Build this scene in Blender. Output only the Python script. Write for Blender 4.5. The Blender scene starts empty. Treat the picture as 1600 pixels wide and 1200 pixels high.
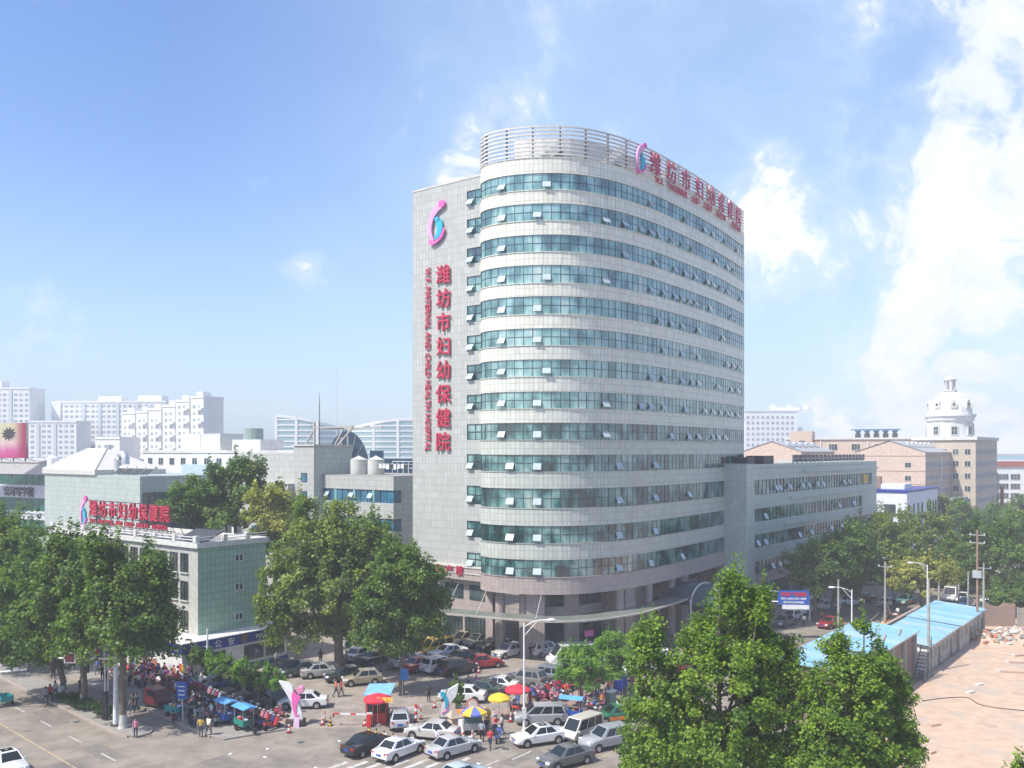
import bpy, math, random
import numpy as np
from mathutils import Vector, Matrix
R = math.radians
rnd = random.Random(11)
sc = bpy.context.scene
col = sc.collection

# ---------------------------------------------------------------- camera
EYE, FOC, HOR = 23.5, 1400.0, 705.0          # eye height (m), focal length and horizon row (px of a 1600x1200 frame)
cam = bpy.data.objects.new('camera', bpy.data.cameras.new('camera'))
col.objects.link(cam)
cam.location = (0, 0, EYE)
cam.rotation_euler = (R(90), 0, 0)
cam.data.sensor_width = 36
cam.data.lens = 36 * FOC / 1600
cam.data.shift_y = (HOR - 600) / 1600
cam.data.clip_start = 0.5
cam.data.clip_end = 20000
sc.camera = cam

# ---------------------------------------------------------------- light
SUN_EL, SUN_AZ = 54.0, 239.0                 # azimuth clockwise from +Y
sdir = Vector((math.sin(R(SUN_AZ)) * math.cos(R(SUN_EL)), math.cos(R(SUN_AZ)) * math.cos(R(SUN_EL)), math.sin(R(SUN_EL))))
sun = bpy.data.objects.new('sun', bpy.data.lights.new('sun', 'SUN'))
col.objects.link(sun)
sun.data.energy = 4.3
sun.data.angle = R(1.0)
sun.data.color = (1.0, 0.95, 0.87)
sun.rotation_euler = sdir.to_track_quat('Z', 'Y').to_euler()
sc.view_settings.view_transform = 'Standard'
sc.view_settings.look = 'None'
sc.view_settings.gamma = 1.0
sc.view_settings.use_curve_mapping = False
sc.view_settings.exposure = 0.48
sc.cycles.use_denoising = True
sc.cycles.max_bounces = 6
sc.cycles.diffuse_bounces = 3
sc.cycles.glossy_bounces = 3
sc.cycles.transmission_bounces = 3
sc.cycles.volume_bounces = 0
sc.cycles.transparent_max_bounces = 8
sc.cycles.caustics_reflective = False
sc.cycles.caustics_refractive = False
sc.cycles.sample_clamp_indirect = 6


class NT:
    """small helper for node trees"""
    def __init__(s, tree):
        s.t = tree
        tree.nodes.clear()

    def n(s, typ, _out=0, **kw):
        nd = s.t.nodes.new(typ)
        for k, v in kw.items():
            if k.startswith('i_'):
                key = k[2:]
                key = int(key) if key.isdigit() else key.replace('_', ' ')
                s.set(nd.inputs[key], v)
            else:
                setattr(nd, k, v)
        return nd

    def set(s, sock, v):
        if isinstance(v, bpy.types.NodeSocket):
            s.t.links.new(v, sock)
        elif isinstance(v, bpy.types.Node):
            s.t.links.new(v.outputs[0], sock)
        else:
            if hasattr(sock.default_value, '__len__') and len(sock.default_value) == 4 and len(v) == 3:
                v = (*v, 1)
            sock.default_value = v

    def math(s, op, a, b=0.5, c=None, clamp=False):
        nd = s.t.nodes.new('ShaderNodeMath')
        nd.operation = op
        nd.use_clamp = clamp
        s.set(nd.inputs[0], a)
        s.set(nd.inputs[1], b)
        if c is not None:
            s.set(nd.inputs[2], c)
        return nd.outputs[0]

    def mix(s, fac, a, b, mode='MIX'):
        nd = s.t.nodes.new('ShaderNodeMix')
        nd.data_type = 'RGBA'
        nd.blend_type = mode
        s.set(nd.inputs[0], fac)
        s.set(nd.inputs[6], a)
        s.set(nd.inputs[7], b)
        return nd.outputs[2]

    def ramp(s, fac, stops, interp='LINEAR'):
        nd = s.t.nodes.new('ShaderNodeValToRGB')
        s.set(nd.inputs[0], fac)
        cr = nd.color_ramp
        cr.interpolation = interp
        while len(cr.elements) < len(stops):
            cr.elements.new(0.5)
        for e, (p, c) in zip(cr.elements, stops):
            e.position = p
            e.color = (*c, 1) if len(c) == 3 else c
        return nd.outputs[0]

    def mrange(s, v, a, b, c=0.0, d=1.0, smooth=True):
        nd = s.t.nodes.new('ShaderNodeMapRange')
        nd.interpolation_type = 'SMOOTHSTEP' if smooth else 'LINEAR'
        for i, x in enumerate((v, a, b, c, d)):
            s.set(nd.inputs[i], x)
        return nd.outputs[0]


world = bpy.data.worlds.new('World')
sc.world = world
world.use_nodes = True
w = NT(world.node_tree)
sky = w.n('ShaderNodeTexSky', sky_type='NISHITA', sun_disc=False, sun_elevation=R(SUN_EL), sun_rotation=R(SUN_AZ),
          air_density=1.0, dust_density=1.6, ozone_density=2.2, altitude=30)
tc = w.n('ShaderNodeTexCoord')
dirv = tc.outputs['Generated']
sep = w.n('ShaderNodeSeparateXYZ', i_0=dirv)
# thin white veil towards the horizon all the way round (the city's bright summer air)
hz = w.mrange(sep.outputs[2], -0.02, 0.34, 1.0, 0.0)
# cloud bank: broken cumulus, heavier in one quarter of the sky, thin scraps elsewhere
warp = w.n('ShaderNodeTexNoise', i_Vector=dirv, i_Scale=5.0, i_Detail=3.0)
wv = w.n('ShaderNodeVectorMath', operation='MULTIPLY_ADD', i_0=warp.outputs['Color'], i_1=(0.16, 0.16, 0.12), i_2=dirv)
n1 = w.n('ShaderNodeTexNoise', i_Vector=wv, i_Scale=4.2, i_Detail=9.0, i_Roughness=0.62)
n2 = w.n('ShaderNodeTexNoise', i_Vector=wv, i_Scale=13.0, i_Detail=8.0, i_Roughness=0.65)
nn = w.math('ADD', w.math('MULTIPLY', n1.outputs[0], 0.72), w.math('MULTIPLY', n2.outputs[0], 0.28))


def skydir(px, py):
    v = Vector(((px - 800) / FOC, 1, (HOR - py) / FOC))
    return v.normalized()


bias = None
for px, py, r0, r1, amt in ((1570, 280, 4, 11.5, .29), (1530, 480, 3, 11, .27), (1465, 100, .5, 5.5, .26), (1215, 295, .2, 4.2, .165), (1215, 420, .2, 4.0, .13),
                            (1560, 620, 4, 13, .29), (725, 278, .2, 2.6, .2), (742, 218, .1, 2.0, .17), (60, 640, 1, 8, .05), (1390, 470, .5, 4, .14),
                            (490, 425, .2, 2.0, .05), (1080, 80, 2, 17, .075), (1060, 240, .3, 4.5, .08), (1700, 200, 6, 17, .30), (1330, 600, 1, 7, .08)):
    d = w.n('ShaderNodeVectorMath', operation='DOT_PRODUCT', i_0=dirv, i_1=skydir(px, py))
    b = w.mrange(d.outputs['Value'], math.cos(R(r1)), math.cos(R(r0)), 0.0, amt)
    bias = b if bias is None else w.math('MAXIMUM', bias, b)
cl = w.math('ADD', w.math('MULTIPLY_ADD', nn, 2.4, -0.80), w.math('MULTIPLY', bias, 1.4))
mask = w.mrange(cl, 0.62, 0.80)
soft = w.mrange(cl, 0.50, 0.72, 0.0, 0.28)
mask = w.math('MAXIMUM', mask, soft)
blue = w.n('ShaderNodeHueSaturation', i_Saturation=1.12, i_Value=1.0, i_Color=sky.outputs[0])
tint = w.mix(1.0, blue.outputs[0], (1.18, 1.19, 1.34), 'MULTIPLY')
veil = w.mix(w.math('MULTIPLY', hz, 0.48), tint, (3.5, 5.0, 6.6))
cloudc = w.mix(w.mrange(n1.outputs[0], .40, .62), (5.0, 5.5, 6.3), (6.7, 6.7, 6.8))
dv = w.n('ShaderNodeVectorMath', operation='DOT_PRODUCT', i_0=dirv, i_1=skydir(1250, 250))
thin = w.math('MULTIPLY', w.mrange(dv.outputs['Value'], math.cos(R(38)), math.cos(R(4)), 0.0, 0.62), w.mrange(n1.outputs[0], .3, .66, .55, 1.0))
veil = w.mix(thin, veil, (4.0, 5.3, 6.9))
skyc = w.mix(mask, veil, cloudc)
bg = w.n('ShaderNodeBackground', i_Color=skyc, i_Strength=0.125)
out = w.n('ShaderNodeOutputWorld')
world.node_tree.links.new(bg.outputs[0], out.inputs[0])


# ---------------------------------------------------------------- survey helpers
def G(px, py, z=0.0):
    """ground point (x, y) seen at that place of the photograph"""
    d = FOC * (EYE - z) / (py - HOR)
    return Vector(((px - 800) / FOC * d, d, z))


def H(py, d):
    """height of something seen at row py at distance d"""
    return EYE + (HOR - py) * d / FOC


def X(px, d):
    return (px - 800) / FOC * d


GRID = R(-38)                                  # the street grid: local +Y runs along the street to the right, local -X along the left one
UX = Vector((math.cos(GRID), math.sin(GRID), 0))
UY = Vector((-math.sin(GRID), math.cos(GRID), 0))


# ---------------------------------------------------------------- mesh helper
class MB:
    def __init__(s):
        s.v, s.f, s.m, s.uv = [], [], [], {}

    def add(s, vs, fs, mi=0):
        o = len(s.v)
        s.v += [tuple(p) for p in vs]
        for f in fs:
            s.f.append(tuple(i + o for i in f))
            s.m.append(mi)
        return s

    def box(s, x0, x1, y0, y1, z0, z1, mi=0):
        return s.add([(x0, y0, z0), (x1, y0, z0), (x1, y1, z0), (x0, y1, z0), (x0, y0, z1), (x1, y0, z1), (x1, y1, z1), (x0, y1, z1)],
                     [(3, 2, 1, 0), (4, 5, 6, 7), (0, 1, 5, 4), (1, 2, 6, 5), (2, 3, 7, 6), (3, 0, 4, 7)], mi)

    def cbox(s, c, size, rz=0.0, mi=0, rx=0.0, ry=0.0):
        M = Matrix.Translation(Vector(c)) @ Matrix.Rotation(rz, 4, 'Z') @ Matrix.Rotation(ry, 4, 'Y') @ Matrix.Rotation(rx, 4, 'X')
        a, b, h = size[0] / 2, size[1] / 2, size[2] / 2
        P = [M @ Vector(p) for p in ((-a, -b, -h), (a, -b, -h), (a, b, -h), (-a, b, -h), (-a, -b, h), (a, -b, h), (a, b, h), (-a, b, h))]
        return s.add(P, [(3, 2, 1, 0), (4, 5, 6, 7), (0, 1, 5, 4), (1, 2, 6, 5), (2, 3, 7, 6), (3, 0, 4, 7)], mi)

    def beam(s, p, q, w_, h_, mi=0):
        p, q = Vector(p), Vector(q)
        d = (q - p)
        L = d.length
        M = Matrix.Translation((p + q) / 2) @ d.to_track_quat('X', 'Z').to_matrix().to_4x4()
        a, b, h = L / 2, w_ / 2, h_ / 2
        P = [M @ Vector(t) for t in ((-a, -b, -h), (a, -b, -h), (a, b, -h), (-a, b, -h), (-a, -b, h), (a, -b, h), (a, b, h), (-a, b, h))]
        return s.add(P, [(3, 2, 1, 0), (4, 5, 6, 7), (0, 1, 5, 4), (1, 2, 6, 5), (2, 3, 7, 6), (3, 0, 4, 7)], mi)

    def prism(s, poly, z0, z1, mi=0, top=None):
        n = len(poly)
        a = sum(poly[i][0] * poly[(i + 1) % n][1] - poly[(i + 1) % n][0] * poly[i][1] for i in range(n))
        if a < 0:
            poly = poly[::-1]
        vs = [(p[0], p[1], z0) for p in poly] + [(p[0], p[1], z1) for p in poly]
        s.add(vs, [tuple(range(n))[::-1]] + [(i, (i + 1) % n, n + (i + 1) % n, n + i) for i in range(n)], mi)
        s.add([(p[0], p[1], z1) for p in poly], [tuple(range(n))], mi if top is None else top)
        return s

    def plate(s, poly, y0, y1, mi=0):
        """outline in x-z, thickness along y (front face towards -Y)"""
        n = len(poly)
        a = sum(poly[i][0] * poly[(i + 1) % n][1] - poly[(i + 1) % n][0] * poly[i][1] for i in range(n))
        if a < 0:
            poly = poly[::-1]
        vs = [(p[0], y0, p[1]) for p in poly] + [(p[0], y1, p[1]) for p in poly]
        return s.add(vs, [tuple(range(n)), tuple(range(n, 2 * n))[::-1]] + [((i + 1) % n, i, n + i, n + (i + 1) % n) for i in range(n)], mi)

    def tube(s, pts, rad, n=8, mi=0, caps=True):
        pts = [Vector(p) for p in pts]
        if not hasattr(rad, '__len__'):
            rad = [rad] * len(pts)
        vs, fs = [], []
        for i, p in enumerate(pts):
            d = (pts[min(i + 1, len(pts) - 1)] - pts[max(i - 1, 0)]).normalized()
            a = d.cross(Vector((0, 0, 1)) if abs(d.z) < .9 else Vector((1, 0, 0))).normalized()
            b = d.cross(a)
            for k in range(n):
                t = 2 * math.pi * k / n
                vs.append(p + (a * math.cos(t) + b * math.sin(t)) * rad[i])
        for i in range(len(pts) - 1):
            for k in range(n):
                fs.append((i * n + k, i * n + (k + 1) % n, (i + 1) * n + (k + 1) % n, (i + 1) * n + k))
        if caps:
            fs.append(tuple(range(n))[::-1])
            fs.append(tuple((len(pts) - 1) * n + k for k in range(n)))
        return s.add(vs, fs, mi)

    def lathe(s, prof, n=16, c=(0, 0, 0), mi=0, a0=0.0):
        vs, fs = [], []
        for r, z in prof:
            for k in range(n):
                t = a0 + 2 * math.pi * k / n
                vs.append((c[0] + r * math.cos(t), c[1] + r * math.sin(t), c[2] + z))
        for i in range(len(prof) - 1):
            for k in range(n):
                fs.append((i * n + k, i * n + (k + 1) % n, (i + 1) * n + (k + 1) % n, (i + 1) * n + k))
        fs.append(tuple(range(n))[::-1])
        fs.append(tuple((len(prof) - 1) * n + k for k in range(n)))
        return s.add(vs, fs, mi)

    def sphere(s, c, r, n=12, m=8, mi=0, sq=(1, 1, 1)):
        vs, fs = [(c[0], c[1], c[2] - r * sq[2])], []
        for i in range(1, m):
            a = math.pi * i / m - math.pi / 2
            for k in range(n):
                t = 2 * math.pi * k / n
                vs.append((c[0] + r * sq[0] * math.cos(a) * math.cos(t), c[1] + r * sq[1] * math.cos(a) * math.sin(t), c[2] + r * sq[2] * math.sin(a)))
        vs.append((c[0], c[1], c[2] + r * sq[2]))
        for k in range(n):
            fs.append((0, 1 + (k + 1) % n, 1 + k))
            for i in range(m - 2):
                b = 1 + i * n
                fs.append((b + k, b + (k + 1) % n, b + n + (k + 1) % n, b + n + k))
            b = 1 + (m - 2) * n
            fs.append((b + k, b + (k + 1) % n, len(vs) - 1))
        return s.add(vs, fs, mi)

    def sweep(s, path, prof, mi=0, closed_prof=True):
        """profile of (offset, z) carried along a plan path of (point, outward normal, arc length)"""
        n = len(prof)
        o = len(s.v)
        for p, nr, L in path:
            for off, z in prof:
                s.v.append((p[0] + nr[0] * off, p[1] + nr[1] * off, z))
        per = [0]
        for j in range(n):
            a, b = prof[j], prof[(j + 1) % n]
            per.append(per[-1] + math.hypot(a[0] - b[0], a[1] - b[1]))
        for i in range(len(path) - 1):
            for j in range(n if closed_prof else n - 1):
                k = (j + 1) % n
                f = (o + i * n + j, o + (i + 1) * n + j, o + (i + 1) * n + k, o + i * n + k)
                za, zb = prof[j][1], prof[k][1]
                if abs(za - zb) < 1e-4:
                    za, zb = prof[j][0], prof[k][0]
                s.uv[len(s.f)] = ((path[i][2], za), (path[i + 1][2], za), (path[i + 1][2], zb), (path[i][2], zb))
                s.f.append(f)
                s.m.append(mi)
        return s

    def build(s, name, mats, parent=None, loc=(0, 0, 0), rz=0.0, smooth=None, link=True):
        me = bpy.data.meshes.new(name)
        me.from_pydata(s.v, [], s.f)
        mats = mats if isinstance(mats, (list, tuple)) else [mats]
        for m_ in mats:
            me.materials.append(m_)
        if len(mats) > 1:
            me.polygons.foreach_set('material_index', s.m)
        me.update()
        # metric box mapping, so that joints and grain keep their real size
        uvl = me.uv_layers.new(name='UVMap')
        uv = []
        V = s.v
        nr = np.empty(len(me.polygons) * 3, np.float32)
        me.polygons.foreach_get('normal', nr)
        nr = nr.reshape(-1, 3)
        for fi, f in enumerate(s.f):
            q = s.uv.get(fi)
            if q:
                for c in q:
                    uv += c
                continue
            nx, ny, nz = nr[fi]
            h = math.hypot(nx, ny)
            if h < .5:
                for i in f:
                    uv += (V[i][0], V[i][1])
            else:
                tx, ty = -ny / h, nx / h
                for i in f:
                    uv += (V[i][0] * tx + V[i][1] * ty, V[i][2])
        uvl.data.foreach_set('uv', uv)
        if smooth is not None:
            me.shade_smooth()
            me.set_sharp_from_angle(angle=R(smooth))
        if not link:
            return me
        return put(name, me, parent, loc, rz)


def put(name, me, parent=None, loc=(0, 0, 0), rz=0.0, scale=None):
    o = bpy.data.objects.new(name, me)
    col.objects.link(o)
    o.parent = parent
    o.location = loc
    o.rotation_euler = (0, 0, rz)
    if scale:
        o.scale = scale
    return o


def tag(o, label=None, cat=None, group=None, kind=None):
    for k, v in (('label', label), ('category', cat), ('group', group), ('kind', kind)):
        if v:
            o[k] = v
    return o


def thing(name, label, cat, loc=(0, 0, 0), rz=0.0, group=None):
    o = put(name, None, None, loc, rz)
    o.empty_display_size = .3
    return tag(o, label, cat, group)


KIDS = {}


def copy_tree(o, parent=None):
    c = o.copy()
    col.objects.link(c)
    c.parent = parent
    for ch in o.children:
        copy_tree(ch, c)
    return c


# ---------------------------------------------------------------- materials
MATS = {}


def mat(name, color, rough=.7, metal=0.0, spec=.4, var=.12, scale=1.5, bump=0.0, coat=0.0, dirt=None, coords='UV', stretch=None, dirt2=None):
    """plain procedural surface: base colour with a little cloudy variation, optional relief"""
    if name in MATS:
        return MATS[name]
    m = bpy.data.materials.new(name)
    m.use_nodes = True
    t = NT(m.node_tree)
    tcn = t.n('ShaderNodeTexCoord')
    src = tcn.outputs[coords]
    if stretch:
        src = t.n('ShaderNodeMapping', i_Vector=src, i_Scale=stretch).outputs[0]
    nz = t.n('ShaderNodeTexNoise', i_Vector=src, i_Scale=scale, i_Detail=6.0, i_Roughness=.6)
    c = t.mix(t.mrange(nz.outputs[0], .3, .7), tuple(max(0, x * (1 - var)) for x in color), tuple(x * (1 + var) for x in color))
    if dirt:
        nd = t.n('ShaderNodeTexNoise', i_Vector=src, i_Scale=dirt[1], i_Detail=7.0, i_Roughness=.68)
        c = t.mix(t.mrange(nd.outputs[0], dirt[2], dirt[2] + .16, 0, dirt[3]), c, dirt[0])
    if dirt2:
        nd = t.n('ShaderNodeTexNoise', i_Vector=src, i_Scale=dirt2[1], i_Detail=3.0, i_Roughness=.5)
        c = t.mix(t.mrange(nd.outputs[0], dirt2[2], dirt2[2] + .07, 0, dirt2[3]), c, dirt2[0])
    p = t.n('ShaderNodeBsdfPrincipled', i_Base_Color=c, i_Roughness=rough, i_Metallic=metal)
    p.inputs['Specular IOR Level'].default_value = spec
    p.inputs['Coat Weight'].default_value = coat
    p.inputs['Coat Roughness'].default_value = .06
    if bump:
        nb = t.n('ShaderNodeTexNoise', i_Vector=src, i_Scale=scale * 9, i_Detail=5.0)
        bp = t.n('ShaderNodeBump', i_Strength=bump, i_Distance=.05, i_Height=nb.outputs[0])
        t.set(p.inputs['Normal'], bp.outputs[0])
    t.t.links.new(p.outputs[0], t.n('ShaderNodeOutputMaterial').inputs[0])
    MATS[name] = m
    return m


def tile(name, color, joint, w_, h_, mortar=.02, stain=.0, staincol=(.34, .22, .12), var=.08, rough=.35, off=0.0):
    """cladding tiles of w x h metres with recessed joints and rain streaks"""
    m = bpy.data.materials.new(name)
    m.use_nodes = True
    t = NT(m.node_tree)
    uv = t.n('ShaderNodeTexCoord').outputs['UV']
    br = t.n('ShaderNodeTexBrick', offset=off, squash=1.0, i_Vector=uv, i_Scale=1.0)
    t.set(br.inputs['Color1'], tuple(x * (1 - var) for x in color))
    t.set(br.inputs['Color2'], tuple(min(1, x * (1 + var)) for x in color))
    t.set(br.inputs['Mortar'], joint)
    br.inputs['Mortar Size'].default_value = mortar
    br.inputs['Mortar Smooth'].default_value = .1
    br.inputs['Bias'].default_value = 0
    br.inputs['Brick Width'].default_value = w_
    br.inputs['Row Height'].default_value = h_
    c = br.outputs['Color']
    big = t.n('ShaderNodeTexNoise', i_Vector=uv, i_Scale=.16, i_Detail=4.0)
    c = t.mix(t.mrange(big.outputs[0], .35, .7, 0, .28), c, tuple(x * .8 for x in color))
    if stain:
        mp = t.n('ShaderNodeMapping', i_Vector=uv, i_Scale=(1.1, .10, 1))
        ns = t.n('ShaderNodeTexNoise', i_Vector=mp, i_Scale=2.2, i_Detail=6.0, i_Roughness=.7)
        c = t.mix(t.mrange(ns.outputs[0], .49, .78, 0, stain), c, staincol)
    p = t.n('ShaderNodeBsdfPrincipled', i_Base_Color=c, i_Roughness=rough)
    bp = t.n('ShaderNodeBump', i_Strength=.5, i_Distance=.02, i_Height=t.math('SUBTRACT', 1.0, br.outputs['Fac']))
    t.set(p.inputs['Normal'], bp.outputs[0])
    t.t.links.new(p.outputs[0], t.n('ShaderNodeOutputMaterial').inputs[0])
    MATS[name] = m
    return m


def panemat(name, stops, source='obj', ior=1.9, rough=.06, wav=.03, freq=.5):
    """tinted window glass; rooms, blinds and curtains behind it show through as soft patches and folds"""
    m = bpy.data.materials.new(name)
    m.use_nodes = True
    t = NT(m.node_tree)
    pos = t.n('ShaderNodeNewGeometry').outputs['Position']
    mp = t.n('ShaderNodeMapping', i_Vector=pos, i_Scale=(1, 1, .62))
    n1_ = t.n('ShaderNodeTexNoise', i_Vector=mp, i_Scale=freq, i_Detail=2.0, i_Roughness=.5)
    if source == 'obj':
        f = t.n('ShaderNodeObjectInfo').outputs['Random']
    else:
        f = t.n('ShaderNodeNewGeometry').outputs['Random Per Island']
    v = t.math('ADD', t.mrange(n1_.outputs[0], .32, .68, 0, .84, False), t.math('MULTIPLY', f, .14))
    c = t.ramp(v, stops)
    mf = t.n('ShaderNodeMapping', i_Vector=pos, i_Scale=(3.2, 3.2, .12))
    ns = t.n('ShaderNodeTexNoise', i_Vector=mf, i_Scale=1.3, i_Detail=3.0)
    c = t.mix(t.mrange(ns.outputs[0], .42, .62, 0, .5), c, t.mix(1.0, c, (.5, .58, .58), 'MULTIPLY'))
    p = t.n('ShaderNodeBsdfPrincipled', i_Base_Color=c, i_Roughness=rough, i_IOR=ior)
    nb = t.n('ShaderNodeTexNoise', i_Vector=pos, i_Scale=.5, i_Detail=2.0)
    bp = t.n('ShaderNodeBump', i_Strength=wav, i_Distance=.4, i_Height=nb.outputs[0])
    t.set(p.inputs['Normal'], bp.outputs[0])
    t.t.links.new(p.outputs[0], t.n('ShaderNodeOutputMaterial').inputs[0])
    MATS[name] = m
    return m


def objcol(name, rough=.35, metal=.0, coat=.0, spec=.5, mul=1.0):
    """surface that takes each object's own colour"""
    m = bpy.data.materials.new(name)
    m.use_nodes = True
    t = NT(m.node_tree)
    oi = t.n('ShaderNodeObjectInfo')
    tcn = t.n('ShaderNodeTexCoord')
    ns = t.n('ShaderNodeTexNoise', i_Vector=tcn.outputs['Object'], i_Scale=2.5, i_Detail=5.0)
    c = t.mix(t.mrange(ns.outputs[0], .45, .8, 0, .09), oi.outputs['Color'], (.33, .3, .26))
    p = t.n('ShaderNodeBsdfPrincipled', i_Base_Color=c, i_Roughness=rough, i_Metallic=metal)
    p.inputs['Coat Weight'].default_value = coat
    p.inputs['Coat Roughness'].default_value = .05
    t.t.links.new(p.outputs[0], t.n('ShaderNodeOutputMaterial').inputs[0])
    MATS[name] = m
    return m


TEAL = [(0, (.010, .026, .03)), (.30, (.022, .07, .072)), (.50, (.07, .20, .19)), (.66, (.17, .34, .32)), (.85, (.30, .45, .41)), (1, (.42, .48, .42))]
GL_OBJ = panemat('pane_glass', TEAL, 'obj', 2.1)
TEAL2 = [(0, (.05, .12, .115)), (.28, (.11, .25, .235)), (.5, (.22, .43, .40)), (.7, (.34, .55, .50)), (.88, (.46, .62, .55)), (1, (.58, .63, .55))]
GL_UP = panemat('sky_bright_pane_glass', TEAL2, 'obj', 2.2)  # upper panes: bright sky reflection put into a paler glass colour
GL_UPI = panemat('sky_bright_pane_rows', [(p, tuple(x * .8 for x in c)) for p, c in TEAL2], 'isl', 2.2)  # joined panes, same painted sky brightness
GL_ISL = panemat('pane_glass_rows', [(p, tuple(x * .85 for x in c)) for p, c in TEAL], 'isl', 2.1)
GL_DARK = panemat('dark_window_glass', [(0, (.015, .03, .03)), (.5, (.035, .06, .06)), (.8, (.09, .12, .12))], 'obj', 1.7)
GL_DARKI = panemat('dark_window_rows', [(0, (.02, .035, .035)), (.5, (.05, .08, .08)), (.8, (.12, .15, .15))], 'isl', 1.7)
GL_BLUE = panemat('blue_window_glass', [(0, (.01, .05, .09)), (.35, (.02, .12, .2)), (.7, (.05, .2, .3))], 'obj', 1.7)
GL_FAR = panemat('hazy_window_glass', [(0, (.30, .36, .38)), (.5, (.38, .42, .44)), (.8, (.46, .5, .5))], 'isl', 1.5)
GL_GREEN = panemat('green_window_glass', [(0, (.01, .10, .06)), (.5, (.02, .16, .10)), (.8, (.03, .07, .06))], 'obj', 1.7)
SASH = mat('open_sash_glass', (.42, .5, .5), .12, spec=.9, var=.1)
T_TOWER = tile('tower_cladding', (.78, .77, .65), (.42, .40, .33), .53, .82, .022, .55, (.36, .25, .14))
T_TOWER2 = tile('tower_cladding_dimmed', (.53, .56, .49), (.30, .30, .27), .53, .82, .022, .22, (.33, .27, .2))  # dimmer light on the lower floors put into the tile colour
T_TOWER3 = tile('tower_cladding_half_dimmed', (.70, .71, .61), (.38, .37, .32), .53, .82, .022, .4, (.35, .26, .17))  # middle step of the same painted dimming
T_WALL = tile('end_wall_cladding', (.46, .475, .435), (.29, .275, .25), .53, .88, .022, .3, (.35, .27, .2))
T_PINK = tile('pink_granite', (.42, .36, .33), (.26, .21, .19), .6, .8, .016, .2, (.25, .18, .14))
T_GREY = tile('grey_cladding', (.47, .53, .48), (.29, .30, .28), .55, .8, .02, .15, (.25, .24, .22))
T_GREEN = tile('greenish_wall_tiles', (.29, .46, .36), (.15, .18, .14), .53, .75, .022, .2, (.24, .24, .2))
T_B5 = tile('grey_green_tiles', (.42, .48, .44), (.26, .26, .24), .6, .8, .022, .2, (.3, .29, .25))
T_WHITE = tile('white_wall_tiles', (.62, .65, .66), (.42, .44, .45), .9, .6, .016, .12, (.4, .38, .34))
M_SILL = mat('pale_sill', (.55, .53, .48), .6)
M_FRAME = mat('dark_frame', (.045, .06, .06), .4)
M_WFRAME = mat('white_frame', (.68, .7, .7), .45)
M_WHITE = mat('white_render', (.72, .72, .69), .7, dirt=((.4, .37, .32), .5, .52, .35))
M_OFFW = mat('offwhite_render', (.60, .60, .55), .75, dirt=((.35, .32, .27), .4, .5, .4))
M_TAN = mat('tan_render', (.58, .45, .36), .8, dirt=((.4, .3, .24), .12, .5, .2))
M_TAN2 = mat('beige_render', (.50, .42, .33), .8, dirt=((.36, .3, .24), .12, .5, .2))
M_CONC = mat('concrete', (.36, .35, .32), .85, bump=.25, dirt=((.2, .19, .17), .7, .5, .5))
M_ROOFG = mat('roof_felt', (.30, .29, .27), .9, dirt=((.18, .17, .15), .4, .5, .5))
M_STEEL = mat('galvanised_steel', (.55, .57, .57), .4, .6)
M_WPAINT = mat('white_paint', (.75, .75, .73), .4, coat=.2)
M_DARK = mat('dark_metal', (.05, .05, .05), .5)
M_RED = mat('red_sign_letters', (.52, .03, .075), .35, coat=.3)
M_PINK = mat('pink_plastic', (.80, .13, .42), .35, coat=.3)
M_PINK2 = mat('light_pink_plastic', (.85, .36, .58), .35, coat=.3)
M_CYAN = mat('cyan_plastic', (.03, .42, .58), .35, coat=.3)
M_BLUEP = mat('police_blue', (.012, .035, .26), .4)
M_ROOFB = bpy.data.materials.new('faded_blue_roof_sheet')
M_ROOFB.use_nodes = True
_t = NT(M_ROOFB.node_tree)
_tc = _t.n('ShaderNodeTexCoord')
_c = _t.ramp(_t.n('ShaderNodeObjectInfo').outputs['Random'], [(0, (.14, .35, .50)), (.35, (.21, .41, .53)), (.6, (.16, .37, .51)), (.8, (.30, .43, .50)), (1, (.20, .42, .56))])
_n = _t.n('ShaderNodeTexNoise', i_Vector=_t.n('ShaderNodeMapping', i_Vector=_tc.outputs['Object'], i_Scale=(.5, 1.6, 1)).outputs[0], i_Scale=1.1, i_Detail=7.0, i_Roughness=.7)
_c = _t.mix(_t.mrange(_n.outputs[0], .48, .66, 0, .7), _c, (.36, .36, .33))
_n2 = _t.n('ShaderNodeTexNoise', i_Vector=_tc.outputs['Object'], i_Scale=2.6, i_Detail=6.0, i_Roughness=.7)
_c = _t.mix(_t.mrange(_n2.outputs[0], .6, .7, 0, .6), _c, (.22, .13, .08))
_p = _t.n('ShaderNodeBsdfPrincipled', i_Base_Color=_c, i_Roughness=.6)
M_ROOFB.node_tree.links.new(_p.outputs[0], _t.n('ShaderNodeOutputMaterial').inputs[0])
M_BROWN = mat('brown_granite', (.09, .06, .05), .4)
M_REDP = mat('red_paint', (.58, .03, .03), .4)
M_YEL = mat('yellow_paint', (.72, .45, .03), .45)
M_GREENP = mat('green_paint', (.02, .22, .16), .45)
M_BLUES = mat('sign_blue', (.02, .10, .42), .4)
M_BARK = mat('bark', (.16, .13, .10), .9, scale=3, bump=.5, coords='Object', dirt=((.34, .32, .27), 2.0, .55, .6))
M_BARKW = mat('limewashed_bark', (.55, .53, .48), .9, scale=3, coords='Object')
M_TYRE = mat('tyre_rubber', (.018, .018, .018), .85)
M_RIM = mat('wheel_alloy', (.45, .46, .47), .35, .7)
M_CARGLASS = mat('car_glass', (.012, .018, .018), .06, spec=.6, var=.05)
M_HEAD = mat('headlamp', (.75, .77, .78), .1, spec=.9)
M_TAIL = mat('tail_lamp', (.45, .01, .012), .2, coat=.4)
M_PLATE = mat('blue_number_plate', (.03, .09, .42), .4)
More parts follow.
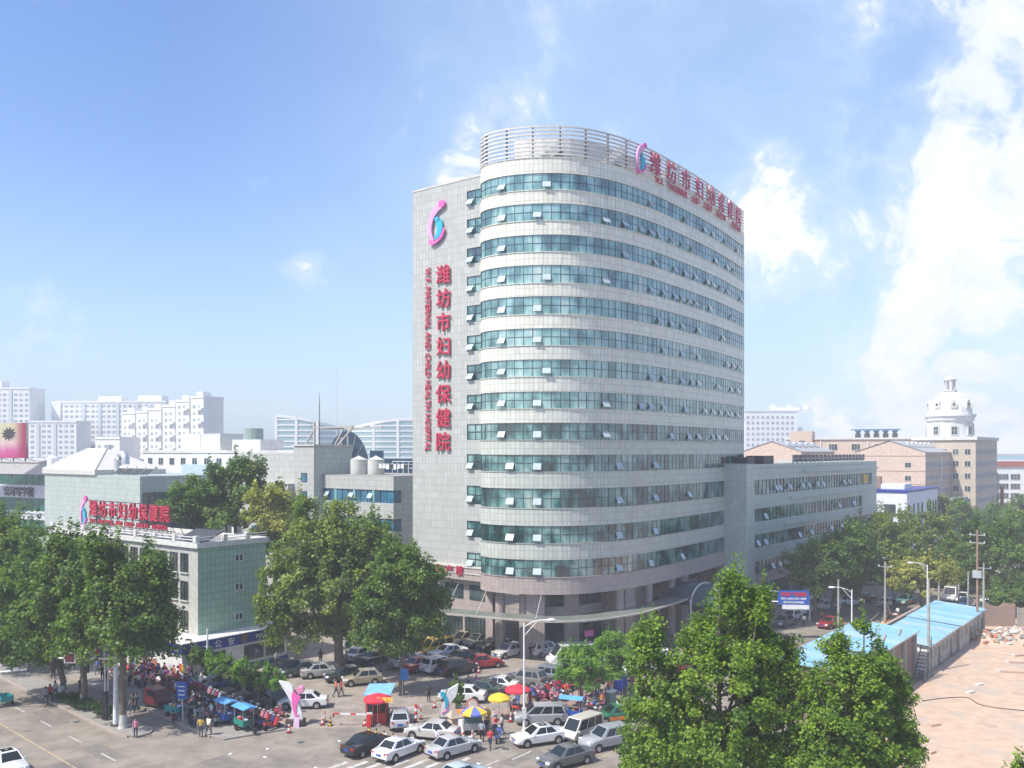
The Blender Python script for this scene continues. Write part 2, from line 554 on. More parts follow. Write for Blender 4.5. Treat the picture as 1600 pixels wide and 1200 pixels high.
M_BLACKP = mat('black_plastic', (.02, .02, .02), .55)
PAINT = objcol('car_paint', .3, .15, .9)
CLOTH = objcol('cloth', .85)

# ================================================================ the setting: ground, roads, pavements
M_ASPH = mat('worn_asphalt', (.245, .213, .172), .9, var=.2, scale=.5, bump=.3, dirt=((.14, .128, .115), .13, .5, .7), dirt2=((.09, .085, .08), .7, .66, .55))
M_LOT = mat('forecourt_concrete', (.285, .246, .202), .88, var=.18, scale=.7, bump=.25, dirt=((.16, .14, .125), .3, .52, .65), dirt2=((.08, .075, .07), .9, .65, .6))
M_PAVE = tile('pavement_slabs', (.30, .275, .24), (.18, .165, .15), .5, .5, .02, .0, var=.1, rough=.85)
M_BRICKP = tile('red_pavement', (.33, .23, .19), (.2, .16, .14), .4, .4, .02, .0, var=.14, rough=.85)
M_KERB = mat('kerb_stone', (.36, .30, .25), .85, scale=2)
M_LAND = mat('city_ground', (.19, .185, .16), .95, scale=.02, var=.25)
M_LINEW = mat('worn_white_line', (.50, .48, .44), .8, var=.15, scale=3, dirt=((.26, .24, .22), 2.5, .47, .8))
M_LINEY = mat('worn_yellow_line', (.46, .35, .19), .8, var=.15, scale=3, dirt=((.26, .24, .22), 2.5, .45, .8))
M_SOIL = mat('bare_earth', (.51, .37, .26), .95, var=.12, scale=.8, bump=.35, dirt=((.40, .35, .29), .22, .47, .8), dirt2=((.33, .25, .19), .5, .62, .5))
M_BRICK = tile('brickwork', (.30, .17, .12), (.33, .29, .25), .24, .07, .012, .3, (.3, .27, .22), var=.2, rough=.9, off=.5)
M_HEDGE_SOIL = mat('dark_soil', (.10, .08, .06), .95)


def sheet(name, pts, z, m, kind='structure'):
    b = MB()
    b.add([(p[0], p[1], z) for p in pts], [tuple(range(len(pts)))], 0)
    o = b.build(name, m)
    if o.data.polygons[0].normal.z < 0:
        o.data.flip_normals()
    return tag(o, kind=kind)


# one sheet to the horizon, the built-up quarter on top
n = 48
g = MB()
rings = [0, 260, 700, 2000, 9000]
vs, fs = [(0, 0, -.03)], []
for r_ in rings[1:]:
    vs += [(r_ * math.cos(2 * math.pi * k / n), r_ * math.sin(2 * math.pi * k / n) + 120, -.03) for k in range(n)]
for k in range(n):
    fs.append((0, 1 + k, 1 + (k + 1) % n))
    for i in range(len(rings) - 2):
        b_ = 1 + i * n
        fs.append((b_ + k, b_ + n + k, b_ + n + (k + 1) % n, b_ + (k + 1) % n))
g.add(vs, fs)
tag(g.build('ground', M_LAND), kind='structure')
road = sheet('road', [(-230, 20), (230, 20), (260, 420), (-230, 420)], 0.0, M_ASPH)

DL = Vector((math.cos(R(-42.6)), math.sin(R(-42.6)), 0))     # the left street, towards the junction
NL = Vector((-DL.y, DL.x, 0))                                 # its inner side
K1, K0 = G(330, 1152), G(25, 1022)
KD = (K1 - K0).normalized()
Q1, Q0 = G(440, 1137), G(290, 1070)
QD = (Q1 - Q0).normalized()
lot = sheet('parking_lot', [G(455, 1139), G(715, 1134), G(800, 1102), G(905, 1068), G(1030, 1026), G(1075, 1000), G(900, 985), G(640, 985), G(400, 985), G(285, 1062)], .004, M_LOT)
sheet('brick_pavement', [G(715, 1134), G(800, 1127), G(880, 1106), G(1010, 1080), G(1120, 1048), G(1190, 1000), G(1075, 1000), G(1030, 1026), G(905, 1068), G(800, 1102)], .004, M_BRICKP)
site = sheet('construction_site', [G(1230, 1420), G(1400, 1092), G(1452, 1052), G(1499, 1017), G(1530, 994), G(1545, 968), G(1750, 962), G(2600, 1010), G(2600, 1420)], .004, M_SOIL)
# raised pavement in front of the hospital, its kerb and the planted strip
PAV = .12
b = MB()
b.prism([tuple(p[:2]) for p in (K0 - KD * 70, K1, G(350, 1157), G(447, 1141), Q1, Q0 - QD * 60)], 0, PAV)
pav = tag(b.build('pavement', M_PAVE), kind='structure')
b = MB()
for i in range(0, 118):                                      # kerb stones one by one
    a = K1 - KD * (1.0 * i)
    c = a - KD * .97
    nl = Vector((-KD.y, KD.x, 0)) * -1
    b.prism([tuple((a + nl * .02)[:2]), tuple((c + nl * .02)[:2]), tuple((c + nl * .18)[:2]), tuple((a + nl * .18)[:2])], 0, PAV + .015)
kb = b.build('kerb', M_KERB)
tag(kb, kind='structure')
b = MB()
nq = Vector((-QD.y, QD.x, 0))
for (o0, o1, z0, z1) in ((.05, .3, 0, .3), (1.75, 2.0, 0, .3)):
    b.prism([tuple((Q1 + QD * .3 + nq * o0)[:2]), tuple((Q0 - QD * 30 + nq * o0)[:2]), tuple((Q0 - QD * 30 + nq * o1)[:2]), tuple((Q1 + QD * .3 + nq * o1)[:2])], z0, z1)
tag(b.build('planter_kerb', M_KERB), kind='structure')
b = MB()
b.prism([tuple((Q1 + QD * .3 + nq * .3)[:2]), tuple((Q0 - QD * 30 + nq * .3)[:2]), tuple((Q0 - QD * 30 + nq * 1.75)[:2]), tuple((Q1 + QD * .3 + nq * 1.75)[:2])], 0, .2)
tag(b.build('planting_strip', M_BRICKP), kind='structure')

# traffic island between the left street and its side lane
L1, L0 = G(183, 1148), G(0, 1059) 
ISL = .14
L0 = L1 - DL * 75
b = MB()
tip = [L1 + DL * 2.0 + NL * .9, L1 + DL * 1.9 + NL * 1.9, L1 + DL * 1.2 + NL * 2.5]
b.prism([tuple(p[:2]) for p in [L0, L1, L1 + DL * 1.3 + NL * .3] + tip + [L1 - DL * 1 + NL * 2.6, L0 + NL * 2.6]], 0, ISL)
tag(b.build('traffic_island', M_PAVE), kind='structure')
b = MB()
b.prism([tuple(p[:2]) for p in [L0 - NL * .16, L1 - NL * .16, L1 + DL * 1.4 + NL * .2, L1 + DL * 1.3 + NL * .31, L1 + NL * .01, L0 + NL * .01]], 0, ISL + .02)
tag(b.build('kerb', M_KERB), kind='structure')
# far kerb of the side lane's far side and island beyond the street
b = MB()
b.prism([tuple(p[:2]) for p in [L0 - NL * 17, L1 - NL * 17 - DL * 6, L1 - NL * 19 - DL * 6, L0 - NL * 19]], 0, ISL)
tag(b.build('kerb', M_KERB), kind='structure')


def line(p, q, width, m, z=.008):
    p, q = Vector(p), Vector(q)
    d = (q - p).normalized()
    nn_ = Vector((-d.y, d.x, 0)) * width / 2
    bb = MB().add([(*(p - nn_)[:2], z), (*(q - nn_)[:2], z), (*(q + nn_)[:2], z), (*(p + nn_)[:2], z)], [(0, 1, 2, 3)])
    return bb.build('lane_marking', m, road)


YL = G(60, 1166)
for i in range(-8, 2):
    line(YL + DL * (i * 6.5), YL + DL * (i * 6.5 + 6.3), .14, M_LINEY)
WL = G(115, 1154)
for i in range(-6, 3):
    line(WL + DL * (i * 6.2 - .9), WL + DL * (i * 6.2 + 1.6), .14, M_LINEW)
YR = G(940, 1183)
for i in range(-3, 14):
    line(YR + UY * (i * 4), YR + UY * (i * 4 + 3.9), .14, M_LINEY)
for px, py in ((745, 1203), (800, 1187), (870, 1163), (930, 1145)):
    line(G(px, py), G(px, py) + UY * 2.6, .15, M_LINEW)
for i in range(7):                                            # crossing bars at the mouth of the junction
    c = G(500 + i * 33, 1206 - i * 1.2)
    line(c, c + UY * 2.6, .42, M_LINEW)
for px, py in ((418, 1170), (530, 1158), (414, 1183), (360, 1178), (493, 1200), (655, 1138)):   # scraps of paper
    c = G(px, py)
    bb = MB().cbox((c.x, c.y, .012), (.34, .22, .012), rnd.random() * 3)
    tag(bb.build('paper_scrap', M_WPAINT), 'scrap of white paper lying on the asphalt', 'litter', 'scraps of paper on the asphalt')
# tyre-dark cracks are in the asphalt's own wear

for px, py, lb in ((610, 1195, 'round iron manhole cover in the road before the white saloon'), (470, 1160, 'round iron manhole cover in the junction left of the gate'), (790, 1170, 'round iron manhole cover beside the parked motorbike'), (120, 1128, 'round iron manhole cover in the left street')):
    c = G(px, py)
    o = thing('manhole_cover', lb, 'manhole cover', (c.x, c.y, .004), 0, 'manhole covers')
    MB().lathe([(.36, 0), (.36, .008)], 20).build('cover', mat('cast_iron', (.09, .085, .08), .6), o)
    MB().lathe([(.43, 0), (.43, .005)], 20).build('collar', M_CONC, o)

M_PATCH = mat('fresh_asphalt_patch', (.185, .165, .14), .9, var=.15, scale=1.5, bump=.3)
for px, py, w_, l_ in ((140, 1165, 1.6, 4.5), (330, 1185, 2.2, 3.0), (60, 1110, 1.2, 6), (560, 1200, 1.5, 5), (790, 1195, 1.4, 4)):
    c = G(px, py)
    d = DL if px < 400 else UY
    n3 = Vector((-d.y, d.x, 0)) * w_ / 2
    MB().add([(*(c - n3)[:2], .003), (*(c + d * l_ - n3)[:2], .003), (*(c + d * l_ + n3)[:2], .003), (*(c + n3)[:2], .003)], [(0, 1, 2, 3)]).build('asphalt_patch', M_PATCH, road)
for pts in ([(800, 1199), (850, 1183), (905, 1166), (960, 1152)], [(905, 1200), (960, 1186), (985, 1176)], [(230, 1175), (300, 1178), (380, 1190), (450, 1202)], [(20, 1150), (70, 1160), (110, 1178)], [(640, 1150), (700, 1165), (770, 1163), (800, 1158)]):
    sm0 = [G(*q) for q in pts]
    fine = []
    for i in range(len(sm0) - 1):
        for j in range(5):
            q = sm0[i].lerp(sm0[i + 1], j / 5)
            fine.append(Vector((q.x + rnd.uniform(-.12, .12), q.y + rnd.uniform(-.12, .12), 0)))
    for i in range(len(fine) - 1):
        line(fine[i], fine[i + 1], .06, M_PATCH, .006).name = 'crack'

# ================================================================ the hospital tower
CTRL = [(-3.55, 106.6), (-3.5, 104.5), (-2.3, 102.7), (0.2, 101.3), (3.6, 100.6), (7.2, 101.0), (11.1, 103.1), (14.4, 106.0), (18.3, 110.5), (24.6, 119.2), (29.6, 126.9), (35.3, 136.8)]


def catmull(P, k=24):
    out_ = []
    P = [Vector((*p, 0)) for p in P]
    P = [P[0] * 2 - P[1]] + P + [P[-1] * 2 - P[-2]]
    for i in range(1, len(P) - 2):
        a, b_, c, d = P[i - 1:i + 3]
        for j in range(k):
            t = j / k
            out_.append(.5 * ((2 * b_) + (c - a) * t + (2 * a - 5 * b_ + 4 * c - d) * t * t + (3 * b_ - a - 3 * c + d) * t ** 3))
    out_.append(P[-2])
    return out_


def resample(pts, step):
    L = [0]
    for i in range(1, len(pts)):
        L.append(L[-1] + (pts[i] - pts[i - 1]).length)
    n_ = max(1, round(L[-1] / step))
    res, j = [], 0
    for k in range(n_ + 1):
        s_ = L[-1] * k / n_
        while j < len(L) - 2 and L[j + 1] < s_:
            j += 1
        t = (s_ - L[j]) / max(1e-9, L[j + 1] - L[j])
        res.append(pts[j].lerp(pts[j + 1], t))
    out_ = []
    for k, p in enumerate(res):
        d = (res[min(k + 1, n_)] - res[max(k - 1, 0)]).normalized()
        out_.append((p, Vector((d.y, -d.x, 0)), L[-1] * k / n_))
    return out_


BASE = Vector((6, 112, 0))
PATH = resample([p - BASE for p in catmull(CTRL)], 1.05)
NCOL = len(PATH) - 1
WINS = [(9.35, 11.3), (13.15, 15.1), (17.1, 19.3), (21.2, 23.1), (24.8, 26.7), (28.3, 30.2), (31.9, 33.8), (35.4, 37.3), (38.9, 40.9), (42.4, 44.4), (45.9, 47.8), (49.4, 51.3), (52.85, 54.7)]
hosp = thing('hospital_tower', 'tall grey hospital tower with rounded glazed front and red sign lettering', 'building', BASE)
W0 = Vector((-3.5, 106.3, 0)) - BASE
WV = Vector((-.788, .616, 0))                                 # along the flat end wall, away to the left
W1 = W0 + WV * 11.5
ENDB = PATH[-1][0] + WV * 12.5
BACK = W1 + UY * 26
core = [tuple((p - nr * .45)[:2]) for p, nr, L in PATH] + [tuple((ENDB)[:2]), tuple(BACK[:2]), tuple((W1 + UY * .5)[:2]), tuple((W0 + UY * .5)[:2])]
b = MB()
b.prism(core, 7.4, 55.6, 0, 1)
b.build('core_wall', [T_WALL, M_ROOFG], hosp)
b = MB()                                                       # gable end of the curved wing
e0, e1 = PATH[-1][0], ENDB
b.prism([tuple((e0 + UY * .35)[:2]), tuple((e1 + UY * .35)[:2]), tuple((e1 - UY * .1)[:2]), tuple((e0 - UY * .0)[:2])], 0, 56.6)
b.build('end_gable', T_WALL, hosp)
# spandrel bands with a projecting sill
for i in range(len(WINS) + 1):
    z0 = 7.4 if i == 0 else WINS[i - 1][1]
    z1 = 56.5 if i == len(WINS) else WINS[i][0]
    b = MB()
    prof = [(-.4, z0), (.14, z0), (.14, z1 - .07), (.22, z1 - .07), (.22, z1), (-.4, z1)]
    b.sweep(PATH, prof)
    n_ = len(prof)
    b.add([(PATH[0][0].x + PATH[0][1].x * o_, PATH[0][0].y + PATH[0][1].y * o_, z) for o_, z in prof], [tuple(range(n_))])
    b.add([(PATH[-1][0].x + PATH[-1][1].x * o_, PATH[-1][0].y + PATH[-1][1].y * o_, z) for o_, z in prof], [tuple(range(n_))[::-1]])
    b.build('spandrel_band', T_PINK if i == 0 else T_TOWER2 if i < 5 else T_TOWER3 if i < 8 else T_TOWER, hosp)  # bands above the granite darken downwards: light falloff painted floor by floor
# panes: the twelve columns round the rounded end are single panes, the rest of the ribbon is one mass of panes
pane_me = MB().box(-.5, .5, -.015, .015, 0, 1).build('pane', GL_OBJ, link=False)
rest, rest_up = MB(), MB()
pane_up = MB().box(-.5, .5, -.015, .015, 0, 1).build('pane', GL_UP, link=False)
sash_me = MB().box(-.47, .47, -.02, .02, -.78, 0).build('open_sash', [SASH], link=False)
C0, C1 = 5, 16
for i, (z0, z1) in enumerate(WINS):
    h = (z1 - z0)
    grid = MB()
    for k in range(NCOL):
        p, q = PATH[k][0], PATH[k + 1][0]
        mid = (p + q) / 2
        d = (q - p)
        w_ = d.length - .05
        rz = math.atan2(d.y, d.x)
        hh = (h - .1) / 2
        for r_ in (0, 1):
            zb = z0 + .025 + r_ * (hh + .05)
            if C0 <= k < C1:
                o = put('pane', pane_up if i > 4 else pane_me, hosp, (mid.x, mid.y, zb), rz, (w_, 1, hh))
            else:
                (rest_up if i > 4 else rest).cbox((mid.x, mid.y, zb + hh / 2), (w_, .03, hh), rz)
        grid.cbox((p.x, p.y, (z0 + z1) / 2), (.06, .09, h), rz)
    grid.sweep(PATH, [(-.04, z0 + h / 2 - .03), (.045, z0 + h / 2 - .03), (.045, z0 + h / 2 + .03), (-.04, z0 + h / 2 + .03)])
    grid.build('window_frame', M_FRAME, hosp)
    # opened top-hung sashes
    cols = [5, 9] if i % 3 else [5, 10]
    if i < 4:
        cols = [6, 9, 19, 26 if i else 25]
        cols += [33 + i] if i in (0, 2) else []
    else:
        k = 17
        while k < NCOL - 1:
            if rnd.random() < (.55 if k > 24 else .3):
                cols.append(k)
            k += rnd.choice((2, 3, 3))
    for k in cols:
        if k >= NCOL or (i == 10 and k == 9):
            continue
        p, nr, L = PATH[k]
        p2 = PATH[k + 1][0]
        mid = (p + p2) / 2 + nr * .06
        o = put('open_sash', sash_me, hosp, (mid.x, mid.y, z0 + h * .5), math.atan2((p2 - p).y, (p2 - p).x))
        o.rotation_euler.x = R(-rnd.choice((24, 30, 34)))
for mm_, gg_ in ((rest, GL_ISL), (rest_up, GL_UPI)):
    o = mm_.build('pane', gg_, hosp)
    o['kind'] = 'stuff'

# flat end wall: local frame x = along the wall to the left, so windows are real openings
WF = math.atan2(-WV.y, -WV.x)                                   # local +X points from W1 to W0
b = MB()
LW = 11.5


def wl(t, off, z):
    p = W0 + WV * t - UY * off
    return (p.x, p.y, z)


def wbox(b_, t0, t1, o0, o1, z0, z1, mi=0):
    P = [wl(t1, o1, z0), wl(t0, o1, z0), wl(t0, o0, z0), wl(t1, o0, z0), wl(t1, o1, z1), wl(t0, o1, z1), wl(t0, o0, z1), wl(t1, o0, z1)]
    b_.add(P, [(3, 2, 1, 0), (4, 5, 6, 7), (0, 1, 5, 4), (1, 2, 6, 5), (2, 3, 7, 6), (3, 0, 4, 7)], mi)


wbox(b, 2.45, LW, -.5, 0, 9.7, 56.2)
zs = [9.7] + [z for w_ in WINS for z in w_] + [56.2]
EW = [(a, b_ + .0) for a, b_ in WINS]
prev = 9.7
for (z0, z1) in EW:
    if z0 > prev:
        wbox(b, -.4, 2.448, -.5, 0, prev, z0 + .05)
    prev = z1 + .05
wbox(b, -.4, 2.448, -.5, 0, prev, 56.2)
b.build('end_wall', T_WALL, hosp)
for i, (z0, z1) in enumerate(EW):
    z0 = max(z0, 9.7)
    f = MB()
    for t in (0, 1.2, 2.4):
        wbox(f, t - .04, t + .04, -.2, -.1, z0 + .05, z1 + .05)
    for z in (z0 + .05, z0 + (z1 - z0) * .5, z1):
        wbox(f, 0, 2.4, -.2, -.1, z, z + .06)
    fo = f.build('window', M_FRAME, hosp)
    for t in (.04, 1.24):
        for r_ in (0, 1):
            hh = (z1 - z0) / 2 - .04
            pb = MB()
            za = z0 + .1 + r_ * (z1 - z0) * .5
            wbox(pb, t, t + 1.1, -.17, -.14, za, za + hh)
            pb.build('pane', GL_OBJ, fo)
    if i not in (4,):
        c = wl(1.85, .02, z0 + (z1 - z0) * .48)
        o = put('open_sash', sash_me, hosp, c, WF)
        o.rotation_euler.x = R(-30)
b = MB()
wbox(b, -.3, LW + .02, -.55, .05, 56.2, 56.42)
b.build('coping', M_SILL, hosp)

# podium under the tower: granite fascia, set-back walls, dark openings
b = MB()
wbox(b, -.2, 16, -.6, .25, 8.0, 9.7)
b.build('fascia', T_PINK, hosp)
b = MB()
wbox(b, -.2, 16, -.58, .34, 9.5, 9.72)
wbox(b, -.2, 16, -.58, .34, 8.75, 8.85)
b.build('fascia_moulding', M_SILL, hosp)
b = MB()
wbox(b, -1, 16, -1.2, -.7, 0, 8.0)
b.build('podium_wall', T_PINK, hosp)
for t0, t1 in ((.2, 2.6), (3.6, 6.6), (7.6, 10.6), (11.5, 14.5)):
    f = MB()
    wbox(f, t0, t1, -.69, -.62, 5.6, 7.7)
    f.build('window', GL_DARK, hosp)
for t0, t1 in ((.2, 3.2), (3.8, 6.8), (7.4, 10.4), (11, 14)):
    f = MB()
    wbox(f, t0, t1, -.69, -.62, .3, 3.6, 0)
    wbox(f, t0, t1, -.62, -.55, 1.9, 2.0, 1)
    for q in range(6):
        tt = t0 + (t1 - t0) * q / 5
        wbox(f, tt - .03, tt + .03, -.62, -.55, .3, 3.6, 1)
    f.build('entrance_glazing', [GL_DARK, M_FRAME], hosp)
sub = [(p - nr * 4.2, nr, L) for p, nr, L in PATH[8:]]
b = MB()
b.sweep(sub, [(-.4, 0), (0, 0), (0, 7.45), (-.4, 7.45)])
b.build('podium_wall', T_PINK, hosp)
for k0 in range(0, len(sub) - 6, 7):
    p, nr, L = sub[k0 + 2]
    q = sub[min(k0 + 6, len(sub) - 1)][0]
    mid, d = (p + q) / 2, q - p
    rz = math.atan2(d.y, d.x)
    nn2 = Vector((d.y, -d.x, 0)).normalized()
    for z0, z1 in ((.4, 4.2), (5.3, 7.2)):
        f = MB()
        f.cbox((mid.x + nn2.x * .14, mid.y + nn2.y * .14, (z0 + z1) / 2), (d.length, .06, z1 - z0), rz)
        for q_ in range(4):
            c = p.lerp(q, q_ / 3) + nn2 * .2
            f.cbox((c.x, c.y, (z0 + z1) / 2), (.07, .08, z1 - z0), rz, 1)
        f.build('window', [GL_DARK, M_FRAME], hosp)
    # granite piers carrying the first band
    if k0 % 14 == 0:
        pier = sub[k0 + 1][0] + sub[k0 + 1][1] * 1.6
        b = MB()
        b.cbox((pier.x, pier.y, 3.7), (2.1, 3.0, 7.4), math.atan2(-nr.x, nr.y))
        b.build('pier', T_PINK, hosp)
for px, py in ((781.6, 1022), (819, 1025)):
    c = G(px, py) - BASE
    b = MB().lathe([(.72, 0), (.72, .25), (.58, .3), (.58, 7.1), (.7, 7.15), (.7, 7.42)], 20, (c.x, c.y, 0))
    b.build('round_column', T_PINK, hosp, smooth=40)
for k in (21, 27, 33):
    if k < NCOL:
        p, nr, L = PATH[k]
        c = p - nr * 1.2
        b = MB().lathe([(.72, 0), (.72, .25), (.58, .3), (.58, 7.1), (.7, 7.15), (.7, 7.42)], 20, (c.x, c.y, 0))
        b.build('round_column', T_PINK, hosp, smooth=40)
# the thin curved entrance canopy, tied back with rods
CAN = [(-14, 107.5), (-9.5, 103.2), (-5.6, 101.2), (-1.8, 99.5), (3.8, 97.5), (8.4, 98.1), (13.9, 101.6), (18.8, 107.6), (23.2, 114.0)]
CP = resample([p - BASE for p in catmull(CAN)], .8)
b = MB()
b.sweep(CP, [(-.25, 4.84), (0, 4.84), (0, 5.03), (-.25, 5.03)])
b.build('canopy_edge', mat('canopy_trim', (.42, .39, .34), .6), hosp)
b = MB()
b.sweep(CP, [(-2.8, 4.93), (-.25, 4.88), (-.25, 5.0), (-2.8, 5.06)])
b.build('canopy_roof', mat('canopy_glass', (.17, .19, .165), .3, dirt=((.25, .24, .2), .6, .5, .6)), hosp)
for k in (5, 10, 15, 24):
    if k < len(CP):
        p, nr, L = CP[k]
        MB().tube([(p.x - nr.x * .6, p.y - nr.y * .6, 5.08), (p.x - nr.x * 3.6, p.y - nr.y * 3.6, 7.9)], .035, 6).build('tie_rod', M_SILL, hosp)
# glazed barrel porch on the street side
pc = Vector((26.5, 113.2, 0)) - BASE
b = MB()
prof = []
for k in range(13):
    t = math.pi * k / 12
    prof.append((3.6 * math.cos(t), 4.2 + 2.4 * math.sin(t)))
for q in range(2):
    pass
vs = []
for yy in (-4.5, 6):
    for x_, z_ in prof:
        p = pc + UY * x_ + UX * -yy
        vs.append((p.x, p.y, z_))
b.add(vs, [(k, k + 1, 14 + k, 13 + k) for k in range(12)])
pv = b.build('porch_roof', mat('porch_glass', (.03, .07, .09), .12, spec=.9), hosp, smooth=60)
b = MB()
for yy in (-4.5, -1, 2.5):
    pts = []
    for x_, z_ in prof:
        p = pc + UY * x_ + UX * -yy
        pts.append((p.x, p.y, z_ + .05))
    b.tube([(pts[0][0], pts[0][1], 0)] + pts + [(pts[-1][0], pts[-1][1], 0)], .13, 6)
b.build('porch_frame', M_SILL, hosp)

# roof: open ring of rails, posts, white plant rooms inside
ring = [(p, nr, L) for p, nr, L in PATH]
b = MB()
for z in (56.75, 57.2, 57.65, 58.1, 58.55, 59.0, 59.45, 59.88):
    b.sweep(ring, [(-.02, z), (.14, z), (.14, z + .17), (-.02, z + .17)])
b.build('roof_railing', mat('rail_pale', (.64, .62, .57), .5), hosp)
post_me = MB().box(-.07, .07, -.12, .12, 0, 3.75).build('rail_post', mat('rail_post_brown', (.16, .13, .11), .6), link=False)
for k in range(0, NCOL + 1, 3):
    p, nr, L = ring[k]
    put('rail_post', post_me, hosp, (p.x - nr.x * .16, p.y - nr.y * .16, 56.4), math.atan2(-nr.x, nr.y))
inn = [(p - nr * 2.2, nr, L) for p, nr, L in PATH[6:-4:2]]
b = MB()
b.sweep(inn, [(-.3, 55.6), (0, 55.6), (0, 59.5), (-.3, 59.5)])
b.build('plant_room_wall', M_WHITE, hosp)
b = MB()
for k in (3, 8, 13):
    if k < len(inn):
        p, nr, L = inn[k]
        b.cbox((p.x + nr.x * .03, p.y + nr.y * .03, 57.3), (1.1, .16, 1.5), math.atan2(-nr.x, nr.y))
b.build('plant_room_vent', M_FRAME, hosp)
for k in (2, 6, 11):
    if k < len(inn):
        p, nr, L = inn[k]
        q = p + nr * .9
        MB().beam((q.x, q.y, 56.6), (q.x + 2.6, q.y + .6, 58.9), .3, .9).build('roof_brace', M_WHITE, hosp)

# ---------------------------------------------------------------- lettering


def text_mesh(s, size, extrude, m, bold=0.0, align='CENTER'):
    c = bpy.data.curves.new('lettering', 'FONT')
    c.body = s
    c.size = size
    c.extrude = extrude
    c.resolution_u = 2
    c.align_x = align
    c.align_y = 'CENTER'
    o = bpy.data.objects.new('lettering', c)
    col.objects.link(o)
    me = bpy.data.meshes.new_from_object(o.evaluated_get(bpy.context.evaluated_depsgraph_get()))
    bpy.data.objects.remove(o)
    bpy.data.curves.remove(c)
    me.materials.clear()
    me.materials.append(m)
    # centre the glyph on its own box, stand it up facing -Y, and thicken the strokes with nested layers
    n_ = len(me.vertices)
    if n_:
        co = np.empty(n_ * 3, np.float32)
        me.vertices.foreach_get('co', co)
        co = co.reshape(-1, 3)
        if align == 'CENTER':
            co[:, 0] -= (co[:, 0].max() + co[:, 0].min()) / 2
            co[:, 1] -= (co[:, 1].max() + co[:, 1].min()) / 2
        co = np.stack([co[:, 0], -co[:, 2], co[:, 1]], 1)
        if bold:
            fs = [tuple(p.vertices) for p in me.polygons]
            vs, ff = [], []
            for k, (dx, dz) in enumerate(((0, 0), (bold, bold * .5), (-bold, -bold * .5), (bold * .5, -bold), (-bold * .5, bold))):
                o_ = len(vs)
                vs += [(x_ + dx, y_ * (1 - .06 * k), z_ + dz) for x_, y_, z_ in co.tolist()]
                ff += [tuple(i + o_ for i in f) for f in fs]
            bpy.data.meshes.remove(me)
            me = bpy.data.meshes.new('lettering')
            me.from_pydata(vs, [], ff)
            me.materials.append(m)
        else:
            me.vertices.foreach_set('co', co.ravel())
        me.update()
    return me


NAME8 = '潍坊市妇幼保健院'
ENG = 'W.F. MATERNAL AND CHILD HEALTH HOSPITAL'
for i, ch in enumerate(NAME8):
    me = text_mesh(ch, 2.45, .1, M_RED, .03)
    z = 45.2 - i * 2.93
    o = put('sign_character', me, hosp, wl(6.1, .22, z), WF)
me = text_mesh(ENG, 1.25, .06, M_RED, .018)
o = put('sign_lettering', me, hosp, wl(8.75, .15, 34.9), WF)
ext = max(v.co.x for v in me.vertices) * 2
o.rotation_euler = (R(0), R(90), WF)
o.scale = (22.9 / ext, 1, 1.0)


def logo(parent, place, sx, sz, rot):
    """mother-and-child emblem: two heads, three crescents"""
    def cv(pts):
        return [((x_ - 350) / 160 * sx, (1008 - y_) / 375 * sz) for x_, y_ in pts]

    def smooth_poly(pts, k=4):
        P = [Vector((a_, b_, 0)) for a_, b_ in pts]
        n_ = len(P)
        res = []
        for i in range(n_):
            a_, b_, c_, d_ = P[i - 1], P[i], P[(i + 1) % n_], P[(i + 2) % n_]
            for j in range(k):
                t = j / k
                v = .5 * ((2 * b_) + (c_ - a_) * t + (2 * a_ - 5 * b_ + 4 * c_ - d_) * t * t + (3 * b_ - a_ - 3 * c_ + d_) * t ** 3)
                res.append((v.x, v.y))
        return res
    mother = [(352, 856), (312, 898), (286, 960), (275, 1030), (281, 1092), (302, 1142), (322, 1158), (306, 1100), (302, 1050), (310, 1000), (330, 955), (362, 915), (400, 892), (374, 884)]
    cradle = [(281, 1140), (284, 1176), (305, 1193), (340, 1186), (385, 1158), (414, 1112), (422, 1080), (410, 1066), (402, 1098), (374, 1138), (335, 1164), (300, 1160)]
    baby = [(340, 1014), (366, 1000), (390, 990), (402, 1040), (396, 1096), (362, 1142), (328, 1146), (346, 1108), (356, 1060)]
    parts = [('emblem_crescent', mother, M_PINK2), ('emblem_crescent', cradle, M_PINK), ('emblem_figure', baby, M_CYAN)]
    for nm, pts, m in parts:
        MB().plate(smooth_poly(cv(pts)), -.12, .12).build(nm, m, parent, place, rot)
    for (cx, cy, r_, m) in ((397, 857, 31, M_PINK), (350, 980, 20, M_CYAN)):
        x0, z0 = cv([(cx, cy)])[0]
        a_, c_ = r_ / 160 * sx * .9, r_ / 375 * sz
        MB().plate([(x0 + a_ * math.cos(t * math.pi / 9), z0 + c_ * math.sin(t * math.pi / 9)) for t in range(18)], -.14, .14).build('emblem_head', m, parent, place, rot)


logo(hosp, wl(7.1, .25, 51.7), 2.9, 5.4, WF)
# lettering along the roof rails
pxs = [1020, 1045, 1067, 1089, 1107, 1123, 1137, 1150]


def at_px(px):
    best = min(range(len(PATH)), key=lambda k: abs((PATH[k][0] + BASE).x / (PATH[k][0] + BASE).y * FOC + 800 - px) + (0 if k > 10 else 1e3))
    return PATH[best]


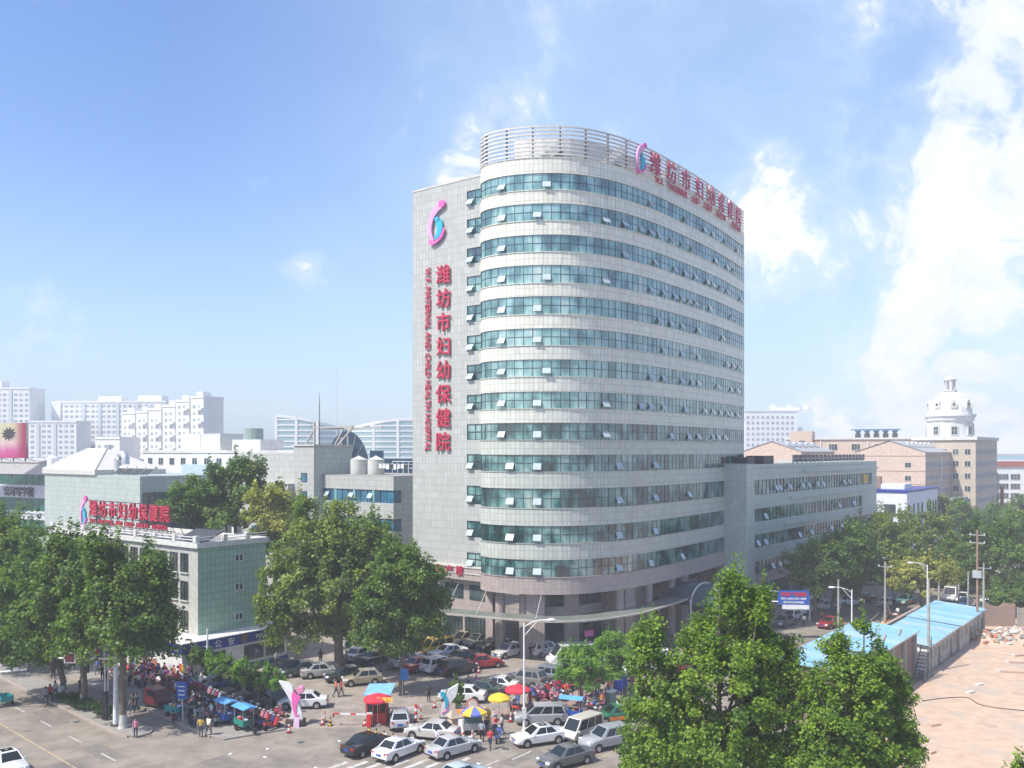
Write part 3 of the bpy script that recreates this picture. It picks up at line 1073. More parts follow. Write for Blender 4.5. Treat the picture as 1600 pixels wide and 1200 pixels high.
for ch, px in zip(NAME8, pxs):
    p, nr, L = at_px(px)
    q = p + nr * .45
    put('sign_character', text_mesh(ch, 2.7, .08, M_RED, .03), hosp, (q.x, q.y, 58.35), math.atan2(nr.x, -nr.y))
p, nr, L = at_px(995)
q = p + nr * .5
logo(hosp, Vector((q.x, q.y, 58.3)), 2.1, 3.9, math.atan2(nr.x, -nr.y))
words = ENG.split()
i0 = PATH.index(at_px(1012))
s0 = PATH[i0][2]
sE = PATH[PATH.index(at_px(1156))][2]
tot = len(ENG)
done = 0
for wd in words:
    sm = s0 + (sE - s0) * (done + len(wd) / 2) / tot
    done += len(wd) + 1
    p, nr, L = min(PATH, key=lambda t: abs(t[2] - sm))
    q = p + nr * .4
    me = text_mesh(wd, 1.05, .06, M_RED, .02)
    put('sign_lettering', me, hosp, (q.x, q.y, 56.55), math.atan2(nr.x, -nr.y))
for ch, t in zip('妇产楼', (6.6, 4.95, 3.3)):
    put('sign_character', text_mesh(ch, 1.15, .06, M_RED, .02), hosp, wl(t, .42, 9.12), WF)
f = MB()
pp = sub[8][0] + sub[8][1] * 3.2
f = MB().cbox((pp.x, pp.y, 2.6), (1.2, .06, .7), math.atan2(-sub[8][1].x, sub[8][1].y))
f.build('door_plate', M_PINK, hosp)

# ================================================================ long podium block along the right-hand street
blk = thing('clinic_block', 'low grey tiled clinic block with ribbon windows joined to the tower', 'building', (33.2, 127.5, 0), GRID)
BL, BD, BH = 63.3, 20.0, 21.6
BW = [(1.0, 4.0), (5.5, 7.4), (9.35, 11.3), (13.15, 15.1), (17.1, 19.3)]
b = MB()
b.box(-BD, -.45, .0, BL, 0, BH - .6, 0)
b.build('core_wall', T_GREY, blk)
b = MB()
prev = 0
for z0, z1 in BW:
    b = MB()
    b.box(-.45, 0, 1.2, BL, prev, z0)
    b.box(-.0, .35, 17 if prev > 12 else 15, BL, z0 - 1.1, z0 - .75)
    b.build('spandrel_band', T_GREY if z0 > 8 else T_PINK, blk)
    prev = z1
b = MB()
b.box(-.45, 0, 1.2, BL, prev, BH)
b.box(0, .4, 23, BL, BH - 1.5, BH - 1.15)
b.box(-BD, -.45, 0, .4, 0, BH)
b.box(-BD, -.45, BL - .4, BL, 0, BH)
b.build('parapet', T_GREY, blk)
b = MB()
b.box(-3.6, .9, -1.6, 1.2, 0, BH + .1)
b.build('corner_pier', T_GREY, blk)
b = MB()
b.box(-BD - 2, .0, 1.2, BL, BH - .6, BH - .5)
b.build('roof', M_ROOFG, blk)
pane2 = MB().box(-.03, 0, .02, 1.38, 0, 1).build('pane', GL_OBJ, link=False)
sash2 = MB().box(-.5, .5, -.02, .02, -.85, 0).build('open_sash', SASH, link=False)
for i, (z0, z1) in enumerate(BW):
    fr = MB()
    y = 1.2
    yend = BL - (3 if i == 4 else 9 if i == 3 else 2)
    while y < yend - 1.2:
        put('pane', pane2, blk, (-.28, y, z0), 0, (1, 1, (z1 - z0)))
        fr.box(-.32, -.2, y - .03, y + .03, z0, z1)
        if i >= 1 and rnd.random() < .17:
            o = put('open_sash', sash2, blk, (-.16, y + .7, z0 + (z1 - z0) * .55), R(90))
            o.rotation_euler.x = R(-28)
        y += 1.4
    fr.box(-.32, -.22, 1.2, yend, z0 + (z1 - z0) * .55, z0 + (z1 - z0) * .55 + .06)
    fr.build('window_frame', M_FRAME, blk)
    if yend < BL - 2.5:
        b = MB().box(-.4, -.02, yend, BL, z0, z1)
        b.build('wall_panel', T_GREY, blk)
# roof screen of brown panels
sp = MB()
for y in range(22, 60, 2):
    q = MB().box(-1.4, -1.3, y + .1, y + 1.9, BH + .15, BH + 1.3, 0)
    q.box(-1.3, -1.27, y + .1, y + 1.9, BH + .65, BH + .78, 1)
    q.build('roof_screen_panel', [mat('brown_screen', (.16, .09, .07), .6) if y % 6 else M_DARK, M_SILL], blk)
    sp.box(-1.45, -1.2, y - .08, y + .08, BH - .5, BH + 1.35)
sp.build('roof_screen_frame', M_SILL, blk)
b = MB()
b.box(-3.6, -1.2, 3.5, 6.2, BH - .5, BH + 1.0)
b.box(-4, -1.2, 9.5, 13.5, BH - .5, BH + 1.2)
b.build('roof_unit', M_DARK, blk)
MB().box(.02, .12, 18.6, 22.8, 2.6, 4.9).build('poster', mat('orange_poster', (.75, .25, .03), .5, var=.5, scale=1.2, dirt=((.6, .05, .05), .9, .5, .9)), blk)
MB().box(-.25, -.2, 55.5, 58.3, 17.4, 19.0).build('window_poster', M_YEL, blk)

# ================================================================ neighbouring buildings


def winmesh(w_, h, nx=2, ny=1, glass=None, frame=None, sill=False):
    """window seen from -Y: deep frame, panes set back in it, optional sill"""
    b = MB()
    b.box(-w_ / 2, w_ / 2, -.03, .02, 0, h, 0)
    t = .06
    for k in range(nx + 1):
        x_ = -w_ / 2 + w_ * k / nx
        b.box(x_ - t / 2, x_ + t / 2, -.1, -.03, 0, h, 1)
    for k in range(ny + 1):
        z_ = h * k / ny
        b.box(-w_ / 2, w_ / 2, -.098, -.03, z_ - t / 2, z_ + t / 2, 1)
    if sill:
        b.box(-w_ / 2 - .12, w_ / 2 + .12, -.2, -.0, -.14, -.035, 2)
    return b.build('window', [glass or GL_DARK, frame or M_WFRAME, M_SILL], link=False)


def face(parent, me, side, coords, plane):
    for u_, z_ in coords:
        if side == 'L':
            put('window', me, parent, (u_, plane, z_), 0)
        else:
            put('window', me, parent, (plane, u_, z_), R(90))


# ---- police station building (left middle)
PB = Vector((X(310, 95), 95, 0))
pol = thing('police_station', 'four-storey greenish tiled building with police band and red rooftop sign', 'building', PB, GRID)
MB().box(-33, 0, 0, 8.6, 0, 13.2).build('wall', T_GREEN, pol)
MB().box(-33.02, -.0, -.06, -.0, 3.6, 13.2).build('street_wall', mat('grey_street_render', (.44, .44, .39), .8, dirt=((.3, .28, .24), .5, .5, .4)), pol)
b = MB()
b.box(-33.3, .3, -.35, -.07, 13.2, 13.75)
b.box(.003, .3, -.07, 8.9, 13.2, 13.75)
b.box(-33.3, .3, 8.603, 8.9, 13.2, 13.75)
b.build('cornice', M_OFFW, pol)
MB().box(-33, -.01, .01, 8.59, 13.2, 13.3).build('roof', M_ROOFG, pol)
rl = MB()
for x_ in list(range(-32, 1, 4)):
    MB().box(x_ - .45, x_ + .1, -.38, .1, 13.76, 14.5).build('parapet_post', M_OFFW, pol)
for y_ in (3.1, 6.0):
    MB().box(-.12, .34, y_ - .25, y_ + .25, 13.76, 14.5).build('parapet_post', M_OFFW, pol)
for z_ in (14.0, 14.3):
    rl.box(-33, 0, -.2, -.1, z_, z_ + .08)
    rl.box(.05, .15, 0, 8.6, z_, z_ + .08)
rl.build('parapet_rail', M_WPAINT, pol)
wm = winmesh(1.35, 2.0, 2, 2, GL_DARK, M_FRAME, True)
for fl in (4.35, 7.5, 10.5):
    for x_ in np.arange(-31.2, -.5, 2.05):
        put('window', wm, pol, (x_, -.06, fl), 0)
wm2 = winmesh(1.0, .75, 2, 1, GL_DARK, M_WFRAME, False)
for z_ in (4.9, 8.2, 11.4):
    put('window', wm2, pol, (0, 5.0, z_), R(90))
MB().cbox((-4, 3, 14.2), (5.2, 2.2, .16), 0, 0, R(24)).build('solar_panel', M_DARK, pol)
# ground floor lobby with the blue police band
pg = MB()
pg.box(-2.6, 2.4, -3.4, 9.6, 0, 2.75)
pg.build('guard_room_wall', M_WHITE, pol)
b = MB()
b.box(-2.7, 2.5, -3.5, 9.7, 2.75, 3.9)
b.box(-2.7, 2.52, -3.52, 9.72, 0, .55)
b.build('police_band', M_BLUEP, pol)
b = MB()
b.box(-2.72, 2.54, -3.54, 9.74, 3.86, 3.95)
b.box(-2.71, 2.53, -3.53, 9.73, 2.7, 2.77)
b.build('band_trim', M_WPAINT, pol)
for ch, y_ in (('公', .7), ('安', 2.3)):
    put('sign_character', text_mesh(ch, .85, .03, M_WPAINT, .01), pol, (2.56, y_, 3.32), R(90))
put('sign_lettering', text_mesh('POLICE', .6, .03, M_WPAINT, .01), pol, (2.56, 6.4, 3.32), R(90))
for k, (ch, x_) in enumerate((('公', -2.2), ('安', -1.5))):
    put('sign_character', text_mesh(ch, .6, .03, M_WPAINT, .01), pol, (x_, -3.56, 3.32), 0)
put('sign_lettering', text_mesh('POLICE', .42, .03, M_WPAINT, .01), pol, (1.3, -3.56, 3.3), 0)
shield = [(-.35, .4), (0, .48), (.35, .4), (.36, -.05), (.2, -.32), (0, -.48), (-.2, -.32), (-.36, -.05)]
MB().plate(shield, -.06, .03).build('police_badge', mat('badge_bronze', (.20, .11, .06), .4), pol, (2.56, 3.9, 3.32), R(90))
MB().plate([(a * .8, c * .8) for a, c in shield], -.06, .03).build('police_badge', MATS['badge_bronze'], pol, (-.5, -3.56, 3.32), 0)
wm3 = winmesh(2.4, 1.5, 2, 1, GL_DARK, M_FRAME, False)
for y_ in (.4, 5.2, 8.0):
    put('window', wm3, pol, (2.4, y_, .95), R(90))
# shop canopy along the street side
b = MB()
b.box(-16, -2.75, -2.2, -.1, 2.9, 4.0)
b.build('shop_canopy', mat('cream_panel', (.62, .55, .42), .6), pol)
b = MB()
b.box(-9, -3.0, -2.28, -2.21, 3.05, 3.75)
b.build('shop_sign', mat('red_shop_sign', (.6, .05, .02), .5, var=.4, scale=3, dirt=((.75, .35, .03), 2.4, .55, .9)), pol)
acm = MB().box(-.42, .42, -.34, 0, 0, .6, 0).lathe([(.2, 0), (.2, .02)], 12, (0, -.17, .6), 1).build('air_conditioner', [M_WPAINT, M_DARK], link=False)
for x_, z_ in ((-4.2, 9.6), (-8.3, 6.6), (-14.4, 9.6), (-18.5, 6.6)):
    put('air_conditioner', acm, pol, (x_, -.1, z_), 0)
# rooftop letters on a steel rack, facing the left street
rack = thing('rooftop_sign', 'red character sign on steel rack standing on the police building roof', 'sign', PB + UX * -16.2 + UY * 1.2 + Vector((0, 0, 13.3)), GRID)
b = MB()
for k in range(12):
    x_ = -9.2 + k * 1.65
    b.tube([(x_, 0, 0), (x_, 0, 4.2)], .04, 5)
    b.tube([(x_, 0, 3.6), (x_, 2.0, 0)], .04, 5)
for z_ in (1.2, 2.1, 4.1):
    b.tube([(-9.6, 0, z_), (9.4, 0, z_)], .05, 5)
b.build('rack', M_DARK, rack)
for k, ch in enumerate(NAME8):
    put('sign_character', text_mesh(ch, 2.0, .14, M_RED, .035), rack, (-7.8 + k * 2.3, -.3, 3.15), 0)
done = 0
for wd in ENG.split():
    x_ = -8.9 + 18.0 * (done + len(wd) / 2) / len(ENG)
    done += len(wd) + 1
    put('sign_lettering', text_mesh(wd, .72, .1, M_RED, .02), rack, (x_, -.3, 1.6), 0)
hold = put('emblem', None, rack, (-10.4, -.2, 2.6), 0)
logo(hold, Vector((0, 0, 0)), 1.7, 4.2, 0)

# ---- grey block with a little pavilion roof behind it
B5 = Vector((X(219, 135), 135, 0))
o5 = thing('grey_tiled_block', 'grey tiled block with a white hipped pavilion roof on its corner', 'building', B5, GRID)
MB().box(-30.8, 0, 0, 16, 0, 19.7).build('wall', T_B5, o5)
b = MB()
b.box(-31.1, -13, -.3, 12, 19.7, 20.5)
b.build('eaves', M_SILL, o5)
P = [(-31, -.2, 20.5), (-13.2, -.2, 20.5), (-13.2, 11.8, 20.5), (-31, 11.8, 20.5), (-25.2, 5, 24.0), (-19.4, 5, 24.0)]
b = MB().add(P, [(0, 1, 5, 4), (1, 2, 5), (2, 3, 4, 5), (3, 0, 4)])
b.build('hipped_roof', mat('white_roof_tiles', (.66, .63, .58), .5, dirt=((.4, .34, .28), 1.5, .5, .5)), o5)
b = MB()
for k in range(7):
    t = (k + .5) / 7
    z_ = 20.5 + 3.5 * t
    b.tube([(-31 + 5.8 * t, -.26 + 5.2 * t, z_), (-13.2 - 6.2 * t, -.26 + 5.2 * t, z_)], .07, 5)
for a, c in ((0, 4), (1, 5)):
    b.tube([P[a], P[c]], .16, 6)
b.build('roof_ridge', M_OFFW, o5)
put('window', winmesh(1.5, 2.6, 2, 2, GL_DARK, M_FRAME), o5, (-12.4, -.02, 12.2))
put('window', winmesh(1.5, 2.6, 2, 2, GL_DARK, M_FRAME), o5, (-12.4, -.02, 8.2))
wm = winmesh(1.9, 3.2, 2, 1, GL_DARK, M_FRAME)
for z_ in (5, 9.5, 14):
    for y_ in (1.4, 3.4, 5.4, 7.4, 9.4, 11.4):
        put('window', wm, o5, (0, y_, z_), R(90))
b = MB()
for k in range(4):
    b.tube([(-10.2 + k * 2.7, 2.5, 20.9), (-8 + k * 2.7, 2.5, 20.9)], .28, 8, 0)
    for q in range(5):
        b.tube([(-10 + k * 2.7 + q * .45, 2.3, 20.8), (-10 + k * 2.7 + q * .45, 1.1, 19.9)], .06, 5, 1)
b.build('solar_heater', [M_WPAINT, M_DARK], o5)
MB().tube([(-12, 3, 19.7), (-12, 3, 22.3), (-11.4, 3, 23.0), (-10.2, 3, 23.0), (-9.7, 3, 22.4), (-9.7, 3, 21.4)], .62, 10).build('vent_duct', M_STEEL, o5, smooth=50)
MB().lathe([(.9, 0), (.95, 1.8), (.6, 2.2)], 10, (-30.4, 1.2, 20.5)).build('roof_tank', M_WPAINT, o5)

# ---- left building with green glass bands and a billboard
B6 = Vector((X(70, 172), 172, 0))
o6 = thing('green_glass_office', 'office with green glass bands and white storeys below a pink billboard', 'building', B6, GRID + R(8))
MB().box(-46, -.3, .3, 22, 0, 21.3).build('core_wall', M_OFFW, o6)
for z0, z1 in ((0, 2.6), (5.4, 7.0), (10.2, 11.9), (14.4, 16.9), (19.0, 21.8)):
    b = MB().box(-46, .15, 0, 22, z0, z1)
    b.box(-46, .3, -.15, 22.1, z1 - .5, z1 - .2)
    b.build('spandrel_band', mat('pale_panel', (.52, .53, .55), .55), o6)
gm = MB().box(0, 2.1, -.02, .02, 0, 1).build('pane', GL_GREEN, link=False)
for z0, z1 in ((2.6, 5.4), (7.0, 10.2), (11.9, 14.4), (16.9, 19.0)):
    for k in range(21):
        put('pane', gm, o6, (-46 + k * 2.2, .22, z0), 0, (1, 1, z1 - z0))
put('sign_lettering', text_mesh('公司写字楼', 2.0, .08, M_DARK, .02), o6, (-8.2, -.25, 15.6))
bb_ = thing('billboard', 'pink and cream rooftop billboard with a dark starburst', 'billboard', B6 + Vector((-9, -1.5, 21.9)), GRID + R(20))
m = bpy.data.materials.new('billboard_print')
m.use_nodes = True
t = NT(m.node_tree)
tcn = t.n('ShaderNodeTexCoord')
sx = t.n('ShaderNodeSeparateXYZ', i_0=tcn.outputs['UV'])
nz = t.n('ShaderNodeTexNoise', i_Vector=t.n('ShaderNodeMapping', i_Vector=tcn.outputs['UV'], i_Scale=(.5, .12, 1)).outputs[0], i_Scale=1.2, i_Detail=4.0)
c1 = t.ramp(t.math('ADD', t.math('MULTIPLY', sx.outputs[1], .13), t.math('MULTIPLY', nz.outputs[0], .42)), [(.2, (.45, .05, .12)), (.42, (.55, .10, .28)), (.62, (.62, .45, .42)), (.85, (.55, .5, .33))])
c2 = t.mix(t.mrange(sx.outputs[0], 4.5, 8.0), c1, (.30, .02, .07))
pr = t.n('ShaderNodeBsdfPrincipled', i_Base_Color=c2, i_Roughness=.5)
m.node_tree.links.new(pr.outputs[0], t.n('ShaderNodeOutputMaterial').inputs[0])
MB().box(-16, 8.2, -.3, .3, .3, 6.9).build('panel', m, bb_)
star = []
for k in range(22):
    r_ = (1.55, .85)[k % 2]
    star.append((r_ * 1.15 * math.cos(k * math.pi / 11 + .2) + 4.1, r_ * .85 * math.sin(k * math.pi / 11 + .2) + 4.9))
MB().plate(star, -.4, -.31).build('starburst', M_DARK, bb_)
b = MB()
for k in range(9):
    b.box(-15.5 + k * 2.9, -15.3 + k * 2.9, -.1, .1, -.3, 6.9)
    b.beam((-15.4 + k * 2.9, .2, .3), (-15.4 + k * 2.9, 2.2, -.2), .1, .1)
b.build('support_frame', M_DARK, bb_)
b = MB()
for k in range(14):
    b.beam((-15 + k * 1.7, -.2, -.3), (-14.2 + k * 1.7, -.2, .3), .12, .1)
b.build('truss', M_WPAINT, bb_)

# ---- long white four-storey building behind
B4 = Vector((X(430, 182), 182, 0))
o4 = thing('white_ward_block', 'long white rendered block with a row of small top windows', 'building', B4, GRID)
MB().box(-50, 6, 0, 14, 0, 23.4).build('wall', M_WHITE, o4)
MB().box(-50.2, 6.2, -.2, .05, 23.1, 23.7).build('coping', M_OFFW, o4)
wm = winmesh(1.9, 1.6, 2, 1, GL_DARK, M_WFRAME)
for z_ in (8.6, 12.6, 16.6, 20.4):
    for k in range(12):
        put('window', wm, o4, (-47 + k * 4.6, 0, z_), 0)
b = MB()
b.box(-36.5, -22, 2, 8, 23.4, 27.4)
b.build('stair_head', M_OFFW, o4)
MB().box(-36.6, -29.5, 1.9, 2.0, 23.6, 27.3).build('stair_head_panel', M_WHITE, o4)
b = MB()
b.box(-19, -9, 3, 9, 23.4, 26.0)
b.build('stair_head', M_OFFW, o4)
MB().lathe([(2.0, 0), (2.0, 2.4), (1.2, 2.6)], 14, (-14.0, 5, 26.0)).build('water_tank', mat('green_tank', (.25, .33, .29), .6), o4)
MB().box(-30, -19, -2.4, -.25, 16.0, 20.6).build('blue_frame_annex', mat('pale_blue_sheet', (.45, .58, .68), .5), o4)

# ---- grey wing with blue windows next to the tower
B7 = Vector((X(615, 125), 125, 0))
o7 = thing('blue_window_wing', 'grey tiled wing with bright blue ribbon windows beside the tower', 'building', B7, GRID)
MB().box(-16.4, -.35, .35, 14, 0, 19.3).build('core_wall', T_WHITE, o7)
for z0, z1 in ((0, 5.0), (7.1, 9.5), (11.4, 13.6), (15.4, 16.1)):
    pass
BWN = [(3.6, 5.4), (8.1, 10.0), (12.2, 14.0), (16.2, 18.0)]
prev = 0
for z0, z1 in BWN[1:] + [(19.9, 19.9)]:
    b = MB().box(-16.4, -.0, 0, .35, prev, z0)
    b.build('spandrel_band', T_WALL, o7)
    prev = z1
MB().box(-.35, 0, 1.6, 14, 0, 19.9).build('side_wall', T_GREY, o7)
b = MB()
prev = 0
for z0, z1 in BWN[1:] + [(19.9, 19.9)]:
    b.box(-.35, 0, .351, 1.599, prev, z0)
    prev = z1
b.build('corner_band', T_GREY, o7)
bm_ = MB().box(0, 1.28, -.02, .02, 0, 1).build('pane', GL_BLUE, link=False)
for z0, z1 in BWN[1:]:
    fr = MB()
    for k in range(12):
        put('pane', bm_, o7, (-16.2 + k * 1.34, .2, z0), 0, (1, 1, z1 - z0))
        fr.box(-16.25 + k * 1.34, -16.17 + k * 1.34, .1, .22, z0, z1)
        if k in (1, 5, 8):
            o = put('open_sash', sash_me, o7, (-15.5 + k * 1.34, .1, z0 + 1.3), 0)
            o.rotation_euler.x = R(-28)
        if k in (3, 6, 9):
            MB().box(-16.45 + k * 1.34, -16.0 + k * 1.34, .06, .2, z0, z1).build('green_mullion', mat('green_panel', (.2, .42, .36), .5), o7)
    put('pane', bm_, o7, (-.2, .4, z0), R(90), (.9, 1, z1 - z0))
    fr.build('window_frame', M_FRAME, o7)
MB().box(-16.4, 0, .0, 14, 19.9, 20.0).build('roof', M_ROOFG, o7)
tank = thing('water_tank', 'white round water tank on the wing roof, nearer the stair tower', 'tank', B7 + UX * -11.5 + UY * 4 + Vector((0, 0, 20)), GRID, 'roof water tanks')
prof_t = [(1.2, 0), (1.25, .1), (1.25, 2.2), (1.3, 2.25), (.15, 2.75), (.05, 2.85)]
MB().lathe(prof_t, 20).build('tank_body', M_OFFW, tank, smooth=30)
MB().tube([(1.3, 0, 0), (1.3, 0, 2.3)], .05, 6).build('pipe', M_STEEL, tank)
t2 = copy_tree(tank)
t2.location = B7 + UX * -8.4 + UY * 4.6 + Vector((0, 0, 20))
t2['label'] = 'white round water tank on the wing roof, nearer the clothes lines'
b = MB()
for k in range(10):
    b.box(-9.5 + k * 1.15, -9.42 + k * 1.15, 9, 9.08, 20, 22.0)
b.box(-9.5, 1, 9, 9.08, 21.9, 22.0)
b.box(-9.5, 1, 9, 9.08, 20.9, 20.98)
b.build('roof_railing', M_OFFW, o7)
lin = thing('washing_line', 'white laundry and bundles hung out on the wing roof', 'laundry', B7 + UX * -5.8 + UY * 3 + Vector((0, 0, 20)), GRID)
MB().tube([(-.5, 0, 0), (-.5, 0, 1.7), (6.5, 0, 1.6), (6.5, 0, 0)], .03, 5).build('line', M_STEEL, lin)
for k in range(8):
    b = MB()
    zz = rnd.uniform(.5, .9)
    b.cbox((k * .75, 0, 1.6 - zz / 2), (.6, .06, zz), rnd.uniform(-.2, .2))
    o = b.build('laundry_cloth', [(M_WPAINT, M_OFFW, M_WPAINT, M_DARK)[k % 4]], lin)
# stair tower and vault behind
B8 = Vector((X(491, 133), 133, 0))
o8 = thing('stair_tower', 'grey tiled stair tower block with steel roof frame', 'building', B8, GRID)
MB().box(-4.6, 0, 0, 7.4, 0, 24.3).build('wall', T_GREY, o8)
MB().box(-4.6, -.0, -.06, -.003, 0, 24.3).build('front_cladding', T_WALL, o8)
MB().box(-4.8, .2, -.25, 7.6, 24.3, 24.5).build('coping', M_SILL, o8)
put('window', winmesh(1.2, 5.5, 1, 3, GL_BLUE, M_FRAME), o8, (-2.2, -.07, 12))
put('window', winmesh(1.2, 1.2, 1, 1, GL_BLUE, M_FRAME), o8, (-2.2, -.07, 19.0))
MB().box(-22, -4.61, 1.5, 9, 0, 23.2).build('side_wing_wall', T_WALL, o8)
MB().box(-14, -4.61, -1.2, 1.49, 0, 18.6).build('bay_wall', T_WALL, o8)
for z0 in (9.5, 14.0):
    MB().box(-13.5, -5.5, -1.26, -1.21, z0, z0 + 2.4).build('bay_window', GL_BLUE, o8)
b = MB()
for y_ in (5, 11):
    b.beam((-8.5, y_, 24), (-6, y_, 27.2), .24, .24)
    b.beam((-6, y_, 27.2), (3, y_, 27.2), .24, .24)
b.beam((-6, 5, 27.2), (-6, 11, 27.2), .24, .24)
b.beam((3, 5, 27.2), (-1, 5, 24), .24, .24)
b.beam((-6, 5, 28), (-6, 5, 24), .3, .3)
b.build('roof_frame', mat('frame_beige', (.38, .36, .32), .6), o8)
MB().tube([(-2.4, 3, 24.3), (-2.4, 3, 30.5), (-2.4, 3, 32.5)], [.08, .06, .02], 6).build('antenna_mast', M_DARK, o8)
vlt = thing('glass_vault', 'dark blue glazed barrel vault rising behind the stair tower', 'building', Vector((X(537, 150), 150, 0)), R(8))
b = MB()
vs = []
for yy in (0, 5):
    for k in range(17):
        t_ = math.pi * k / 16
        vs.append((3.7 * math.cos(t_) + .6, yy, 19.5 + 7.4 * math.sin(t_)))
b.add(vs, [(k + 1, k, 17 + k, 18 + k) for k in range(16)] + [tuple(range(17))])
m_v = mat('vault_blue_glass', (.03, .075, .13), .15, spec=.8, var=.3, scale=.8)
b.build('vault', m_v, vlt)
b = MB()
b.box(-3.1, 4.3, .02, 14, 0, 19.6)
b.box(4.301, 6.6, .3, 14, 0, 23.6)
b.box(6.601, 22, .4, 10, 0, 22.2)
b.build('wall', mat('blue_panel', (.04, .10, .17), .35, var=.2, scale=.6), vlt)
b = MB()
for k in range(0, 17, 2):
    t_ = math.pi * k / 16
    b.tube([(.6 + 3.72 * math.cos(t_), -.04, 19.5 + 7.42 * math.sin(t_)), (.6, -.04, 19.5)], .05, 5)
for k in (2, 4):
    b.box(-1.5 + k * .5, -1.2 + k * .5, -.08, -.02, 23.2 + k * .3, 25.4 + k * .2)
b.build('vault_ribs', M_STEEL, vlt)
MB().tube([(-1.5, 6, 26), (-1.5, 6, 38)], [.09, .04], 6).build('flag_mast', M_WPAINT, vlt)

# ================================================================ pale blocks far behind (left)
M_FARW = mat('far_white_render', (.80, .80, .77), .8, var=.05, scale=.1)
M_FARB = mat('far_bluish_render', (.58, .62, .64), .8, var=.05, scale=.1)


def slab_block(name, label, px0, px1, top, d, rz, depth, bands=3.0, cols=3.2, wm_=1.9, hh=1.4, strips=(), group=None, ztrim=1.0, base=0, side='front'):
    x0, x1 = X(px0, d), X(px1, d)
    o = thing(name, label, 'building', ((x0 + x1) / 2, d, 0), rz, group)
    W = (x1 - x0) / 2
    H_ = H(top, d)
    MB().box(-W, W, 0, depth, 0, H_).build('wall', M_FARW, o)
    wv = MB()
    z_ = max(4, base)
    while z_ < H_ - 2.5:
        x_ = -W + 1.2
        while x_ < W - 2:
            wv.box(x_, x_ + wm_, -.12, .05, z_, z_ + hh)
            x_ += cols
        z_ += bands
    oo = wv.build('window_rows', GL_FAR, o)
    oo['kind'] = 'stuff'
    for s_ in strips:
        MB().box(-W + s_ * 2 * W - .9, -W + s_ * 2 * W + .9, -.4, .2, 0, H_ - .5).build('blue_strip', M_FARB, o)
    MB().box(-W - .2, W + .2, -.3, depth, H_, H_ + ztrim).build('parapet', M_FARW, o)
    return o, W, H_


o, W, H_ = slab_block('apartment_slab', 'tall pale apartment slab cut by the left edge of the picture', -60, 47, 608, 510, R(-2), 16, strips=(.45, .72))
MB().box(-6, 2, 2, 10, H_ + 1, H_ + 5).build('lift_room', M_FARW, o)
o, W, H_ = slab_block('apartment_slab', 'low pale apartment slab with blue strips between two taller blocks', 44, 120, 660, 500, R(-2), 16, strips=(.2, .55))
o, W, H_ = slab_block('apartment_slab', 'long tall pale apartment slab with thin vertical blue strips', 78, 262, 629, 520, R(-4), 18, strips=(.28, .42, .58, .75, .9))
MB().box(-W - .1, -W + 5.5, -.5, 18, 0, H_ + .9).build('gable_end', M_FARW, o)
MB().box(-8, 6, 3, 12, H_ + 1, H_ + 3.8).build('lift_room', M_FARW, o)
MB().box(16, 30, 3, 12, H_ + 1, H_ + 4.2).build('lift_room', M_FARW, o)
for i, (a, c, top) in enumerate(((188, 213, 647), (211, 232, 645), (230, 254, 641), (252, 276, 636), (273, 298, 628), (296, 320, 622))):
    labels = ['lowest', 'second lowest', 'third', 'fourth', 'second highest', 'highest']
    o, W, H_ = slab_block('stepped_apartment', 'white stepped apartment tower, %s of the stepped row' % labels[i], a, c, top, 420 - i * 3, R(-20), 14, 3.0, 2.6, 1.2, 1.3, group='stepped apartment row')
    for z_ in np.arange(6, H_ - 3, 6.0):
        MB().box(W * .1, W * .95, -1.3, 0, z_, z_ + 1.0).build('balcony', M_FARW, o)
    MB().box(-W * .5, W * .4, 2, 8, H_ + 1, H_ + 3.0).build('roof_room', M_FARW, o)
o, W, H_ = slab_block('apartment_block', 'small white apartment block below the stepped row with a window strip', 146, 190, 686, 395, R(-14), 14, 3.0, 3.4, 1.4, 1.3)
MB().box(-W * .1, W * .25, -.5, 0, 3, H_ - 2.5).build('stair_window_strip', mat('far_glass', (.3, .34, .36), .3), o)
slab_block('apartment_slab', 'far low pale block behind the rooftop water tank', 318, 360, 694, 560, R(0), 14)


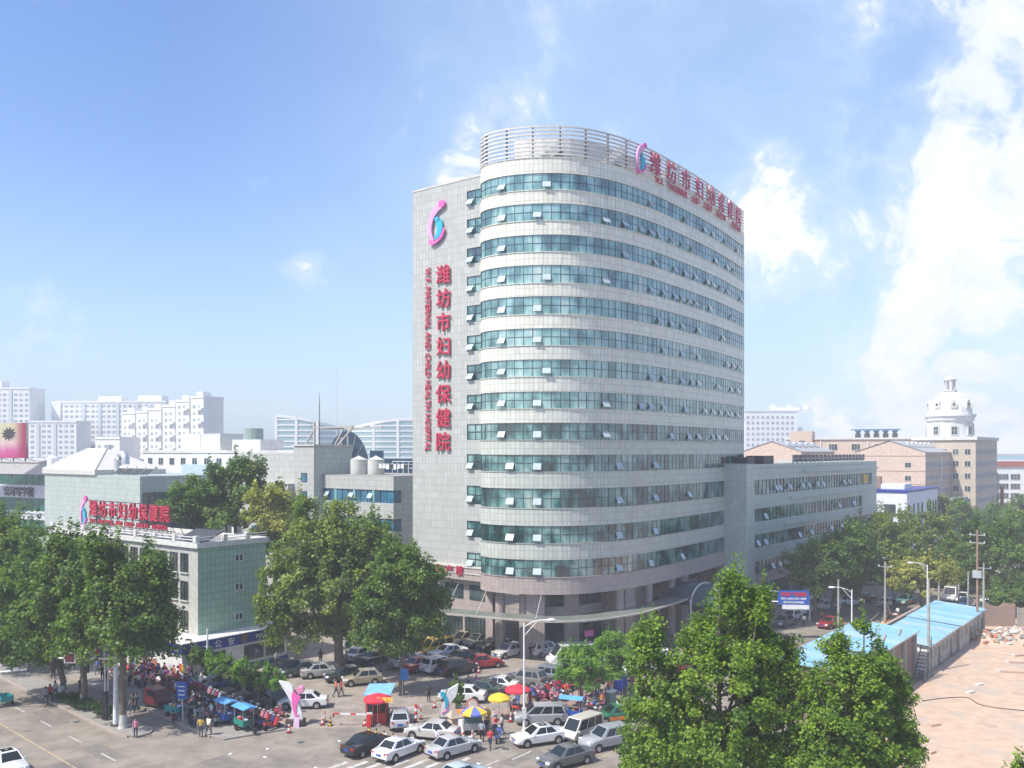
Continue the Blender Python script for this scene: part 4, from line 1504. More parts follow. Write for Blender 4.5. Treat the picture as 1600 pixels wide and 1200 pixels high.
def curved_tower(label, px0, px1, top0, top1, d, bow):
    x0, x1 = X(px0, d), X(px1, d)
    o = thing('curved_office', label, 'building', ((x0 + x1) / 2, d, 0), 0, 'pair of curved glass offices')
    W = (x1 - x0) / 2
    n_ = 18
    pts = []
    for k in range(n_ + 1):
        s_ = k / n_ * 2 - 1
        pts.append(Vector((W * s_, bow * s_ * abs(s_) * 8 + 6 * s_ * s_, 0)))
    ring_ = []
    for k, p in enumerate(pts):
        dd = (pts[min(k + 1, n_)] - pts[max(k - 1, 0)]).normalized()
        ring_.append((p, Vector((dd.y, -dd.x, 0)), k * 3.0))
    vs, fs = [], []
    for k, p in enumerate(pts):
        s_ = k / n_
        hz_ = H(top0 + (top1 - top0) * (s_ ** 1.6 if top1 > top0 else 1 - (1 - s_) ** 1.8), d)
        vs += [(p.x, p.y, 0), (p.x, p.y, hz_), (p.x, p.y + 24, hz_), (p.x, p.y + 24, 0)]
    for k in range(n_):
        a = k * 4
        fs += [(a, a + 4, a + 5, a + 1), (a + 1, a + 5, a + 6, a + 2), (a + 2, a + 6, a + 7, a + 3)]
    fs += [(0, 1, 2, 3), (n_ * 4 + 3, n_ * 4 + 2, n_ * 4 + 1, n_ * 4)]
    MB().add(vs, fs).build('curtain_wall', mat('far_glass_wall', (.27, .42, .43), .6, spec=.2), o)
    zt = H(min(top0, top1), d)
    for z_ in np.arange(2, zt - 2, 3.4):
        seg = [r_ for k, r_ in enumerate(ring_) if vs[k * 4 + 1][2] > z_ + 1.6]
        if len(seg) < 2:
            continue
        MB().sweep(seg, [(-.1, z_), (.3, z_), (.3, z_ + .9), (-.1, z_ + .9)]).build('floor_band', M_FARW, o)
    b = MB()
    for k in (0, 6, 12, 18):
        b.box(pts[k].x - .8, pts[k].x + .8, pts[k].y - .6, pts[k].y + .3, 0, vs[k * 4 + 1][2] + .5)
    b.build('pier', M_FARW, o)
    vs2, fs2 = [], []
    for k in range(n_ + 1):
        x_, y_, z_ = vs[k * 4 + 1]
        vs2 += [(x_, y_ - .4, z_ - 1.2), (x_, y_ - .4, z_ + .6), (x_, y_ + .4, z_ + .6), (x_, y_ + .4, z_ - 1.2)]
    for k in range(n_):
        a = k * 4
        for j in range(4):
            fs2.append((a + j, a + 4 + j, a + 4 + (j + 1) % 4, a + (j + 1) % 4))
    MB().add(vs2, fs2).build('crown_band', M_FARW, o)


curved_tower('hazy curved glass office sloping down to the right', 431, 527, 649, 668, 560, .6)
curved_tower('hazy curved glass office rising to the right behind the tower', 545, 660, 668, 653, 575, -.6)

# ================================================================ right-hand side
o, W, H_ = slab_block('high_rise', 'hazy pale high-rise right of the tower with notched top', 1163, 1247, 643, 520, R(3), 20, 3.2, 2.9, 1.5, 1.5)
for k in range(5):
    MB().box(2 + k * 5, 4.8 + k * 5, 1, 8, H_ + 1, H_ + (3.8 if k % 2 == 0 else 2.4)).build('roof_pier', M_FARW, o)
MB().box(W, W + 9, 3, 18, 0, H_ - 22).build('lower_wing', M_FARW, o)
MB().box(W - 2, W + 5.5, 2, 18, 0, H_ - 9).build('middle_wing', M_FARW, o)


def gable(name, label, px, d, w_, L, eave, ridge, m, rz=GRID, hot=3, loc=None):
    o = thing(name, label, 'building', loc or (X(px, d), d, 0), rz)
    b = MB().plate([(-w_, 0), (0, 0), (0, eave), (-w_ / 2, ridge), (-w_, eave)], 0, L)
    b.build('wall', m, o)
    b = MB()
    b.add([(.3, -.2, eave - .1), (.3, L, eave - .1), (-w_ / 2, L, ridge + .15), (-w_ / 2, -.2, ridge + .15)], [(0, 1, 2, 3)])
    b.add([(-w_ - .3, -.2, eave - .1), (-w_ - .3, L, eave - .1), (-w_ / 2, L, ridge + .15), (-w_ / 2, -.2, ridge + .15)], [(3, 2, 1, 0)])
    b.build('roof', mat('blue_grey_roof', (.36, .37, .37), .6), o)
    for k in range(hot):
        y_ = 2 + k * (L - 3) / max(1, hot)
        hz_ = eave + (ridge - eave) * .5
        q = MB().tube([(-w_ * .25 - .5, y_, hz_ + .9), (-w_ * .25 - .5, y_ + 1.9, hz_ + .9)], .3, 8, 0)
        q.box(-w_ * .25 - .6, -w_ * .25 - .4, y_, y_ + .15, hz_ - .3, hz_ + .8, 1)
        q.cbox((-w_ * .25 + .4, y_ + 1, hz_ + .35), (1.7, 1.7, .08), 0, 1, 0, R(32))
        q.build('solar_heater', [M_WPAINT, M_STEEL], o)
    return o


D9 = 215
o9 = gable('gabled_house', 'tan gabled block peeping over the clinic roof screen', 1252, 232, 16, 26, H(705, 232), H(690, 232), M_TAN, hot=5)
# five-storey tan block with a gable end
DA = 228
oA = gable('tan_apartment', 'tan five-storey block with gable end and rows of small windows', 1446, DA, 17.5, 34, H(706, DA), H(689, DA), M_TAN, hot=7)
wm = winmesh(1.5, 1.3, 2, 1, GL_DARK, M_WFRAME)
for z_ in (5.5, 9.0, 12.4, 15.9, 19.3):
    put('window', wm, oA, (-4.2, 0, z_), 0)
    put('window', wm, oA, (-19.0, 2.02, z_), 0)
    for y_ in np.arange(1.5, 33, 2.6):
        put('window', wm, oA, (0, y_, z_), R(90))
MB().box(-21, -17.51, 2, 30, 0, 22.2).build('side_wing_wall', M_TAN, oA)
b = MB()
for z_ in (8.0, 11.4, 14.9, 18.3, 22.2):
    b.box(-17.52, .03, -.06, 0, z_, z_ + .12)
    b.box(0, .05, -.06, 34, z_, z_ + .12)
b.build('string_course', mat('brown_band', (.3, .2, .14), .8), oA)
for x_, y_ in ((-17.6, -.12), (.1, 17), (.1, 33)):
    MB().tube([(x_, y_, 0), (x_, y_, 22)], .12, 6).build('drainpipe', M_WPAINT, oA)
# three-storey tan range behind it, with rooftop units
DB = 262
oB = thing('tan_range', 'long tan flat-roofed range with white drainpipes and rooftop coolers', 'building', (X(1480, DB), DB, 0), GRID + R(14))
MB().box(-45, 8, 0, 14, 0, H(686, DB)).build('wall', M_TAN, oB)
MB().box(-45.3, 8.3, -.4, 14, H(686, DB), H(683, DB)).build('cornice', M_OFFW, oB)
wm = winmesh(2.4, 1.9, 3, 1, GL_DARK, M_WFRAME)
for x_ in (-38, -31.5, -25, -18.5, -12, -5):
    for z_ in (H(698, DB), H(717, DB)):
        put('window', wm, oB, (x_, 0, z_ - 1), 0)
MB().box(-44, -37.5, -1.2, 8, 0, H(672, DB)).build('stair_wall', M_TAN, oB)
put('window', winmesh(1.9, 2.0, 2, 1, GL_DARK, M_WFRAME), oB, (-40.5, -1.2, H(698, DB)))
put('window', winmesh(1.9, 2.0, 2, 1, GL_DARK, M_WFRAME), oB, (-40.5, -1.2, H(713, DB)))
for x_ in (-35, -21.5, -8):
    MB().tube([(x_, -.2, 0), (x_, -.2, H(688, DB))], .14, 6).build('drainpipe', M_WPAINT, oB)
for k in range(5):
    u_ = thing('roof_cooler', 'blue and grey cooling unit on the tan range roof, %s in the row of five' % ('first', 'second', 'middle', 'fourth', 'last')[k], 'cooler',
               Vector((X(1480, DB), DB, 0)) + Matrix.Rotation(GRID + R(14), 3, 'Z') @ Vector((-24.5 + k * 2.6, 3, H(683, DB))), GRID + R(14), 'rooftop coolers')
    MB().box(-.8, .8, -.7, .7, 0, 1.3).build('unit_body', M_DARK, u_)
    MB().lathe([(.45, 0), (.7, .5), (1.1, .9)], 12, (0, 0, 1.3)).build('fan_cowl', mat('cooler_blue', (.04, .16, .3), .5), u_)
MB().box(-26.5, -12.5, 2, 4, H(683, DB) + 2.3, H(683, DB) + 2.6).build('service_rail', MATS['cooler_blue'], oB)
# domed corner tower
DC = 256
oC = thing('domed_tower', 'beige corner tower with a white drum, dome and columned lantern', 'building', (X(1484, DC), DC, 0), GRID)
zb, zd, zc = H(688, DC), H(650, DC), H(613, DC)
MB().box(-8, 8, -7, 24, 0, zb).build('wall', M_TAN2, oC)
MB().box(-8.5, 8.5, -7.5, 24, zb, zb + .9).build('cornice', M_OFFW, oC)
wm = winmesh(1.5, 1.5, 2, 1, GL_DARK, M_WFRAME)
for z_ in (5.5, 9.0, 12.4, 15.9, 19.3, 22.6):
    for y_ in np.arange(-5.6, 22, 2.5):
        put('window', wm, oC, (8, y_, z_), R(90))
    for x_ in (-6, -3, 0, 3, 6):
        put('window', wm, oC, (x_, -7, z_), 0)
MB().lathe([(6.0, zb + .9), (6.0, zd - 1.6), (6.4, zd - 1.4), (6.6, zd - .4), (6.95, zd - .2), (6.95, zd + .3), (6.0, zd + .4)], 16, mi=0).build('drum', M_WHITE, oC, smooth=30)
dp = [(5.7 * math.cos(k * math.pi / 2 / 10), zd + .4 + (zc - zd) * math.sin(k * math.pi / 2 / 10)) for k in range(10)] + [(1.7, zc + .35)]
MB().lathe(dp, 24).build('dome', M_WHITE, oC, smooth=40)
b = MB()
for k in range(8):
    a = k * math.pi / 4
    b.tube([(r_ * 1.01 * math.cos(a), r_ * 1.01 * math.sin(a), z_) for r_, z_ in dp], .14, 5)
b.build('dome_rib', M_OFFW, oC)
for k in range(8):
    a = k * math.pi / 4 + math.pi / 8
    q = put('dormer', MB().plate([(-.8, -1), (.8, -1), (.8, .6), (.5, 1.2), (0, 1.45), (-.5, 1.2), (-.8, .6)], -.8, .8).build('dormer', M_OFFW, link=False), oC, (5.0 * math.cos(a), 5.0 * math.sin(a), zd + 3.0), a + R(90))
    MB().lathe([(.38, 0), (.38, .05)], 10).build('dormer_window', GL_DARK, q, (0, -.83, .1)).rotation_euler = (R(90), 0, 0)
    arch = [(-1.0, 0), (1.0, 0), (1.0, 2.6)] + [(math.cos(t_ * math.pi / 8), 2.6 + math.sin(t_ * math.pi / 8)) for t_ in range(1, 8)] + [(-1.0, 2.6)]
    q = put('arched_window', MB().plate(arch, -.14, .2).build('arched_window', M_OFFW, link=False), oC, (6.0 * math.cos(a), 6.0 * math.sin(a), zb + 1.3), a + R(90))
    q2 = winmesh(1.5, 2.2, 2, 2, GL_DARK, M_WFRAME)
    put('sash_window', q2, q, (0, -.16, .3), 0)
zl = zc + .3
MB().lathe([(1.9, zl), (1.9, zl + .35), (1.6, zl + .4)], 12).build('lantern_base', M_OFFW, oC)
zt = H(595, DC)
for k in range(6):
    a = k * math.pi / 3
    MB().tube([(1.35 * math.cos(a), 1.35 * math.sin(a), zl + .4), (1.35 * math.cos(a), 1.35 * math.sin(a), zt)], .2, 8).build('lantern_column', M_OFFW, oC)
MB().lathe([(1.7, zt), (1.75, zt + .4), (1.3, zt + .7), (.7, zt + 1.3), (.1, zt + 1.5)], 14).build('lantern_cap', M_OFFW, oC)
put('shop_sign_board', MB().box(-.5, .5, -.2, .2, 5, 13).build('shop_sign_board', mat('red_brown_sign', (.28, .06, .05), .6, var=.6, scale=1.5), link=False), oC, (10, 20, 0), GRID)
# white block with a blue coping
DW = 190
oW = thing('white_blue_block', 'white two-storey block with a dark blue coping and slit windows', 'building', (X(1417, DW), DW, 0), GRID)
zw = H(770, DW)
MB().box(-16, 0, 0, 27, 0, zw).build('wall', mat('white_panel', (.68, .70, .74), .6, var=.05), oW)
MB().box(-16.2, .2, -.2, 27.2, zw, zw + .5).build('coping', M_BLUEP, oW)
wm = winmesh(.9, 3.6, 1, 2, GL_DARK, M_FRAME)
for y_ in (1.5, 5.5, 9.2, 12.6, 17.5, 20, 22.5, 25):
    put('window', wm, oW, (0, y_, zw - 6.2), R(90))
wm = winmesh(2.2, 2.6, 1, 1, GL_DARK, M_FRAME)
for x_ in (-3.4, -7.2, -11):
    put('window', wm, oW, (x_, 0, zw - 5.2), 0)
MB().box(-7, -2, 6, 12, zw + .1, zw + 1.6).build('roof_unit', M_WPAINT, oW)
MB().box(-8.8, -7.6, 8, 9.2, zw + .1, zw + 3.2).build('roof_chimney', M_BRICK, oW)
b = MB().box(-2, .1, 28, 60, 0, H(778, 230))
b.build('shop_fronts', mat('grey_panel', (.34, .36, .40), .6), oW)
# far block at the right edge
DF = 330
oF = thing('red_trim_block', 'distant white block with red eaves and dark window bays', 'building', (X(1590, DF), DF, 0), GRID + R(30))
zf = H(719, DF)
MB().box(-17, 12, 0, 16, 0, zf).build('wall', M_WHITE, oF)
MB().box(-17, 3.5, -.5, 0, zf - 2.4, zf - .4).build('red_eaves', mat('brick_red', (.32, .08, .06), .7), oF)
MB().box(5.5, 10, -.8, 0, 0, zf + 1).build('red_pier', MATS['brick_red'], oF)
MB().box(10.5, 20, -1, 12, 0, zf + 3).build('white_tower', M_WHITE, oF)
wm = winmesh(3.3, 2.1, 3, 1, GL_DARK, M_WFRAME)
for z_ in np.arange(2.5, zf - 4, 3.5):
    for x_ in (-14.7, -10.7, -4.8, -.8):
        put('window', wm, oF, (x_, -.02, z_), 0)
    MB().box(-8.7, -6.8, -.5, 0, z_ - .5, z_ + 2.4).build('recess_panel', M_DARK, oF)
MB().box(-17, 14, 1, 16, zf, zf + 1.6).build('blue_roof', M_ROOFB, oF)
slab_block('distant_block', 'low grey block far down the right-hand street', 1545, 1640, 722, 460, R(-10), 20)

# ================================================================ trees


def leafmat(name, dark, light, trans=.36):
    m = bpy.data.materials.new(name)
    m.use_nodes = True
    t = NT(m.node_tree)
    at_ = t.n('ShaderNodeAttribute', attribute_name='tint')
    c = t.ramp(at_.outputs['Fac'], [(0, dark), (.55, tuple((a + b_) / 2 for a, b_ in zip(dark, light))), (1, light)])
    p = t.n('ShaderNodeBsdfPrincipled', i_Base_Color=c, i_Roughness=.5)
    p.inputs['Specular IOR Level'].default_value = .35
    tr = t.n('ShaderNodeBsdfTranslucent', i_Color=t.mix(1.0, c, (1.5, 1.7, .5), 'MULTIPLY'))
    mx = t.n('ShaderNodeMixShader', i_0=trans)
    t.t.links.new(p.outputs[0], mx.inputs[1])
    t.t.links.new(tr.outputs[0], mx.inputs[2])
    t.t.links.new(mx.outputs[0], t.n('ShaderNodeOutputMaterial').inputs[0])
    MATS[name] = m
    return m


LF_NEAR = leafmat('poplar_leaf', (0.050, 0.125, 0.014), (0.284, 0.396, 0.036))
LF_PLANE = leafmat('plane_leaf', (0.040, 0.099, 0.019), (0.199, 0.290, 0.042))
LF_CENT = leafmat('plane_leaf_light', (0.057, 0.125, 0.024), (0.298, 0.356, 0.060))
LF_LOC = leafmat('locust_leaf', (0.071, 0.185, 0.024), (0.284, 0.449, 0.054))
LF_STREET = leafmat('street_tree_leaf', (0.035, 0.099, 0.022), (0.192, 0.284, 0.042))
LF_YEL = leafmat('yellowing_leaf', (0.142, 0.185, 0.036), (0.483, 0.449, 0.096))
LF_HEDGE = leafmat('hedge_leaf', (0.021, 0.059, 0.012), (0.085, 0.158, 0.024))


def leaf_mesh(name, lobes, count, size, m, seed, sprigs=0, clump=.75):
    rg = np.random.default_rng(seed)
    L = np.array(lobes, float)                       # dx dy z rx ry rz
    wgt = (L[:, 3] * L[:, 5])
    wgt /= wgt.sum()
    ncl = max(12, int(count / 85))
    which = rg.choice(len(L), ncl, p=wgt)
    d = rg.normal(size=(ncl, 3))
    d /= np.linalg.norm(d, axis=1)[:, None]
    d[:, 2] = np.where(d[:, 2] < -.45, -d[:, 2], d[:, 2])
    rad = rg.uniform(.42, 1.16, ncl)
    cc = L[which, :3] + d * L[which, 3:6] * rad[:, None]
    cr = np.stack([np.full(ncl, clump)] * 3, 1) * rg.uniform(.4, 1.15, (ncl, 1)) * np.array([1, 1, .8])
    # upright leading shoots
    if sprigs:
        si = rg.choice(ncl, sprigs)
        top = d[si].copy()
        top[:, 2] = np.abs(top[:, 2]) + .55
        top /= np.linalg.norm(top, axis=1)[:, None]
        sc_ = L[which[si], :3] + top * L[which[si], 3:6] * 1.02
        cc = np.vstack([cc, sc_ + [0, 0, clump * .7]])
        cr = np.vstack([cr, np.tile([clump * .34, clump * .34, clump * 1.5], (sprigs, 1))])
    vol = (cr[:, 0] * cr[:, 1] * cr[:, 2]) ** .66
    vol /= vol.sum()
    k = rg.choice(len(cc), count, p=vol)
    off = rg.normal(size=(count, 3))
    off /= np.maximum(1e-6, np.linalg.norm(off, axis=1))[:, None]
    off *= (rg.uniform(0, 1, count) ** .45)[:, None]
    pos = cc[k] + off * cr[k]
    centre = (L[:, :3] * wgt[:, None]).sum(0)
    outw = pos - centre
    outw /= np.maximum(1e-6, np.linalg.norm(outw, axis=1))[:, None]
    nr = outw * .55 + off * .35 + np.array([0, 0, .55]) + rg.normal(size=(count, 3)) * .55
    nr /= np.linalg.norm(nr, axis=1)[:, None]
    ta = np.cross(nr, rg.normal(size=(count, 3)))
    ta /= np.maximum(1e-6, np.linalg.norm(ta, axis=1))[:, None]
    tb = np.cross(nr, ta)
    s = size * rg.uniform(.65, 1.3, count)[:, None]
    v = np.empty((count, 4, 3))
    v[:, 0] = pos - ta * s * .5
    v[:, 1] = pos + tb * s * .42 + nr * s * .08
    v[:, 2] = pos + ta * s * .5 - nr * s * .12
    v[:, 3] = pos - tb * s * .42 + nr * s * .08
    me = bpy.data.meshes.new(name)
    me.vertices.add(count * 4)
    me.vertices.foreach_set('co', v.astype(np.float32).ravel())
    me.loops.add(count * 4)
    me.loops.foreach_set('vertex_index', np.arange(count * 4, dtype=np.int32))
    me.polygons.add(count)
    me.polygons.foreach_set('loop_start', np.arange(count, dtype=np.int32) * 4)
    me.update(calc_edges=True)
    ctint = rg.uniform(.15, .75, len(cc))
    tint = np.clip(ctint[k] + rg.normal(0, .2, count), 0, 1).astype(np.float32)
    a = me.attributes.new('tint', 'FLOAT', 'FACE')
    a.data.foreach_set('value', tint)
    me.materials.append(m)
    return me, cc


def limb_pts(p, q, rg, k=4, sag=.12):
    p, q = Vector(p), Vector(q)
    pts = []
    L = (q - p).length
    for i in range(k + 1):
        t = i / k
        c = p.lerp(q, t)
        c += Vector((rg.uniform(-1, 1), rg.uniform(-1, 1), rg.uniform(-.4, .6))) * L * .05 * math.sin(t * math.pi)
        c.z -= math.sin(t * math.pi) * L * sag * .3
        pts.append(c)
    return pts


def tree(name, label, base, lobes, count, size, m, seed, trunk=.28, fork=None, sprigs=0, clump=.75, lime=False, group=None, bare=0, z0=0.0, limbs=12):
    rg = random.Random(seed)
    o = thing(name, label, 'tree', (base[0], base[1], z0), 0, group)
    me, cc = leaf_mesh('crown', lobes, count, size, m, seed, sprigs, clump)
    put('crown', me, o)
    top = max(l[2] + l[5] * .4 for l in lobes)
    low = min(l[2] - l[5] for l in lobes)
    fork = fork or max(1.6, low + .8)
    cx = sum(l[0] for l in lobes) / len(lobes)
    cy = sum(l[1] for l in lobes) / len(lobes)
    b = MB()
    leader = [(0, 0, -.1), (rg.uniform(-.1, .1), rg.uniform(-.1, .1), fork * .5), (cx * .12, cy * .12, fork), (cx * .5, cy * .5, (fork + top) / 2), (cx * .8, cy * .8, top)]
    b.tube([(0, 0, -.1), (0, 0, .25)] + leader[1:], [trunk * 1.35, trunk * 1.08, trunk * .95, trunk * .85, trunk * .5, trunk * .12], 10)
    sel = rg.sample(range(len(cc)), min(limbs, len(cc)))
    for i in sel:
        e = Vector(cc[i])
        t = rg.uniform(0, .6)
        s = Vector(leader[2]).lerp(Vector(leader[4]), t)
        if e.z < s.z:
            s = Vector(leader[2])
        pts = limb_pts(s, e, rg)
        r0 = trunk * (.55 - .4 * t)
        b.tube(pts, [r0 * (1 - .82 * k / (len(pts) - 1)) for k in range(len(pts))], 6)
    b.build('trunk', M_BARK, o, smooth=70)
    if lime:
        MB().lathe([(trunk * 1.36, .0), (trunk * 1.12, .26), (trunk * 1.05, 1.15)], 10).build('limewash', M_BARKW, o, smooth=60)
    for k in range(bare):                                          # dead branches showing against the leaves
        l = rg.choice(lobes)
        a = rg.uniform(math.pi * .9, math.pi * 2.1)
        e = Vector((l[0] + math.cos(a) * l[3] * 1.08, l[1] + math.sin(a) * l[4] * 1.1, l[2] + rg.uniform(-.2, .9) * l[5]))
        s = Vector((l[0] + (e.x - l[0]) * .3, l[1] + (e.y - l[1]) * .55, e.z - rg.uniform(.4, 1.6)))
        bb = MB()
        pts = limb_pts(s, e, rg, 4, -.3)
        bb.tube(pts, [.06, .05, .04, .028, .012], 5)
        for q in range(2):
            s2 = pts[2 + q]
            bb.tube([s2, s2 + Vector((rg.uniform(-.5, .5), rg.uniform(-.5, .1), rg.uniform(.2, .7)))], [.025, .008], 4)
        bb.build('bare_branch', mat('dead_wood', (.38, .30, .22), .9, coords='Object'), o)
    return o


def lob(base, d, items, down=0):
    """lobes given by where they show: (px, py, radius_x[, radius_z[, depth offset]])"""
    out_ = []
    for it in items:
        px, py, r_ = it[:3]
        py += down
        rz_ = it[3] if len(it) > 3 else r_
        dy = it[4] if len(it) > 4 else rnd.uniform(-.35, .35) * r_
        out_.append((X(px, d) - base[0], dy, H(py, d), r_, r_, rz_))
    return out_


# two young poplars close to the camera
b1 = (X(1120, 50), 50)
tree('poplar_tree', 'big leafy poplar close to the camera, covering the street right of centre', b1,
     lob(b1, 50, [(1160, 955, 1.9, 2.4), (1125, 1035, 3.1, 2.8), (1015, 1000, 1.15, 1.9, -.5), (1035, 1085, 2.2, 2.2, -1), (1205, 1075, 2.3, 2.4), (1228, 1010, 1.0, 1.6), (1150, 905, .8, 1.5),
                  (1080, 1160, 3.4, 2.8, -1), (1205, 1165, 2.8, 2.4, -.5), (1185, 935, 1.0, 1.6), (1095, 975, .8, 1.4), (1010, 1160, 1.6, 2)], 30), 92000, .175, LF_NEAR, 3, .26, 3.5, 120, .62, bare=11)
b2 = (X(1345, 47), 47)
tree('poplar_tree', 'smaller leafy poplar close to the camera in front of the blue-roofed sheds', b2,
     lob(b2, 47, [(1340, 1040, 1.9, 1.7), (1290, 1085, 1.5, 1.6), (1390, 1075, 1.3, 1.5), (1340, 1125, 2.8, 2.3), (1290, 1185, 2.8, 2.2, -.6), (1400, 1135, 1.2, 1.5), (1426, 1150, .5, .8), (1310, 1000, .7, 1.1), (1372, 1010, .5, 1.0),
                  (1365, 1185, 1.9, 1.8), (1347, 955, .4, .6)], 26), 62000, .165, LF_NEAR, 5, .2, 3, 80, .55, bare=10)
b3 = (X(1590, 40), 40)
tree('poplar_sapling', 'tip of a sapling poking in at the bottom right corner', b3, lob(b3, 40, [(1590, 1225, .8, .9), (1570, 1240, .7, .7)]), 2500, .17, LF_NEAR, 8, .08, 3, 5, .4)

# planes along the left street
GP = 'plane trees along the left street'


def plane(label, px, py, items, count, seed, m=LF_PLANE, size=.3, trunk=.3, lime=True, z0=ISL):
    g_ = G(px, py)
    return tree('plane_tree', label, (g_.x, g_.y), lob((g_.x, g_.y), g_.y, items, 22), count, size, m, seed, trunk, None, 48, 1.0, lime, GP, z0=z0)


plane('tall street plane with limewashed foot at the tip of the traffic island', 192, 1140,
      [(200, 900, 2.9, 2.5), (160, 865, 1.6, 2.2), (236, 885, 1.3, 2.0), (150, 950, 2.8, 2.6), (238, 950, 2.0, 2.4), (200, 975, 3.2, 2.6), (250, 985, 1.2, 1.5), (120, 985, 2, 2)], 36000, 21)
plane('street plane standing in the clipped hedge on the island', 131, 1106, [(120, 880, 3.0, 2.8), (85, 930, 3.0, 2.6), (150, 930, 3, 2.6), (115, 985, 3.4, 2.6), (100, 850, 1.5, 2)], 26000, 22)
plane('street plane at the far end of the hedge near three walkers', 97, 1092, [(55, 900, 3.4, 3), (30, 950, 3.6, 3), (90, 950, 3, 2.6), (60, 995, 3, 2.2), (20, 1000, 2.6, 2)], 26000, 23)
plane('street plane at the left edge of the picture, nearer trunk of a pair', 14, 1052, [(25, 830, 3.6, 2.6), (0, 880, 4.5, 3.4), (40, 900, 3.5, 3), (5, 960, 4, 3), (-40, 850, 4, 4)], 24000, 24)
plane('street plane at the left edge of the picture, farther trunk of a pair', 4, 1042, [(-30, 830, 4.5, 3.6), (10, 850, 3, 3), (-20, 920, 5, 4)], 12000, 25)
# forecourt planes
g_ = G(531, 1056)
tree('plane_tree', 'broad old plane with a thick trunk in the middle of the car park', (g_.x, g_.y),
     lob(g_, g_.y, [(500, 850, 4.2, 3.2), (560, 860, 4.0, 3.2), (455, 920, 3.6, 3.4), (525, 930, 5.0, 4.0), (590, 950, 4.2, 3.6), (440, 985, 2.4, 2.6), (540, 810, 1.8, 1.8), (470, 800, 1.2, 1.4), (585, 870, 3, 3), (425, 960, 1.8, 2), (500, 990, 3, 2)]),
     46000, .34, LF_CENT, 31, .5, 4.5, 60, 1.15, limbs=16)
g_ = G(628, 1086)
tree('plane_tree', 'slimmer plane with a blue board on its trunk beside the gate kiosk', (g_.x, g_.y),
     lob(g_, g_.y, [(622, 885, 2.8, 2.4), (655, 905, 2.4, 2.2), (688, 925, 1.2, 1.3), (632, 950, 3.2, 2.8), (600, 930, 2.6, 2.6), (665, 970, 2.0, 2.2), (625, 1000, 2.4, 1.8), (640, 860, 1, 1.4), (580, 985, 2, 2)], 14),
     30000, .3, LF_PLANE, 32, .26, 3.2, 40, .95)
# green mass behind the police building
dB = 120
bb_ = (X(365, dB), dB)
tree('plane_tree', 'wide crown rising behind the police building roof', bb_,
     lob(bb_, dB, [(355, 765, 4.0, 3.6), (300, 790, 4.0, 3.2), (405, 795, 4.2, 3.6), (440, 815, 3.6, 3.2), (285, 800, 2.8, 3), (345, 810, 4.5, 3), (385, 745, 2.2, 2.6), (455, 850, 3.5, 3)]), 28000, .4, LF_STREET, 33, .4, 6, 16, 1.2)
dB = 112
bb_ = (X(430, dB), dB)
tree('plane_tree', 'yellowish crown squeezed between police building and car park plane', bb_, lob(bb_, dB, [(425, 800, 3.0, 3), (445, 840, 3.2, 3), (415, 850, 2.5, 2.6)]), 9000, .36, LF_YEL, 34, .3, 5, 8, 1.0)

# two little locust trees by the stalls
for (px, py, items, n_, sd, lbl) in ((907, 1105, [(893, 1035, 1.5, 1.3), (918, 1040, 1.6, 1.4), (905, 1060, 1.9, 1.2), (880, 1055, 1.0, .9), (930, 1060, 1.0, 1.0), (905, 1020, .8, .8)], 17000, 41, 'feathery young locust tree beside the blue pedlar cart'),
                                     (958, 1086, [(955, 1012, 1.5, 1.3), (975, 1030, 1.7, 1.4), (945, 1032, 1.5, 1.4), (990, 1025, .9, .9), (965, 1050, 1.5, 1.0), (940, 1008, .8, .8)], 17000, 42, 'feathery young locust tree behind the first, by the blue notice boards')):
    g_ = G(px, py)
    tree('locust_tree', lbl, (g_.x, g_.y), lob(g_, g_.y, items), n_, .16, LF_LOC, sd, .09, 1.6, 10, .5, group='young locust trees', limbs=10)

# standard shrubs in the planted strip
for i, (px, py, r_) in enumerate(((316, 1072, 1.1), (337, 1082, 1.2), (358, 1091, 1.25), (379, 1100, 1.25), (403, 1109, 1.35), (424, 1113, 1.3), (300, 1064, 1.1), (284, 1056, 1.0))):
    g_ = G(px, py)
    q = 1.55 + r_ * .7
    lbls = ['third', 'fourth', 'fifth', 'sixth', 'seventh', 'nearest the mother sculpture', 'second', 'farthest']
    lb = 'small bushy standard tree in the planted strip, %s' % (lbls[i] if i in (5, 7) else lbls[i] + ' from the far end')
    tree('bushy_tree', lb, (g_.x, g_.y), [(0, 0, q, r_, r_, r_ * .9), (.5, -.3, q - .2, r_ * .7, r_ * .7, r_ * .7), (-.5, .2, q + .3, r_ * .6, r_ * .6, r_ * .8)], 4200, .16, LF_LOC if i % 2 else LF_PLANE, 50 + i, .06, 1.0, 4, .38, group='bushy trees in the planted strip', z0=.2, limbs=6)
g_ = G(713, 1108)
tree('bushy_tree', 'small bush behind the child sculpture', (g_.x, g_.y), [(0, 0, 1.7, .8, .8, .9), (.2, -.2, .9, .6, .6, .7)], 2600, .15, LF_PLANE, 60, .05, .6, 3, .35, limbs=5)

